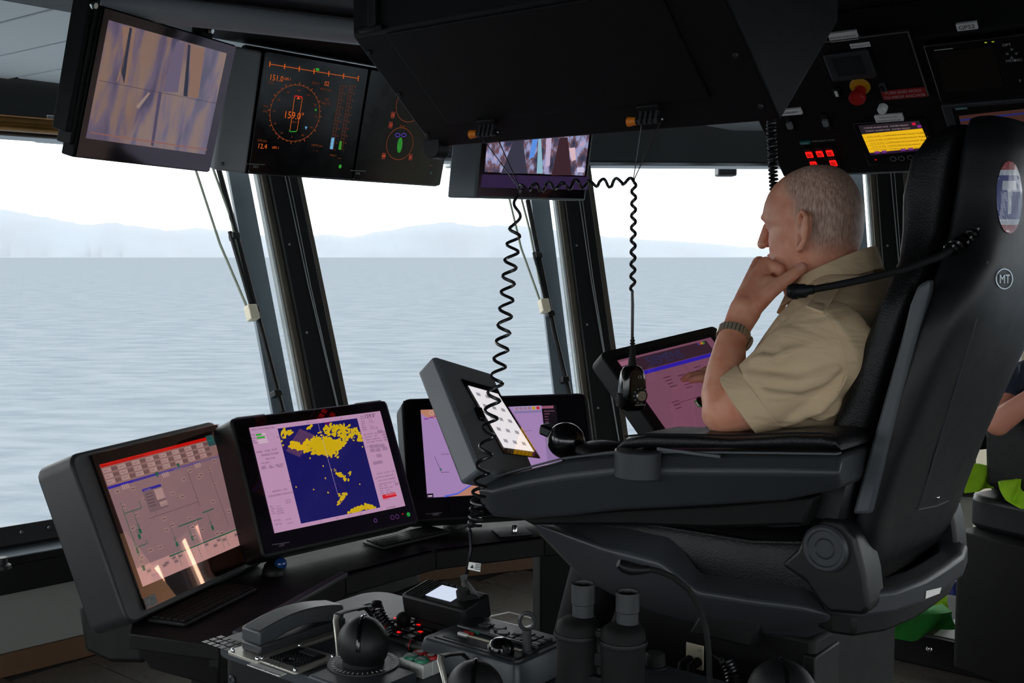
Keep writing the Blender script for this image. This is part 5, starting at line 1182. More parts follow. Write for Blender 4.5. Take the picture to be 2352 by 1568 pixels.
# joystick ball on the port arm
jc = CH(1300, 1012, .275); g = G(); g.ball(jc, (.040, .032, .036), n=28, m=16); jb = cpart('joystick_ball', g, KG, label='glossy black joystick ball')
g = G(); a_, b_ = CH(1290, 1000, .275), CH(1246, 982, .275); d = (b_ - a_); g.box(0, .046, -.016, .016, -.011, .011, frame(a_, d, V((.3, 0, 1)))); cpart('joystick_handle', g, KG, .005, parent=jb)
g = G(); g.ball((CH(1385, 1030, .28).x, .28, CH(1385, 1030, .28).z - .005), (.055, .05, .02), n=24, m=10); cpart('palm_rest', g, LEA)
# starboard arm display
SS = [(1417, 828, 2.60), (1632, 775, 2.85), (1488, 971, 2.50)]
tl, tr, bl = [P(*q) for q in SS]; ax_ = tr - tl; dn = bl - tl; dn = dn - ax_.normalized() * dn.dot(ax_.normalized())
MS = frame(tl, ax_, ax_.cross(-dn)); ps = Panel(MS); wS = ax_.length; hS = wS * .70
ou = [ps.uv(*q) for q in ((1376, 806), (1645, 747))]; e0 = -ou[0][0]; e1 = ou[1][0] - wS; eu = (ou[0][1] + ou[1][1]) / 2
g = G(); g.prism(rrect(-e0, wS + e1, -hS - .05, eu, .02), -.05, 0); sd_ = cpart('arm_display', g, K, .006); sd_.matrix_basis = CHI @ MS; sd_['label'] = 'screen on the far arm with a SIEMENS heading'
ps.rect(0, wS, -hS, 0, glow(134, 86, 106, .85), .001); ps.rect(.0, wS * .93, -.042, -.006, glow(62, 40, 54, .85), .0014); ps.text(wS * .24, -.036, 'SIEMENS', .036, glow(44, 52, 96, .9), .002)
ps.rect(wS * .0, wS, -.053, -.043, glow(52, 36, 180, .9), .0014); ps.rect(0, .04, -.018, -.006, glow(168, 110, 132, .9), .0018); ps.rect(0, .04, -.034, -.022, glow(168, 110, 132, .9), .0018)
for k, c in enumerate((glow(60, 70, 140), glow(190, 60, 40), glow(190, 160, 40), glow(60, 130, 60))): ps.rect(wS * .82 + k * .007, wS * .82 + .006 + k * .007, -.014, -.007, c, .002)
for x, y in ((.40, .64), (.46, .64), (.72, .60), (.78, .60)): ps.rect(wS * x, wS * x + .013, -hS * y - .01, -hS * y + .008, glow(20, 84, 30, .9), .002); ps.rect(wS * x + .002, wS * x + .006, -hS * y - .007, -hS * y + .005, glow(170, 130, 150, .9), .0024)
tk = glow(84, 46, 62, .85)
for cx_, cy_, n_ in ((.28, .30, 4), (.42, .32, 5), (.62, .28, 6), (.84, .30, 5), (.36, .80, 4), (.48, .80, 4), (.70, .76, 4), (.84, .74, 4), (.2, .56, 3)):
    for k in range(n_): ps.rect(wS * cx_, wS * cx_ + .028 - .004 * (k % 3), -hS * cy_ - k * .009, -hS * cy_ - k * .009 + .0022, tk, .0018)
ps.rect(wS * .2, wS, -hS * .58, -hS * .58 + .0012, tk, .0018); ps.rect(wS * .55, wS * .55 + .001, -hS, -hS * .2, tk, .0018)
ps.build(sd_)
g = G(); g.box(-.005, wS + .005, -hS - .03, .008, .0032, .004); part('cover_glass', g, CO_P, sd_)
g = G(); g.tube([(.62, -.30, 1.2), (.78, -.32, 1.22)], .03, 12); cpart('display_stalk', g, K)
jb2 = CH(1605, 938, -.30); g = G(); g.ball((jb2.x, -.3, jb2.z), (.022, .022, .028), n=18, m=12); cpart('far_joystick', g, KG); g = G(); g.tube([(jb2.x, -.3, jb2.z), (jb2.x, -.3, 1.24)], .012, 10); cpart('far_joystick_stem', g, K)
# footrest with a slotted metal plate
g = G(); g.box(.5, .98, -.26, .22, .585, .60); fr_ = cpart('footrest_plate', g, ALU, .003)
g = G(); g.prism([(.45, .55), (.55, .55), (.98, .57), (.98, .585), (.45, .585)], -.2, .2, 'y'); cpart('footrest_bracket', g, K2, .004)
g = G(); 
for i in range(9):
    for j in range(7): g.prism([(x + .54 + i * .05, y - .22 + j * .064 + (.03 if i % 2 else 0)) for x, y in rrect(-.011, .011, -.022, .022, .0105, 3)], .5995, .6012)
part('footrest_slots', g, KD, fr_, kind='stuff')
# --- boom microphone clipped to the head of the chair
bm_ = [CH(2236, 541, .165), CH(2205, 560, .19), CH(2160, 588, .225), CH(2080, 618, .265), CH(1990, 640, .29), CH(1920, 655, .305), CH(1870, 664, .315)]
BM = thing('boom_microphone', 'black gooseneck microphone reaching from the chair head to the captain\'s collar', 'microphone', CHM @ T(bm_[0]))
def bpart(n, g, m, **k): 
    g.v = [tuple(V(p) - bm_[0]) for p in g.v]; return part(n, g, m, BM, **k)
g = G(); g.tube(bm_, .0062, 10); bpart('gooseneck', g, KD)
tip = [bm_[-1], CH(1855, 666, .317), CH(1850, 668, .318), CH(1818, 669, .322), CH(1813, 669, .322)]; g = G(); g.tube(tip, [.0075, .0085, .0115, .0125, .011], 14); bpart('microphone_head', g, K)
for px in (1822, 1828): g = G(); c0, c1 = CH(px, 669, .321), CH(px + 3, 669, .321); g.tube([c0, c1], .0131, 14); bpart('head_ring', g, KD)
hx = coil([CH(2246, 533, .16), CH(2215, 553, .182), CH(2180, 576, .21)], .0085, 5.5, 0); g = G(); g.tube(hx, .0042, 6); bpart('cable_wrap', g, KG)
g = G(); g.ball(CH(2240, 538, .16), .012); bpart('clip', g, K)
# ============================================================ the captain (skin is one continuous mesh)
def remesh(o, vox, it=4, fac=.5):
    m = o.modifiers.new('remesh', 'REMESH'); m.mode = 'VOXEL'; m.voxel_size = vox; m.use_smooth_shade = True
    if it: s = o.modifiers.new('smooth', 'SMOOTH'); s.iterations = it; s.factor = fac
    return o
# skin material: skin and close-cropped grey hair, split along the hairline
SK = bpy.data.materials.new('weathered_skin'); SK.use_nodes = True; nt = SK.node_tree; b = nt.nodes['Principled BSDF']
tc = nt.nodes.new('ShaderNodeTexCoord'); sx = nt.nodes.new('ShaderNodeSeparateXYZ'); nt.links.new(tc.outputs['Object'], sx.inputs[0])
hA, hB = CH(1800, 410, .05), CH(1858, 585, .075)
nx, nz = (hB.z - hA.z), -(hB.x - hA.x); ln = math.hypot(nx, nz); nx /= ln; nz /= ln
if nx * (CH(1950, 480, 0).x - hA.x) + nz * (CH(1950, 480, 0).z - hA.z) < 0: nx, nz = -nx, -nz
def math_(op, a, b_=None, c=None):
    m = nt.nodes.new('ShaderNodeMath'); m.operation = op
    for k, v in enumerate((a, b_, c)):
        if v is None: continue
        if isinstance(v, (int, float)): m.inputs[k].default_value = v
        else: nt.links.new(v, m.inputs[k])
    return m.outputs[0]
no = nt.nodes.new('ShaderNodeTexNoise'); no.inputs['Scale'].default_value = 28; no.inputs['Detail'].default_value = 6; nt.links.new(tc.outputs['Object'], no.inputs['Vector'])
d1 = math_('ADD', math_('MULTIPLY', sx.outputs['X'], nx), math_('ADD', math_('MULTIPLY', sx.outputs['Z'], nz), -(nx * hA.x + nz * hA.z)))
d1 = math_('ADD', d1, math_('MULTIPLY', math_('SUBTRACT', no.outputs['Fac'], .5), .03))
def smooth(v, lo, hi):
    m = nt.nodes.new('ShaderNodeMapRange'); m.interpolation_type = 'SMOOTHSTEP'; m.inputs['From Min'].default_value = lo; m.inputs['From Max'].default_value = hi; nt.links.new(v, m.inputs['Value']); return m.outputs[0]
zn = CH(1985, 575, 0).z
mk = math_('MULTIPLY', math_('MULTIPLY', smooth(d1, -.006, .022), smooth(sx.outputs['Z'], zn - .02, zn + .03)), math_('SUBTRACT', 1.0, smooth(math_('ABSOLUTE', sx.outputs['Y']), .081, .085)))
sc_ = nt.nodes.new('ShaderNodeMapping'); sc_.inputs['Scale'].default_value = (320, 320, 70); sc_.inputs['Rotation'].default_value[1] = .6; nt.links.new(tc.outputs['Object'], sc_.inputs[0])
hn = nt.nodes.new('ShaderNodeTexNoise'); hn.inputs['Scale'].default_value = 1; hn.inputs['Detail'].default_value = 3; nt.links.new(sc_.outputs[0], hn.inputs['Vector'])
hr = nt.nodes.new('ShaderNodeValToRGB'); hr.color_ramp.elements[0].position = .3; hr.color_ramp.elements[0].color = C(116, 90, 78); hr.color_ramp.elements[1].position = .75; hr.color_ramp.elements[1].color = C(204, 176, 162); nt.links.new(hn.outputs['Fac'], hr.inputs[0])
sr = nt.nodes.new('ShaderNodeValToRGB'); sr.color_ramp.elements[0].position = .3; sr.color_ramp.elements[0].color = C(208, 134, 106); sr.color_ramp.elements[1].position = .7; sr.color_ramp.elements[1].color = C(226, 166, 138); nt.links.new(no.outputs['Fac'], sr.inputs[0])
mx = nt.nodes.new('ShaderNodeMix'); mx.data_type = 'RGBA'; nt.links.new(math_('MULTIPLY', mk, .85), mx.inputs[0]); nt.links.new(sr.outputs[0], mx.inputs[6]); nt.links.new(hr.outputs[0], mx.inputs[7]); nt.links.new(mx.outputs[2], b.inputs['Base Color'])
b.inputs['Roughness'].default_value = .5; b.inputs['Specular IOR Level'].default_value = .4
fn = nt.nodes.new('ShaderNodeTexNoise'); fn.inputs['Scale'].default_value = 260; fn.inputs['Detail'].default_value = 4; nt.links.new(tc.outputs['Object'], fn.inputs['Vector'])
ad = math_('ADD', fn.outputs['Fac'], math_('MULTIPLY', hn.outputs['Fac'], mk)); bp = nt.nodes.new('ShaderNodeBump'); bp.inputs['Strength'].default_value = .25; bp.inputs['Distance'].default_value = .0012; nt.links.new(ad, bp.inputs['Height']); nt.links.new(bp.outputs[0], b.inputs['Normal'])
# head: horizontal sections from the profile
CPT = thing('person', 'man in a khaki short-sleeved uniform shirt seated with hand on chin', 'person', CHM)
HP = [(380, 1858, 1915, .030), (384, 1842, 1927, .042), (394, 1818, 1943, .055), (408, 1795, 1957, .064), (425, 1776, 1968, .070), (445, 1763, 1978, .0745), (465, 1755, 1984, .0765), (482, 1751, 1987, .0775), (497, 1749, 1988, .078), (508, 1752, 1988, .0775), (520, 1760, 1987, .0765), (535, 1759, 1985, .076), (552, 1757, 1982, .075), (570, 1758, 1977, .073), (585, 1760, 1972, .071), (600, 1762, 1966, .068), (618, 1764, 1958, .064), (636, 1768, 1944, .057), (652, 1775, 1925, .046), (664, 1788, 1900, .03)]
g = G(); rings = []
for py, f_, b_, w_ in HP:
    a, c = CH(f_, py, .028) + V((.003, 0, 0)), CH(b_, py, .0) + V((.008, 0, 0)); z = (CH(f_, py, 0).z + c.z) / 2; a.x -= (.006 if py > 510 else 0); xm = a.x + (c.x - a.x) * .55
    rg = []
    for k in range(36):
        t = 2 * math.pi * k / 36; cs, sn = math.cos(t), math.sin(t)
        e = .82 if cs > 0 else .95
        x = xm + (a.x - xm if cs > 0 else xm - c.x) * math.copysign(abs(cs) ** e, cs)
        rg.append((x, w_ * math.copysign(abs(sn) ** (.88 if cs > 0 else .92), sn), z))
    rings.append(rg)
g.loft(rings)
# brow, nose, cheeks, jaw, ears
for s in (1, -1):
    p = CH(1757, 500, .03); g.ball((p.x - .006, s * .028, p.z), (.013, .024, .008)); p = CH(1790, 565, .035); g.ball((p.x - .010, s * .042, p.z), (.026, .020, .024))
    p = CH(1770, 518, .03); g.ball((p.x - .002, s * .031, p.z), .0115)
    p = CH(1850, 610, 0); g.ball((p.x, s * .055, p.z), (.045, .014, .03))
    e0 = CH(1852, 528, .078); 
    Me = T(e0.x, s * .081, e0.z) @ RY(-8) @ RZ(s * -26) @ Matrix.Scale(1.18, 4)
    pts = [(.012, 0, -.022), (.013, s * .004, .004), (.010, s * .009, .020), (-.001, s * .012, .0295), (-.013, s * .014, .022), (-.018, s * .014, .004), (-.014, s * .011, -.014), (-.004, s * .007, -.028), (.006, s * .003, -.032), (.012, 0, -.024)]
    g.tube(pts, [.0035, .0038, .004, .0044, .0046, .0046, .0044, .006, .0055, .004], 8, Me)
    g.ball((-.006, s * .003, .004), (.013, .0035, .026), Me); g.tube([(-.004, s * .007, .018), (-.010, s * .008, .008), (-.008, s * .007, -.008)], .0028, 7, Me)
    g.ball((.009, s * .004, -.002), (.004, .004, .006), Me)
nb, nm, nt_, ns = CH(1756, 514, 0), CH(1751, 535, 0), CH(1743, 560, 0), CH(1757, 567, 0)
g.tube([nb + V((-.006, 0, 0)), nm + V((-.006, 0, 0)), nt_ + V((-.008, 0, .002))], [.007, .009, .0105], 10); g.ball(nt_ + V((-.007, 0, 0)), .0105)
for s in (1, -1): g.ball((nt_.x - .014, s * .0105, nt_.z - .001), (.009, .0065, .007))
lp = CH(1760, 587, .02); g.ball((lp.x - .004, 0, lp.z), (.008, .022, .005)); lp = CH(1762, 597, .02); g.ball((lp.x - .004, 0, lp.z), (.008, .020, .0055)); ch = CH(1768, 640, .02); g.ball((ch.x - .008, 0, ch.z), (.018, .024, .016))
# neck and throat
n0, n1, n2 = CH(1880, 570, 0), CH(1893, 660, 0), CH(1905, 745, 0)
g.tube([n0, n1, n2, n2 + V((-.01, 0, -.05))], [.058, .062, .066, .07], 24)
w0, w1 = CH(1808, 650, 0), CH(1818, 705, 0); g.capsule(w0 + V((-.02, 0, .01)), w1 + V((-.022, 0, 0)), .032, .026, 16)
# left arm and hand on the chin
el, fm, wr = CH(1668, 948, .275), CH(1668, 850, .235), CH(1697, 742, .165)
sh = CH(1905, 800, .21)
g.tube([sh, CH(1800, 880, .25), CH(1715, 930, .272), el + V((.012, 0, -.004))], [.05, .048, .045, .038], 18)
g.capsule(el + V((.006, 0, .0)), el, .0385, .04, 16)
g.tube([el, CH(1661, 905, .26), fm, CH(1678, 790, .20), CH(1690, 758, .175), wr], [(.044, .040), (.043, .039), (.037, .035), (.029, .028), (.0275, .0265), (.027, .0255)], 18)
k1 = CH(1758, 606, .085); k2 = CH(1744, 604, .058); k3 = CH(1738, 614, .034); k4 = CH(1736, 632, .014)
pm0 = CH(1712, 712, .150)
for kk, r0, r1 in ((k1, .026, .0145), (k2, .027, .014), (k3, .026, .0135), (k4, .024, .0125)): g.capsule(pm0 + (kk - pm0) * .12, kk, r0, r1, 12)
g.capsule(wr, pm0, .027, .030, 14)
# fingers curl over mouth and chin (index nearest the camera)
def finger(pts, r): 
    for a, b_, ra, rb in zip(pts[:-1], pts[1:], r[:-1], r[1:]): g.capsule(a, b_, ra, rb, 10)
finger([k1, CH(1790, 618, .082), CH(1803, 640, .066), CH(1800, 655, .050)], [.0125, .0112, .0098, .0085])
finger([k2, CH(1774, 618, .048), CH(1786, 648, .038), CH(1784, 664, .026)], [.0122, .011, .0098, .0085])
finger([k3, CH(1768, 636, .018), CH(1778, 662, .010), CH(1776, 676, .0)], [.0118, .0105, .0095, .0082])
finger([k4, CH(1764, 654, -.008), CH(1774, 676, -.014)], [.0105, .0095, .008])
th = [CH(1728, 706, .150), CH(1768, 668, .128), CH(1808, 640, .105), CH(1842, 614, .085)]
finger(th, [.020, .0165, .0125, .0105])
g.capsule(CH(1735, 690, .14), CH(1765, 652, .115), .021, .017, 12)
# right arm resting on the far arm pad with its hand
sh2 = V((sh.x, -.205, sh.z)); el2 = V((.20, -.30, 1.335)); hd2 = CH(1612, 968, -.29)
g.tube([sh2, sh2.lerp(el2, .5), el2], [.05, .046, .042], 16); g.tube([el2, V((.29, -.3, 1.33)), V((hd2.x - .05, -.3, 1.318))], [.042, .038, .028], 16)
g.capsule(V((hd2.x - .05, -.3, 1.318)), V((hd2.x - .01, -.3, 1.318)), .026, .024, 12)
for j in range(4): 
    y_ = -.326 + j * .0175; finger([V((hd2.x - .01, y_, 1.32)), V((hd2.x + .022, y_, 1.318)), V((hd2.x + .04, y_, 1.308))], [.0105, .0095, .008])
finger([V((hd2.x - .04, -.275, 1.318)), V((hd2.x - .01, -.262, 1.315)), V((hd2.x + .012, -.262, 1.31))], [.012, .0105, .009])
skin_bvh = g.bvh()
remesh(part('skin', g, SK, CPT), .0032, 3)
ns_ = surf(1836, 612, skin_bvh, .0005)
NAIL = mat('thumbnail', C(214, 164, 146), .25, var=.05)
if ns_:
    q = [surf(x, y, skin_bvh, .0012) for x, y in ((1826, 611), (1834, 606), (1844, 605), (1846, 612), (1842, 619), (1832, 621))]
    q = [p for p in q if p is not None]
    if len(q) > 3: g = G(); g.quad([tuple(p) for p in q]); part('thumbnail', g, NAIL, CPT)
# eyebrow and eye
EB = mat('grey_brow', C(110, 92, 82), .8, var=.3)
for s in (1, -1):
    p = CH(1754, 497, .03); g = G(); g.tube([(p.x + .002, s * .014, p.z + .002), (p.x + .000, s * .026, p.z + .004), (p.x - .009, s * .04, p.z + .001)], [.003, .0036, .002], 6); part('eyebrow', g, EB, CPT)
# khaki shirt
KH = bpy.data.materials.new('khaki_cotton'); KH.use_nodes = True; nt = KH.node_tree; b = nt.nodes['Principled BSDF']; b.inputs['Roughness'].default_value = .85; b.inputs['Specular IOR Level'].default_value = .2
tc = nt.nodes.new('ShaderNodeTexCoord'); n1 = nt.nodes.new('ShaderNodeTexNoise'); n1.inputs['Scale'].default_value = 6; nt.links.new(tc.outputs['Object'], n1.inputs['Vector'])
cr = nt.nodes.new('ShaderNodeValToRGB'); cr.color_ramp.elements[0].color = C(192, 168, 136); cr.color_ramp.elements[1].color = C(212, 187, 154); nt.links.new(n1.outputs['Fac'], cr.inputs[0]); nt.links.new(cr.outputs[0], b.inputs['Base Color'])
mp = nt.nodes.new('ShaderNodeMapping'); mp.inputs['Scale'].default_value = (9, 9, 26); mp.inputs['Rotation'].default_value = (0, -.55, 0); nt.links.new(tc.outputs['Object'], mp.inputs[0])
wn = nt.nodes.new('ShaderNodeTexNoise'); wn.inputs['Scale'].default_value = 1; wn.inputs['Detail'].default_value = 2.5; wn.inputs['Distortion'].default_value = .6; nt.links.new(mp.outputs[0], wn.inputs['Vector'])
fnn = nt.nodes.new('ShaderNodeTexNoise'); fnn.inputs['Scale'].default_value = 900; nt.links.new(tc.outputs['Object'], fnn.inputs['Vector'])
b1 = nt.nodes.new('ShaderNodeBump'); b1.inputs['Strength'].default_value = .55; b1.inputs['Distance'].default_value = .02; nt.links.new(wn.outputs['Fac'], b1.inputs['Height'])
b2 = nt.nodes.new('ShaderNodeBump'); b2.inputs['Strength'].default_value = .15; b2.inputs['Distance'].default_value = .001; nt.links.new(fnn.outputs['Fac'], b2.inputs['Height']); nt.links.new(b1.outputs[0], b2.inputs['Normal']); nt.links.new(b2.outputs[0], b.inputs['Normal'])
g = G()
rows = [(1.195, .335, .075, .19), (1.205, .345, .07, .2), (1.23, .345, .07, .205), (1.30, .33, .055, .205), (1.36, .305, .045, .21), (1.42, .275, .035, .215), (1.46, .245, .035, .215), (1.49, .225, .04, .20), (1.52, .205, .05, .165), (1.545, .19, .06, .12), (1.565, .18, .07, .085)]
rings = []
for z, xa, xb, w_ in rows:
    rings.append([((xa + xb) / 2 + (xa - xb) / 2 * math.copysign(abs(math.cos(t)) ** .75, math.cos(t)), w_ * math.copysign(abs(math.sin(t)) ** .75, math.sin(t)), z) for t in [2 * math.pi * k / 40 for k in range(40)]])
g.loft(rings)
def sleeve(s, pts):
    g.tube([V((x, y * s, z)) for x, y, z in pts[0]], pts[1], 28)
sl = [CH(1935, 785, .165), CH(1900, 800, .20), CH(1850, 835, .225), CH(1790, 880, .245), CH(1735, 917, .262), CH(1716, 930, .268)]
g.tube(sl, [.075, .086, .080, .071, .063, .061], 28)
g.ball(CH(1895, 775, .195), (.07, .055, .06), n=20, m=12)
sl2 = [V((sh2.x - .01, -.16, sh2.z + .01)), sh2, sh2.lerp(el2, .35), sh2.lerp(el2, .75)]; g.tube(sl2, [.07, .08, .072, .064], 24); g.ball((sh2.x, -.195, sh2.z + .02), (.07, .055, .06))
# real folds: slanting ridges laid on the sleeve and the side of the trunk
for a, b_, r_, y_ in (((1720, 868), (1960, 868), .012, .30), ((1735, 838), (1850, 800), .009, .285), ((1790, 968), (1935, 905), .010, .268), ((1800, 955), (1960, 880), .008, .262), ((1960, 800), (2035, 740), .009, .205), ((1945, 840), (2020, 800), .008, .21), ((1850, 970), (1945, 930), .009, .215), ((1880, 985), (1960, 950), .008, .212)):
    p0, p1 = CH(*a, y_), CH(*b_, y_); mdl = p0.lerp(p1, .5) + V((0, 0, -.012))
    q = []
    for t in (0, .25, .5, .75, 1): 
        c = p0.lerp(mdl, t * 2) if t <= .5 else mdl.lerp(p1, (t - .5) * 2); q.append(c)
    tb_ = g.bvh(); qq = []
    for c in q:
        h, n_, i_, d_ = tb_.find_nearest(c)
        if h is not None: qq.append(h)
    if len(qq) > 2: g.tube(qq, [r_ * .6] + [r_ * 1.35] * (len(qq) - 2) + [r_ * .6], 8)
shirt_bvh = g.bvh()
remesh(part('shirt', g, KH, CPT), .0045, 5, .5)
# sleeve cuff band
ax_ = (sl[-1] - sl[-2]).normalized(); g = G(); Mc = frame(sl[-1] + ax_ * .006, ax_, V((0, 0, 1)))
ro = [.0655, .067, .066, .058]; g.loft([[(x, r * math.cos(t) * 1.0, r * math.sin(t)) for t in [2 * math.pi * k / 36 for k in range(36)]] for x, r in ((-.034, .0655), (-.03, .0675), (.004, .066), (.006, .062), (-.0, .056), (-.03, .056))], Mc, cap=False)
part('sleeve_cuff', g, KH, CPT, ang=60)
# collar: stand and folded flap
cn = CH(1895, 655, 0)
def cring(rx, ry, zb, zf, dx=0):   # ellipse higher at the back
    out = []
    for k in range(41):
        t = math.radians(-172 + 344 * k / 40) + math.pi      # opening at the front
        x = cn.x + dx + rx * math.cos(t) * (.72 if math.cos(t) > 0 else 1); f_ = (1 + math.cos(t)) / 2
        out.append((x, ry * math.sin(t), zb + (zf - zb) * f_ ** .9))
    return out
zbk = CH(1993, 566, 0).z; zfr = CH(1830, 690, .07).z
g = G(); g.loft([cring(.088, .078, zbk - .05, zfr - .02, .0), cring(.089, .079, zbk, zfr + .008, .0), cring(.094, .084, zbk + .001, zfr + .009, .0), cring(.112, .100, zbk - .040, zfr - .030, .004), cring(.108, .096, zbk - .040, zfr - .030, .004), cring(.092, .082, zbk - .005, zfr + .0, .0)], closed=False, cap=False)
part('collar', g, KH, CPT, ang=70)
# shoulder strap with button, armhole seam
q = [surf(*k_, shirt_bvh, .004) for k_ in ((1853, 709), (1893, 722), (1915, 690), (1936, 660), (1896, 655), (1873, 684))]
if all(q):
    nrm = (q[1] - q[0]).cross(q[3] - q[0]).normalized(); nrm = nrm if nrm.dot(CHI @ CAM - q[0]) > 0 else -nrm
    g = G(); g.slab([tuple(p + nrm * .003) for p in q], .004, nrm); part('shoulder_strap', g, KH, CPT, bev=.0015)
s_ = surf(1934, 664, shirt_bvh, .006)
if s_: g = G(); g.lathe([(.005, 0), (.005, .002), (.0035, .003)], 12, frame(s_, V((1, 0, 0)), CHI @ CAM - s_)); part('button', g, mat('khaki_button', C(170, 156, 128), .4, var=.1), CPT)
se = [surf(*k_, shirt_bvh, .0) for k_ in ((1868, 712), (1890, 718), (1912, 745), (1930, 785), (1942, 820), (1945, 850), (1938, 880), (1925, 900))]
se = [p for p in se if p is not None]
if len(se) > 3: g = G(); g.tube(se, .0016, 6); part('armhole_seam', g, KH, CPT)
# trousers and shoes
TRO = mat('black_trousers', C(20, 20, 24), .85, var=.2, bump=.3, bscale=500)
g = G(); g.ball((.18, 0, 1.10), (.16, .2, .12), n=24, m=12)
for s in (1, -1):
    hp, kn, an = V((.17, s * .09, 1.10)), V((.56, s * .11, 1.12)), CH(1292, 1385, .02 * s - .02)
    an.y = s * .10; 
    an = V((.70, s * .11, .70)); g.tube([hp, hp.lerp(kn, .5), kn], [.095, .085, .066], 20); g.ball(kn, .067); g.tube([kn, kn.lerp(an, .35), an], [.064, .062, .052], 18)
remesh(part('trousers', g, TRO, CPT), .006, 4)
SHO = mat('tan_leather_shoe', C(150, 112, 72), .55, var=.2); SOL = mat('dark_shoe_sole', C(34, 30, 28), .7, var=.2)
for s in (1, -1):
    g = G(); rings = []
    for x, w_, h in ((.62, .025, .05), (.64, .034, .085), (.70, .036, .09), (.76, .038, .06), (.83, .043, .045), (.88, .038, .035), (.905, .02, .02)):
        rings.append([(x, s * .11 + w_ * math.cos(t), .618 + max(0, math.sin(t)) * h) for t in [math.pi * k / 10 for k in range(11)]])
    g.loft(rings); part('shoe', g, SHO, CPT, ang=60)
    g = G(); g.prism([(x, y + s * .11) for x, y in rrect(.615, .91, -.045, .045, .035)], .601, .622); part('shoe_sole', g, SOL, CPT, bev=.004)
# wrist watch
wc = CH(1684, 770, .1845); axd = (CH(1690, 745, .168) - CH(1672, 800, .205)).normalized(); Mw = frame(wc, axd, V((0, 1, 0)))
WA = mat('steel_watch_link', C(176, 168, 152), .35, .5, var=.1); GO = mat('gold_line', C(180, 130, 60), .3, .9, var=.1)
g = G(); n = 26
for k in range(n):
    g.box(-.008, .008, -.0034, .0034, .0, .003, Mw @ RX(360 * k / n) @ T(0, 0, .0275))
part('watch_band', g, WA, CPT, kind='stuff')
g = G()
for k in range(n): g.box(-.0084, .0084, -.0007, .0007, .0, .0032, Mw @ RX(360 * (k + .5) / n) @ T(0, 0, .0275))
part('watch_band_gold', g, GO, CPT, kind='stuff')
g = G(); g.lathe([(.016, 0), (.0165, .004), (.014, .007), (.013, .0072)], 24, Mw @ RX(150) @ T(0, 0, .028)); part('watch_case', g, WA, CPT)
# ============================================================ the side console in the foreground
TZ = .90
FC = thing('side_console', 'dark grey side console in the foreground with levers and panels', 'console', CHM)
TOPM = mat('slate_console_top', C(52, 58, 64), .42, var=.1, bump=.1, bscale=800)
g = G(); g.prism(rrect(-.75, .985, .405, .825, .05, 6), TZ - .022, TZ); part('top', g, TOPM, FC, bev=.003)
g = G(); g.prism(rrect(-.74, .975, .415, .815, .045, 6), 0, TZ - .022); part('body', g, K2, FC, bev=.004)
for x in (.93, .35):
    g = G(); screw_geo(g, T(x, .826 - .01, TZ - .06) @ RX(-90), .008); part('screw', g, CG, FC)
def at(px, py, dz=0.0): return CZ(px, py, TZ + dz)
LX = lambda p: CHM @ T(p.x, p.y, p.z)                    # ship-aligned frame at a local point
# --- telephone handset in its cradle (long axis athwartships)
a, b = at(571, 1511), at(770, 1438)
TP = thing('telephone', 'dark grey telephone handset lying in its cradle on the side console', 'telephone', LX(V(((a.x + b.x) / 2, a.y, TZ))))
yl = b.y - a.y; 
g = G(); g.prism(rrect(-.042, .042, yl - .01, .012, .008), 0, .006); part('mounting_plate', g, SAT, TP, bev=.001)
for x in (-.034, .034): g = G(); screw_geo(g, T(x, .004, .006), .004); part('screw', g, CHR, TP)
g = G(); n = 12; rings = []
g.box(-.026, .026, yl, -.008, .006, .024); part('cradle', g, CG, TP, bev=.004)
rings = []
for k in range(n + 1):
    f = k / n; y = -.008 + (yl + .012) * f; h = .046 + .016 * math.sin(math.pi * min(1, f * .9 + .05)) ; lo = .024 if f < .14 or f > .86 else .024 + .010 * math.sin(math.pi * (f - .14) / .72)
    rings.append([(-.026, y, lo), (.026, y, lo), (.025, y, h), (-.025, y, h)])
g = G(); g.loft(rings); part('handset', g, CG2, TP, bev=.004, seg=3)
# --- intercom panel with loudspeaker grille
c4 = [at(*q) for q in ((587, 1517), (677, 1553), (776, 1514), (692, 1485))]; cc = sum(c4, V((0, 0, 0))) / 4
wy = ((c4[0] - c4[3]).length + (c4[1] - c4[2]).length) / 2; wx = ((c4[0] - c4[1]).length + (c4[3] - c4[2]).length) / 2
IP = thing('intercom_panel', 'pale framed intercom panel with round speaker grille beside the telephone', 'intercom', LX(V((cc.x, cc.y, TZ))))
g = G(); g.prism(rrect(-wx / 2, wx / 2, -wy / 2, wy / 2, .008), 0, .005); part('frame', g, SAT, IP, bev=.0015)
g = G(); g.prism(rrect(-wx / 2 + .018, wx / 2 - .014, -wy / 2 + .012, wy / 2 - .016, .004), .005, .0062); part('face', g, KG, IP)
g = G()
for r_ in range(3, 9):
    for k in range(22): a = 2 * math.pi * k / 22 + r_ * .1; g.box(-.0011, .0011, -.0005, .0005, .0062, .0066, T(.0 + .0045 * r_ * math.cos(a), wy * .18 + .0045 * r_ * math.sin(a), 0) @ RZ(math.degrees(a)))
part('speaker_slots', g, CG2, IP, kind='stuff')
g = G(); text_geo(g, 'S', .016, T(.005, wy * .18 - .004, .0068) @ RZ(100), 'CENTER'); part('emblem', g, WINK, IP, smooth=False)
g = G(); g.box(-.02, .02, -wy * .36, -wy * .2, .0062, .0068); part('small_display', g, CG2, IP)
for sx_ in (1, -1):
    for sy_ in (1, -1): g = G(); screw_geo(g, T(sx_ * (wx / 2 - .008), sy_ * (wy / 2 - .007), .005), .004); part('screw', g, CHR, IP)
p0, p1 = at(578, 1524), at(648, 1552); lc = (p0 + p1) / 2
NL = thing('name_plate', 'white plate reading AUTOMATIC TELEPHONE in front of the intercom panel', 'label', LX(V((lc.x, lc.y, TZ))))
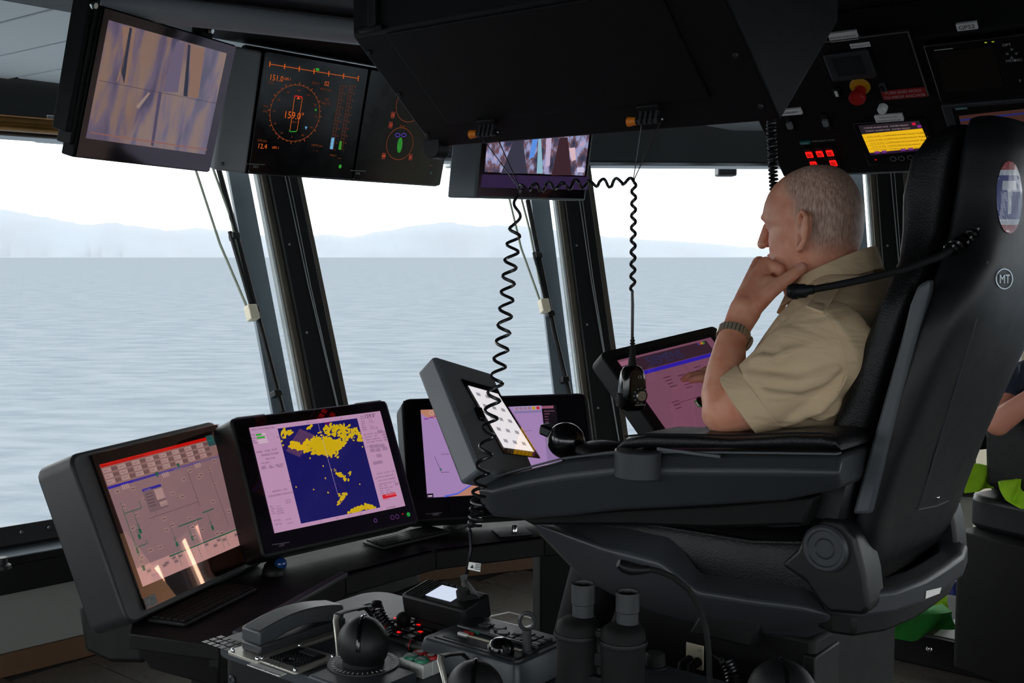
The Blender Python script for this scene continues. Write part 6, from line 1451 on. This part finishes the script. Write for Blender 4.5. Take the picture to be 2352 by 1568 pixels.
g = G(); L_ = abs(p0.x - p1.x); g.box(-L_ / 2, L_ / 2, -.008, .008, 0, .002); part('plate', g, WHT, NL, bev=.0005)
g = G(); text_geo(g, 'AUTOMATIC TELEPHONE', .0115 * L_ / .12, T(0, .004, .0022) @ RZ(0) @ Matrix.Scale(1, 4), 'CENTER'); part('lettering', g, INK, NL, smooth=False)
g = G(); q = at(515, 1477)
for i in range(5):
    for j in range(3): g.box(-.006, .006, -.006, .006, 0, .0008, T(q.x + (i - 2) * .016, q.y + (j - 1) * .016, TZ))
part('membrane_keys', g, KG, FC, kind='stuff')
# --- lever with ball and hoop handle, on its own plate
def lever(px, py, s, label, hoop=(), plate=True):
    q = at(px, py); t = thing('control_lever', label, 'lever', LX(V((q.x, q.y, TZ))), 'ball levers on the side console')
    if plate:
        r_ = plate if plate is not True else (-.085, .075, -.05, .075)
        g = G(); g.prism(rrect(*r_, .006), 0, .02); part('base_plate', g, TOPM, t, bev=.004)
    z0 = .02 if plate else 0
    g = G(); g.lathe([(.060, z0), (.060, z0 + .002)], 40); part('dial_ring', g, CG, t)
    g = G()
    for k in range(40): g.box(.048, .054, -.0007, .0007, z0 + .002, z0 + .0026, RZ(9 * k))
    part('dial_marks', g, WINK, t, kind='stuff')
    g = G(); g.lathe([(.036, z0), (.034, z0 + .008), (.028, z0 + .010)], 32); part('collar', g, KD, t)
    g = G(); g.ball((0, 0, z0 + .034 * s), (.046 * s, .040 * s, .046 * s), n=36, m=20); bl = part('ball', g, K, t)
    g = G(); g.tube([(0, -.041 * s * math.cos(a) , z0 + .034 * s + .045 * s * math.sin(a)) for a in [math.pi * k / 16 for k in range(17)]], .004, 8, RZ(35)); part('ball_seam', g, KG, bl)
    for nm, m_, pth, wd in hoop:
        g = G(); I_ = WM(t).inverted(); g.tube([I_ @ P(*q) for q in pth], [wd] * len(pth), 10); part(nm, g, m_, t, ang=70)
    return t
_q = at(835, 1550); _c1, _c2, _c3 = CZ(872, 1512, TZ + .02), CZ(955, 1546, TZ + .02), CZ(706, 1549, TZ + .02)
lever(835, 1550, 1.0, 'black ball lever with a silver hoop handle beside the telephone', plate=(_c2.x - _q.x, max(_c1.x, _c3.x) - _q.x, (_c1.y + _c2.y) / 2 - _q.y, max(_c3.y - _q.y, .06)), hoop=[('handle_bar', SAT, [(779, 1505, 1.86), (776, 1470, 1.86), (771, 1425, 1.87), (774, 1412, 1.875)], (.002, .0062)), ('handle_arm', K, [(774, 1411, 1.875), (790, 1404, 1.90), (835, 1393, 1.98), (846, 1402, 2.0), (862, 1425, 2.0), (884, 1455, 1.97)], (.003, .007))])
lever(1092, 1668, 1.0, 'second black ball lever at the bottom edge, in front of the raised panel', [('handle_bar', SAT, [(1034, 1625, 1.72), (1024, 1570, 1.725), (1010, 1515, 1.73), (1012, 1507, 1.735)], (.002, .0062)), ('handle_arm', K, [(1012, 1507, 1.735), (1030, 1503, 1.76), (1060, 1500, 1.79), (1072, 1510, 1.80), (1100, 1548, 1.79)], (.003, .007))])
lever(1795, 1688, 1.15, 'third lever whose black top just shows at the bottom edge')
q = at(905, 1556); g = G(); text_geo(g, '0', .01, T(q.x, q.y, TZ + .0005)); part('lettering', g, WINK, FC, smooth=False)
# --- small coiled cord with plug by the first lever
cp = [P(862, 1388, 2.08), P(868, 1408, 2.06), P(880, 1428, 2.05), P(897, 1446, 2.04), P(903, 1468, 2.02), P(888, 1486, 2.02)]
SCo = thing('small_coiled_cord', 'small black coiled cord looped behind the silver hoop handle', 'cord', T(cp[-1]))
g = G(); g.tube(coil(cp, .011, 15, 0), .0028, 6); part('coil', g, CORD, SCo, world=True)
g = G(); g.tube([P(820, 1398, 2.06), P(852, 1390, 2.07)], .005, 8); part('plug', g, ALU, SCo, world=True)
# --- keypad with red lights
c4 = [at(*q) for q in ((893, 1440), (945, 1470), (1003, 1447), (950, 1425))]; cc = sum(c4, V((0, 0, 0))) / 4
KP = thing('alarm_keypad', 'small black keypad with glowing red keys behind the flashlight', 'keypad', LX(V((cc.x, cc.y, TZ))))
g = G(); g.prism(rrect(-.065, .065, -.075, .075, .006), 0, .008); part('case', g, K, KP, bev=.002)
for i in range(4):
    for j in range(5):
        g = G(); g.box(-.011, .011, -.009, .009, 0, .004, T(-.045 + i * .03, -.055 + j * .027, .008)); k_ = part('key', g, CG, KP, bev=.0015)
        if (i * 5 + j * 3) % 4 == 1 or (i + j) % 3 == 0: g = G(); g.box(-.004, .004, -.003, .003, 0, .0008, T(-.045 + i * .03, -.055 + j * .027, .012)); part('key_light', g, RED_E, k_)
# --- VHF radio on a tilting stand
a, b = CZ(935, 1412, TZ + .035), CZ(1080, 1430, TZ + .035); rc = (a + b) / 2; rl = .155
RD = thing('vhf_radio', 'black two-way radio with lit white display and thick cable at one end', 'radio', LX(V((rc.x, rc.y - .02, TZ))))
Mr = T(0, 0, .02) @ RX(-10)
g = G(); g.box(-rl / 2, rl / 2, -.045, .03, .012, .058, Mr); part('body', g, K, RD, bev=.006, seg=3)
for k in range(6): g = G(); g.box(rl / 2 - .014 - k * .007, rl / 2 - .010 - k * .007, -.04, .026, .057, .061, Mr); part('rib', g, KD, RD, bev=.001)
g = G(); g.box(-rl * .22, rl * .18, -.032, .014, .0575, .0592, Mr); part('display', g, glow(206, 216, 236), RD)
for k in range(4): g = G(); g.box(-rl * .2 + k * .016, -rl * .2 + .011 + k * .016, -.042, -.036, .057, .061, Mr); part('button', g, KD, RD, bev=.001)
g = G(); g.lathe([(.013, .056), (.013, .072), (.011, .075)], 12, Mr @ T(-rl * .30, -.008, 0)); part('volume_knob', g, KD, RD)
g = G(); g.box(-rl / 2 + .02, rl / 2 - .01, -.03, .015, 0, .028); part('stand', g, K, RD, bev=.004)
g = G(); g.ball((rl / 2 + .002, .03, .02), .015); g2 = part('hinge_knob', g, KD, RD)
e0 = CHM @ V((rc.x - rl * .42, rc.y - .02, TZ + .074)); e1 = P(1067, 1335, 2.13)
g = G(); g.tube([e0, e0.lerp(e1, .45), e1], [.016, .013, .006], 12)
for k in range(6): c_ = e0.lerp(e1, .45 + .09 * k); g.tube([c_, c_ + (e1 - e0) * .04], .0125 - .001 * k, 10)
part('cable_boot', g, KD, RD, world=True)
g = G(); g.tube([e1, P(1075, 1300, 2.10), P(1082, 1260, 2.085), COIL_END], .0034, 6); part('cable', g, CORD, RD, world=True)
g = G(); q = [P(1077, 1290, 2.088), P(1105, 1294, 2.085), P(1103, 1313, 2.085), P(1074, 1307, 2.09)]; g.slab(q, .0006, (0, -1, 0)); fl_ = part('paper_flag', g, WHT, RD, world=True)
g = G(); Mf = frame(P(1078, 1306, 2.0845), V((1, 0, -.14)), V((0, -1, 0)))
for k in range(4): g.box(.010, .021, .001 + k * .003, .0022 + k * .003, 0, .0003, Mf)
g.add([(.001, .002, 0), (.008, .002, 0), (.0045, .009, 0)], [(0, 1, 2)], Mf); part('flag_print', g, INK, RD, world=True, smooth=False)
g = G(); q = [P(1057, 1322, 2.10), P(1074, 1318, 2.10), P(1073, 1330, 2.10), P(1058, 1334, 2.10)]; g.slab(q, .0006, (0, -1, 0)); part('dark_flag', g, CG2, RD, world=True)
# --- flashlight resting on clips
a, b = CZ(940, 1480, TZ + .022), CZ(1018, 1500, TZ + .022); FLt = thing('flashlight', 'small black flashlight lying behind the green and red buttons', 'flashlight', LX(V((a.x, a.y, TZ + .022))))
d = b - a
g = G(); g.tube([V((0, 0, 0)), d * .15, d * .16, d * .6, d * .66, d], [.0105, .0105, .0095, .0095, .0125, .0135], 16); part('barrel', g, K, FLt)
g = G(); g.tube([d * 1.0, d * 1.01], [.0115, .010], 16); part('lens', g, CHR, FLt)
g = G(); g.tube([d * .08, d * .10], .0109, 16); part('red_ring', g, REDP, FLt)
for f in (.12, .9): g = G(); c_ = d * f; g.box(c_.x - .006, c_.x + .006, c_.y - .012, c_.y + .012, -.022, -.008); part('clip', g, K, FLt, bev=.002)
# --- four push buttons with clear guards and label plates
bq = [((945, 1507), GRN), ((969, 1515), GRN), ((965, 1499), REDP), ((990, 1507), REDP)]
for k, (q, m_) in enumerate(bq):
    p_ = CZ(q[0], q[1], TZ + .026); t = thing('push_button', '%s illuminated push button, %s of the pair by the flashlight' % ('green' if m_ is GRN else 'red', 'left' if k % 2 == 0 else 'right'), 'push button', LX(V((p_.x, p_.y, TZ))))
    g = G(); g.box(-.016, .016, -.014, .014, 0, .024); part('clear_guard', g, mat('frosted_clear_guard', C(196, 200, 196), .2, var=.1) if 'frosted_clear_guard' not in MATS else MATS['frosted_clear_guard'], t, bev=.002)
    g = G(); g.lathe([(.0125, .024), (.0125, .027), (.011, .029)], 20); part('button_cap', g, m_, t)
    g = G(); g.lathe([(.006, .0291), (.006, .0294)], 16) if m_ is REDP else g.box(-.007, .007, -.0012, .0012, .029, .0294); part('button_mark', g, WINK, t)
for q, tx_, m_ in (((899, 1516), 'STOP', WHT), ((922, 1525), 'START', WHT), ((946, 1535), 'PUMP 1', WHT), ((972, 1546), 'PUMP 2', YEL)):
    p_ = at(*q); t = thing('legend_plate', '%s legend plate reading %s in front of the push buttons' % ('yellow' if m_ is YEL else 'white', tx_), 'label', LX(V((p_.x, p_.y, TZ))))
    g = G(); g.box(-.0165, .0165, -.013, .013, 0, .0025); part('plate', g, m_, t, bev=.0005); g = G(); text_geo(g, tx_, .008, T(0, -.003, .0027) @ RZ(180), 'CENTER'); part('lettering', g, INK, t, smooth=False)
# --- framed raised panel with knob and ring key
c4 = [CZ(q[0], q[1], TZ + .05) for q in ((964, 1457), (1118, 1413), (1284, 1464), (1206, 1536))]
xs = [(c4[0].x + c4[1].x) / 2, (c4[2].x + c4[3].x) / 2]; ys = [(c4[0].y + c4[3].y) / 2, (c4[1].y + c4[2].y) / 2]
x1, x0 = max(xs), min(xs); y1, y0 = max(ys), min(ys)
FP = thing('framed_control_panel', 'dark raised control panel with a wide border, knob and ring-topped key', 'control panel', LX(V(((x0 + x1) / 2, (y0 + y1) / 2, TZ))))
hx, hy = (x1 - x0) / 2, (y1 - y0) / 2
g = G(); o_ = rrect(-hx, hx, -hy, hy, .012); 
g.loft([[(x * 1.06, y * 1.08, 0) for x, y in o_], [(x * 1.04, y * 1.05, .038) for x, y in o_], [(x, y, .05) for x, y in o_]]); part('frame', g, TOPM, FP, bev=.003)
g = G(); g.box(-hx + .016, hx - .016, -hy + .014, hy - .014, .0495, .0512); part('face', g, mat('blue_black_face', C(34, 39, 46), .35, var=.1), FP)
g = G(); g.box(-hx + .016, hx - .016, -.004, .004, .051, .056); part('divider', g, TOPM, FP, bev=.002)
for k, m_ in enumerate((WHT, REDP, GRN)): g = G(); g.prism(rrect(-.011, .011, -.0035, .0035, .003), .051, .0545, 'z', T(hx - .05 - k * .004, hy * .35 - k * .011, 0)); part('lamp_button', g, m_, FP)
for k in range(2): g = G(); g.prism(rrect(-.012, .012, -.004, .004, .0035), .051, .0545, 'z', T(hx - .05, -hy * .4 - k * .013, 0)); part('key', g, CG, FP)
g = G(); g.box(-.09, .075, hy * .40, hy * .72, .0512, .0518); part('slider_window', g, KG, FP)
g = G(); g.box(-.08, .06, hy * .30, hy * .30 + .004, .0512, .053); part('slider_track', g, CREAM, FP)
g = G(); g.lathe([(.022, .051), (.022, .060), (.016, .068), (.008, .071)], 28, T(-hx + .06, hy * .55, 0)); kn = part('knob', g, KG, FP); g = G(); g.box(-.004, .03, -.005, .005, .053, .066, T(-hx + .06, hy * .55, 0) @ RZ(150)); part('knob_pointer', g, K, kn, bev=.002)
p_ = CHI @ P(1210, 1492, 1.95); p_ = CZ(1210, 1496, TZ + .051) - V(((x0 + x1) / 2, (y0 + y1) / 2, TZ)); g = G(); g.tube([(p_.x, p_.y, .05), (p_.x, p_.y, .053), (p_.x, p_.y, .054), (p_.x, p_.y, .088)], [.010, .010, .008, .0075], 12); kk = part('key_post', g, CG, FP)
g = G(); yv = CHI.to_3x3() @ V((1, 0, 0)); g.tube([(p_.x + yv.x * .012 * math.cos(a), p_.y + yv.y * .012 * math.cos(a), .102 + .014 * math.sin(a)) for a in [2 * math.pi * k / 24 for k in range(25)]], .0032, 8); part('key_ring', g, CG, FP)
for i in range(4):
    for j in range(3): g = G(); g.box(-.007, .007, -.006, .006, .051, .0545, T(-hx + .03 + i * .018, -hy + .03 + j * .016, 0)); part('key', g, CG, FP, bev=.001)
for k in range(3): g = G(); g.lathe([(.012, .051), (.011, .056)], 16, T(.0 + k * .022 - .02, -hy * .5 + (k % 2) * .018, 0)); part('round_key', g, CG, FP)
# --- binoculars standing on their objective ends
BN = thing('binoculars', 'pair of black binoculars standing upright in front of the chair', 'binoculars', T(PZ(1380, 1640, TZ)))
def barrel(px, Y, top):
    base = V(((px - CX) / FPX * Y, Y, TZ)); g = G()
    g.lathe([(.036, 0), (.037, .004), (.037, .03), (.034, .04), (.0335, .075), (.035, .10), (.035, .118), (.033, .126), (.024, .133), (.0, .134)], 28, T(base)); part('barrel', g, KD, BN, world=True)
    e = base + V((.008, .012, .128)); h = top - .128
    g = G(); g.lathe([(.0205, 0), (.0205, .003), (.017, .004), (.017, h * .42), (.0185, h * .45), (.0185, h), (.0155, h), (.014, h - .01), (.0, h - .012)], 26, T(e)); part('eyepiece', g, CG, BN, world=True)
    g = G(); g.lathe([(.0375, .104), (.0385, .108), (.0375, .112)], 28, T(base)); part('barrel_rib', g, K, BN, world=True)
    return base
b0 = barrel(1332, 1.735, .185); b1 = barrel(1437, 1.70, .182)
m0 = (b0 + b1) / 2
g = G(); g.tube([m0 + V((0, 0, .045)), m0 + V((0, 0, .125))], .009, 14); part('hinge', g, K, BN, world=True)
d = (b1 - b0).normalized()
for z, hh in ((.075, .012), (.112, .010)): g = G(); g.box(-.012, (b1 - b0).length + .012, -.010, .010, z - hh, z + hh, frame(b0, d, UP)); part('bridge', g, K, BN, world=True, bev=.003)
g = G(); g.box((b1 - b0).length * .5 - .016, (b1 - b0).length * .5 + .016, -.02, .02, .015, .052, frame(b0, d, UP)); part('tripod_socket', g, K, BN, world=True, bev=.002)
g = G(); g.tube([m0 + V((0, 0, .0695)), m0 + V((0, 0, .0725))], .0098, 14); part('gold_washer', g, mat('brass', C(170, 130, 60), .3, .9, var=.1), BN, world=True)
# --- gooseneck lamp
gp_ = [(1632, 1650), (1630, 1568), (1628, 1500), (1622, 1445), (1606, 1392), (1580, 1352), (1545, 1324), (1512, 1311), (1492, 1307)]
Yg = PZ(1632, 1650, TZ).y; pts = [P(x, y, Yg) for x, y in gp_]
GL_ = thing('gooseneck_lamp', 'slim black gooseneck lamp bending over beside the binoculars', 'lamp', T(pts[0]))
g = G(); g.tube(pts, .0045, 10); part('gooseneck', g, KD, GL_, world=True)
g = G(); N = 120; hel = []
g.lathe([(.02, 0), (.02, .012), (.008, .016)], 18, T(PZ(1632, 1650, TZ))); part('base', g, K, GL_, world=True)
g = G(); hp_ = [P(1492, 1307, Yg), P(1472, 1308, Yg), P(1450, 1306, Yg), P(1432, 1300, Yg), P(1420, 1293, Yg)]; g.tube(hp_, [(.0055, .006), (.007, .008), (.0095, .013), (.0095, .013), (.006, .011)], 14); part('lamp_head', g, K, GL_, world=True)
# --- socket plate with cables on the chair pedestal
sp = CH(1594, 1508, .206); SPt = thing('socket_plate', 'white socket plate with black plugs on the chair pedestal', 'socket', CHM @ T(sp.x, .2005, sp.z))
g = G(); g.box(-.019, .019, 0, .004, -.024, .024); part('plate', g, CREAM, SPt, bev=.003)
for x in (-.008, .010): g = G(); g.tube([(x, .004, -.008), (x, .03, -.010), (x * 1.3, .036, -.03), (x * 1.5, .034, -.12)], [.009, .009, .006, .0045], 10); part('plug', g, KD, SPt)
g = G(); text_geo(g, 'I 0', .009, T(-.006, .0045, .011) @ RX(90) @ RY(180), 'LEFT'); part('lettering', g, INK, SPt, smooth=False)
cq = [CH(1630, 1498, .225), CH(1668, 1515, .24), CH(1680, 1545, .245), CH(1692, 1600, .25)]
SC2 = thing('pedestal_coiled_cord', 'black coiled cord hanging against the chair pedestal', 'cord', CHM @ T(cq[0]))
h = coil(cq[1:], .011, 11, 0); g = G(); g.tube([cq[0]] + h, .0036, 6); g.v = [tuple(V(p) - cq[0]) for p in g.v]; part('coil', g, CORD, SC2)
q = CZ(1505, 1530, TZ); RK = thing('rotary_knob', 'small black knob on the console right of the binoculars', 'knob', LX(V((q.x, q.y, TZ)))); g = G(); g.lathe([(.017, 0), (.017, .02), (.014, .024)], 20); part('cap', g, KD, RK); g = G(); g.lathe([(.021, 0), (.021, .003)], 20); part('skirt', g, K, RK)
# ============================================================ right edge: second seat and crew member, bags, floor items
S2 = V((2.04, 3.95, 0)); M2 = frame(S2, V((.86, .5, 0)), UP)      # faces away to the right
ST2 = thing('second_chair', 'black pilot chair at the right edge, partly hidden by the captain\'s chair', 'chair', M2)
def s2(n, g, m, bev=0, **k): return part(n, g, m, ST2, bev=bev, **k)
g = G(); g.prism(rrect(-.38, -.06, -.06, .26, .03), .1215, .62); s2('pedestal', g, K2, .006)
g = G(); g.prism(rrect(-.30, .30, -.29, .29, .08), .62, .74); s2('seat_shell', g, SHM, .02, seg=3)
g = G(); g.prism(rrect(-.26, .28, -.24, .24, .08), .74, .83); s2('seat_cushion', g, LEA, .025, seg=3)
for s in (1, -1):
    g = G(); g.prism([(-.28, .98), (.30, .96), (.30, 1.0), (-.28, 1.03)], s * .28 - .035, s * .28 + .035, 'y'); s2('arm_pad', g, LEA, .012, seg=3)
    g = G(); g.prism([(-.3, .90), (.3, .88), (.3, .958), (-.3, .975)], s * .28 - .03, s * .28 + .03, 'y'); s2('control_arm', g, SHM, .01)
    g = G(); g.prism([(-.1, .7), (.02, .7), (.04, .9), (-.14, .9)], s * .30 - .02, s * .30 + .02, 'y'); s2('arm_post', g, SHM, .006)
g = G(); g.prism([(-.30, .78), (-.22, .78), (-.27, 1.15), (-.33, 1.15)], -.2, .2, 'y'); s2('low_backrest', g, LEA, .02, seg=3)
# crew member with navy shirt
PR = thing('person', 'second crew member in a navy shirt at the right edge, arm bent', 'person', M2)
M2I = M2.inverted()
def w2(px, py, Y): return M2I @ P(px, py, Y)
SK2 = mat('fair_skin', C(196, 132, 110), .5, var=.08, vscale=30)
sho, elb, wri = w2(2352, 868, 3.92), w2(2292, 972, 3.80), w2(2385, 900, 3.72)
g = G(); g.tube([sho, sho.lerp(elb, .5), elb], [.05, .047, .042], 18); g.ball(elb, .043); g.tube([elb, elb.lerp(wri, .4), wri], [.042, .040, .028], 18)
hnd = wri + V((.05, .0, .09)); g.capsule(wri, hnd, .027, .03, 14)
for j in range(4): a = hnd + V((.012, -.025 + .017 * j, .015)); b_ = a + V((.03, 0, .02)); c_ = b_ + V((.015, 0, -.025)); g.capsule(a, b_, .011, .010, 10); g.capsule(b_, c_, .0095, .008, 10)
g.capsule(hnd + V((-.01, -.03, 0)), hnd + V((.01, -.05, .03)), .013, .010, 10)
hd = V((.20, .0, 1.50)); g.ball(hd, (.095, .075, .115), n=24, m=16); g.tube([hd + V((-.02, 0, -.05)), V((.12, 0, 1.28))], [.055, .06], 18); g.ball(hd + V((.095, 0, -.015)), (.018, .012, .02)); g.ball(hd + V((.055, 0, -.085)), (.035, .035, .03))
for s in (1, -1): g.ball(hd + V((-.01, s * .076, -.01)), (.018, .008, .03))
sr2 = V((.02, -.2, 1.22)); er2 = V((.14, -.27, 1.05)); g.tube([sr2, er2], [.048, .042], 16); g.ball(er2, .042); g.tube([er2, V((.33, -.27, 1.03))], [.041, .028], 16)
for j in range(4): g.capsule(V((.36, -.29 + .017 * j, 1.025)), V((.42, -.29 + .017 * j, 1.015)), .010, .008, 8)
g.capsule(V((.33, -.27, 1.03)), V((.36, -.265, 1.025)), .028, .028, 10)
g.tube([sho, V((.05, .0, 1.2)), sr2], .05, 14); g.tube([V((.12, 0, 1.28)), V((.05, 0, 1.15))], .055, 14)
remesh(part('skin', g, SK2, PR), .006, 4)
g = G(); g.ball(hd + V((-.02, 0, .03)), (.09, .08, .105), n=20, m=12); remesh(part('hair', g, mat('brown_hair', C(60, 44, 34), .8, var=.4, vscale=90), PR), .008, 3)
g = G(); rings = []
for z, xa, xb, w_ in ((.82, .16, -.17, .17), (.92, .17, -.18, .175), (1.05, .17, -.16, .18), (1.16, .17, -.12, .19), (1.23, .15, -.08, .18), (1.28, .13, -.04, .12), (1.31, .12, -.02, .07)):
    rings.append([((xa + xb) / 2 + (xa - xb) / 2 * math.copysign(abs(math.cos(t)) ** .8, math.cos(t)), w_ * math.copysign(abs(math.sin(t)) ** .8, math.sin(t)), z) for t in [2 * math.pi * k / 30 for k in range(30)]])
g.loft(rings); g.tube([V((sho.x - .02, sho.y - .06, sho.z + .01)), sho, sho.lerp(elb, .55)], [.07, .066, .060], 20); g.tube([V((.02, -.15, 1.21)), sr2, sr2.lerp(er2, .6)], [.065, .065, .06], 20); g.tube([V((.0, .08, 1.2)), sho], [.08, .06], 18)
remesh(part('shirt', g, NAVY, PR), .007, 5)
g = G()
for s in (1, -1): g.tube([V((-.05, s * .1, .90)), V((.36, s * .12, .90))], [.09, .07], 18); g.ball(V((.36, s * .12, .90)), .07); g.tube([V((.36, s * .12, .90)), V((.42, s * .12, .45))], [.065, .05], 16)
remesh(part('trousers', g, TRO, PR), .008, 4)
for s in (1, -1): g = G(); g.prism(rrect(.36, .62, s * .12 - .045, s * .12 + .045, .04), .385, .45); part('shoe', g, SOL, PR, bev=.02, seg=3)
g = G(); g.box(.3, .64, -.2, .2, .36, .384); s2('footrest', g, ALU, .003); g = G(); g.box(.12, .34, -.03, .03, .33, .38); s2('footrest_arm', g, K2, .004)
# hi-vis jackets hung on the second chair arm
def cloth(name, label, cat, pxs, Y, m, th=.02, thing_M=None, amp=.012, band=None):
    pts = [P(x, y, Y) for x, y in pxs]; c = sum(pts, V((0, 0, 0))) / len(pts)
    t = thing(name, label, cat, T(c)); rn = random.Random(len(label)); g = G()
    # ruled sheet between the upper and the lower outline with real folds and thickness
    h = len(pxs) // 2; up_, lo_ = pts[:h], list(reversed(pts[h:])); NU, NV = 16, 8
    def interp(pl, f): k = min(int(f * (len(pl) - 1)), len(pl) - 2); return pl[k].lerp(pl[k + 1], f * (len(pl) - 1) - k)
    front, back = [], []
    for j in range(NV + 1):
        r1, r2 = [], []
        for i in range(NU + 1):
            f = i / NU; p_ = interp(up_, f).lerp(interp(lo_, f), j / NV) - c; w_ = amp * math.sin(f * 13 + j * .5) * (.4 + j / NV); r1.append((p_.x, p_.y + w_, p_.z)); r2.append((p_.x, p_.y + w_ + th, p_.z))
        front.append(r1); back.append(r2)
    g.loft([r1 + list(reversed(r2)) for r1, r2 in zip(front, back)])
    part('fabric', g, m, t, ang=80)
    if band: gb = G(); gb.loft([[(x, y - .002, z) for x, y, z in (front[k][2:7])] + [(x, y - .0005, z) for x, y, z in reversed(front[k][2:7])] for k in range(NV + 1)]); part('dark_band', gb, K2, t, ang=80)
    return t
cloth('hivis_jacket', 'lime hi-vis jacket hanging under the arm of the second chair', 'jacket', [(2170, 1062), (2250, 1066), (2282, 1072), (2296, 1120), (2235, 1128), (2160, 1150)], 4.0, HIV, band=True)
cloth('hivis_vest', 'lime hi-vis vest at the lower right edge of the seat', 'vest', [(2298, 1108), (2345, 1100), (2400, 1095), (2400, 1168), (2340, 1166), (2312, 1150)], 3.84, HIV)
# low black plinth on the floor that carries the chair rails
q0 = PZ(1975, 1497, 0); MX = frame(q0, -FW, UP)
PLN = thing('deck_plinth', 'low black plinth with a silver cover plate on the floor under the second chair', 'plinth', MX)
g = G(); g.box(-.5, 2.2, 0, .62, 0, .12); part('body', g, K2, PLN, bev=.006)
u_ = MX.inverted() @ PZ(2165, 1455, .12); v_ = MX.inverted() @ PZ(2250, 1490, .12)
g = G(); g.box(u_.x - .02, v_.x + .25, .03, .55, .12, .124); part('cover_plate', g, GR, PLN, bev=.001)
for px in (2018, 2135): k_ = MX.inverted() @ PPL(px, 1490 if px > 2100 else 1484, q0, RT); g = G(); g.lathe([(.013, 0), (.013, .005), (.007, .009)], 6, T(k_.x, 0, k_.z) @ RX(90)); part('bolt', g, CHR, PLN)
cloth('hivis_trousers', 'lime hi-vis trousers bundled behind the foot of the captain\'s chair', 'trousers', [(2020, 1372), (2110, 1368), (2178, 1360), (2180, 1418), (2120, 1440), (2010, 1455)], 4.46, HIV, .12, amp=.02)
cloth('green_jacket', 'dark green jacket lying on the black plinth behind the captain\'s chair', 'jacket', [(1985, 1425), (2090, 1415), (2188, 1405), (2192, 1440), (2090, 1468), (1985, 1476)], 4.22, GREENF, .1, amp=.02)
# floor patch and items beyond
FLR = thing('floor_hatch', 'white-outlined square hatch in the floor beyond the side console', 'hatch', T(PZ(1180, 1422, 0)))
c4 = [PZ(*q, .004) for q in ((1168, 1404), (1252, 1426), (1210, 1441), (1108, 1417))]
ctr = sum(c4, V((0, 0, 0))) / 4; inn = [ctr + (p - ctr) * .86 for p in c4]
g = G()
for k in range(4): a, b_, c_, d_ = c4[k], c4[(k + 1) % 4], inn[(k + 1) % 4], inn[k]; g.slab([a, b_, c_, d_], .004, (0, 0, 1))
part('frame', g, LG, FLR, world=True); g = G(); g.slab(inn, .003, (0, 0, 1)); part('cover', g, FLM, FLR, world=True)
g = G(); PS = thing('white_post', 'thin white post standing on the floor near the blue bin', 'post', T(P(2238, 1300, 5.06).x, 5.06, 0)); g.tube([(0, 0, .0), (0, 0, .52)], .012, 12); part('post', g, LG, PS); g = G(); g.lathe([(.05, 0), (.05, .01), (.02, .015)], 20); part('foot', g, LG, PS)
BB = thing('blue_bin', 'small blue bin on the floor at lower right', 'bin', T(P(2210, 1400, 5.16).x, 5.16, 0)); g = G(); g.loft([[(x * .8, y * .8, .0) for x, y in rrect(-.06, .06, -.06, .06, .02)], [(x, y, .10) for x, y in rrect(-.075, .075, -.06, .06, .02)]]); part('body', g, mat('blue_plastic', C(36, 46, 120), .45, var=.1), BB); g = G(); g.prism(rrect(-.08, .08, -.065, .065, .022), .095, .105); part('rim', g, mat('blue_plastic_rim', C(46, 58, 140), .45, var=.1), BB)
FA = thing('fire_extinguisher', 'white-capped red cylinder fixed to the front of the cream locker', 'extinguisher', T(P(2318, 850, 4.53).x, 4.53, 0)); g = G(); g.lathe([(.03, .72), (.05, .74), (.05, 1.14), (.045, 1.165)], 20); part('red_cylinder', g, REDP, FA); g = G(); g.lathe([(.044, 1.165), (.044, 1.22), (.02, 1.25)], 20); part('white_cap', g, WHT, FA); g = G(); g.box(-.01, .06, .04, .07, .85, .9); part('bracket', g, K, FA)
# small black rubber foot on the window ledge at the left edge
q = P(6, 1335, 3.95); LFt = thing('rubber_foot', 'small black round foot on the window ledge at the left edge', 'foot', T(V((q.x, q.y, .489)))); g = G(); g.lathe([(.032, 0), (.030, .012), (.02, .018), (.018, .04)], 20); part('foot', g, K, LFt)
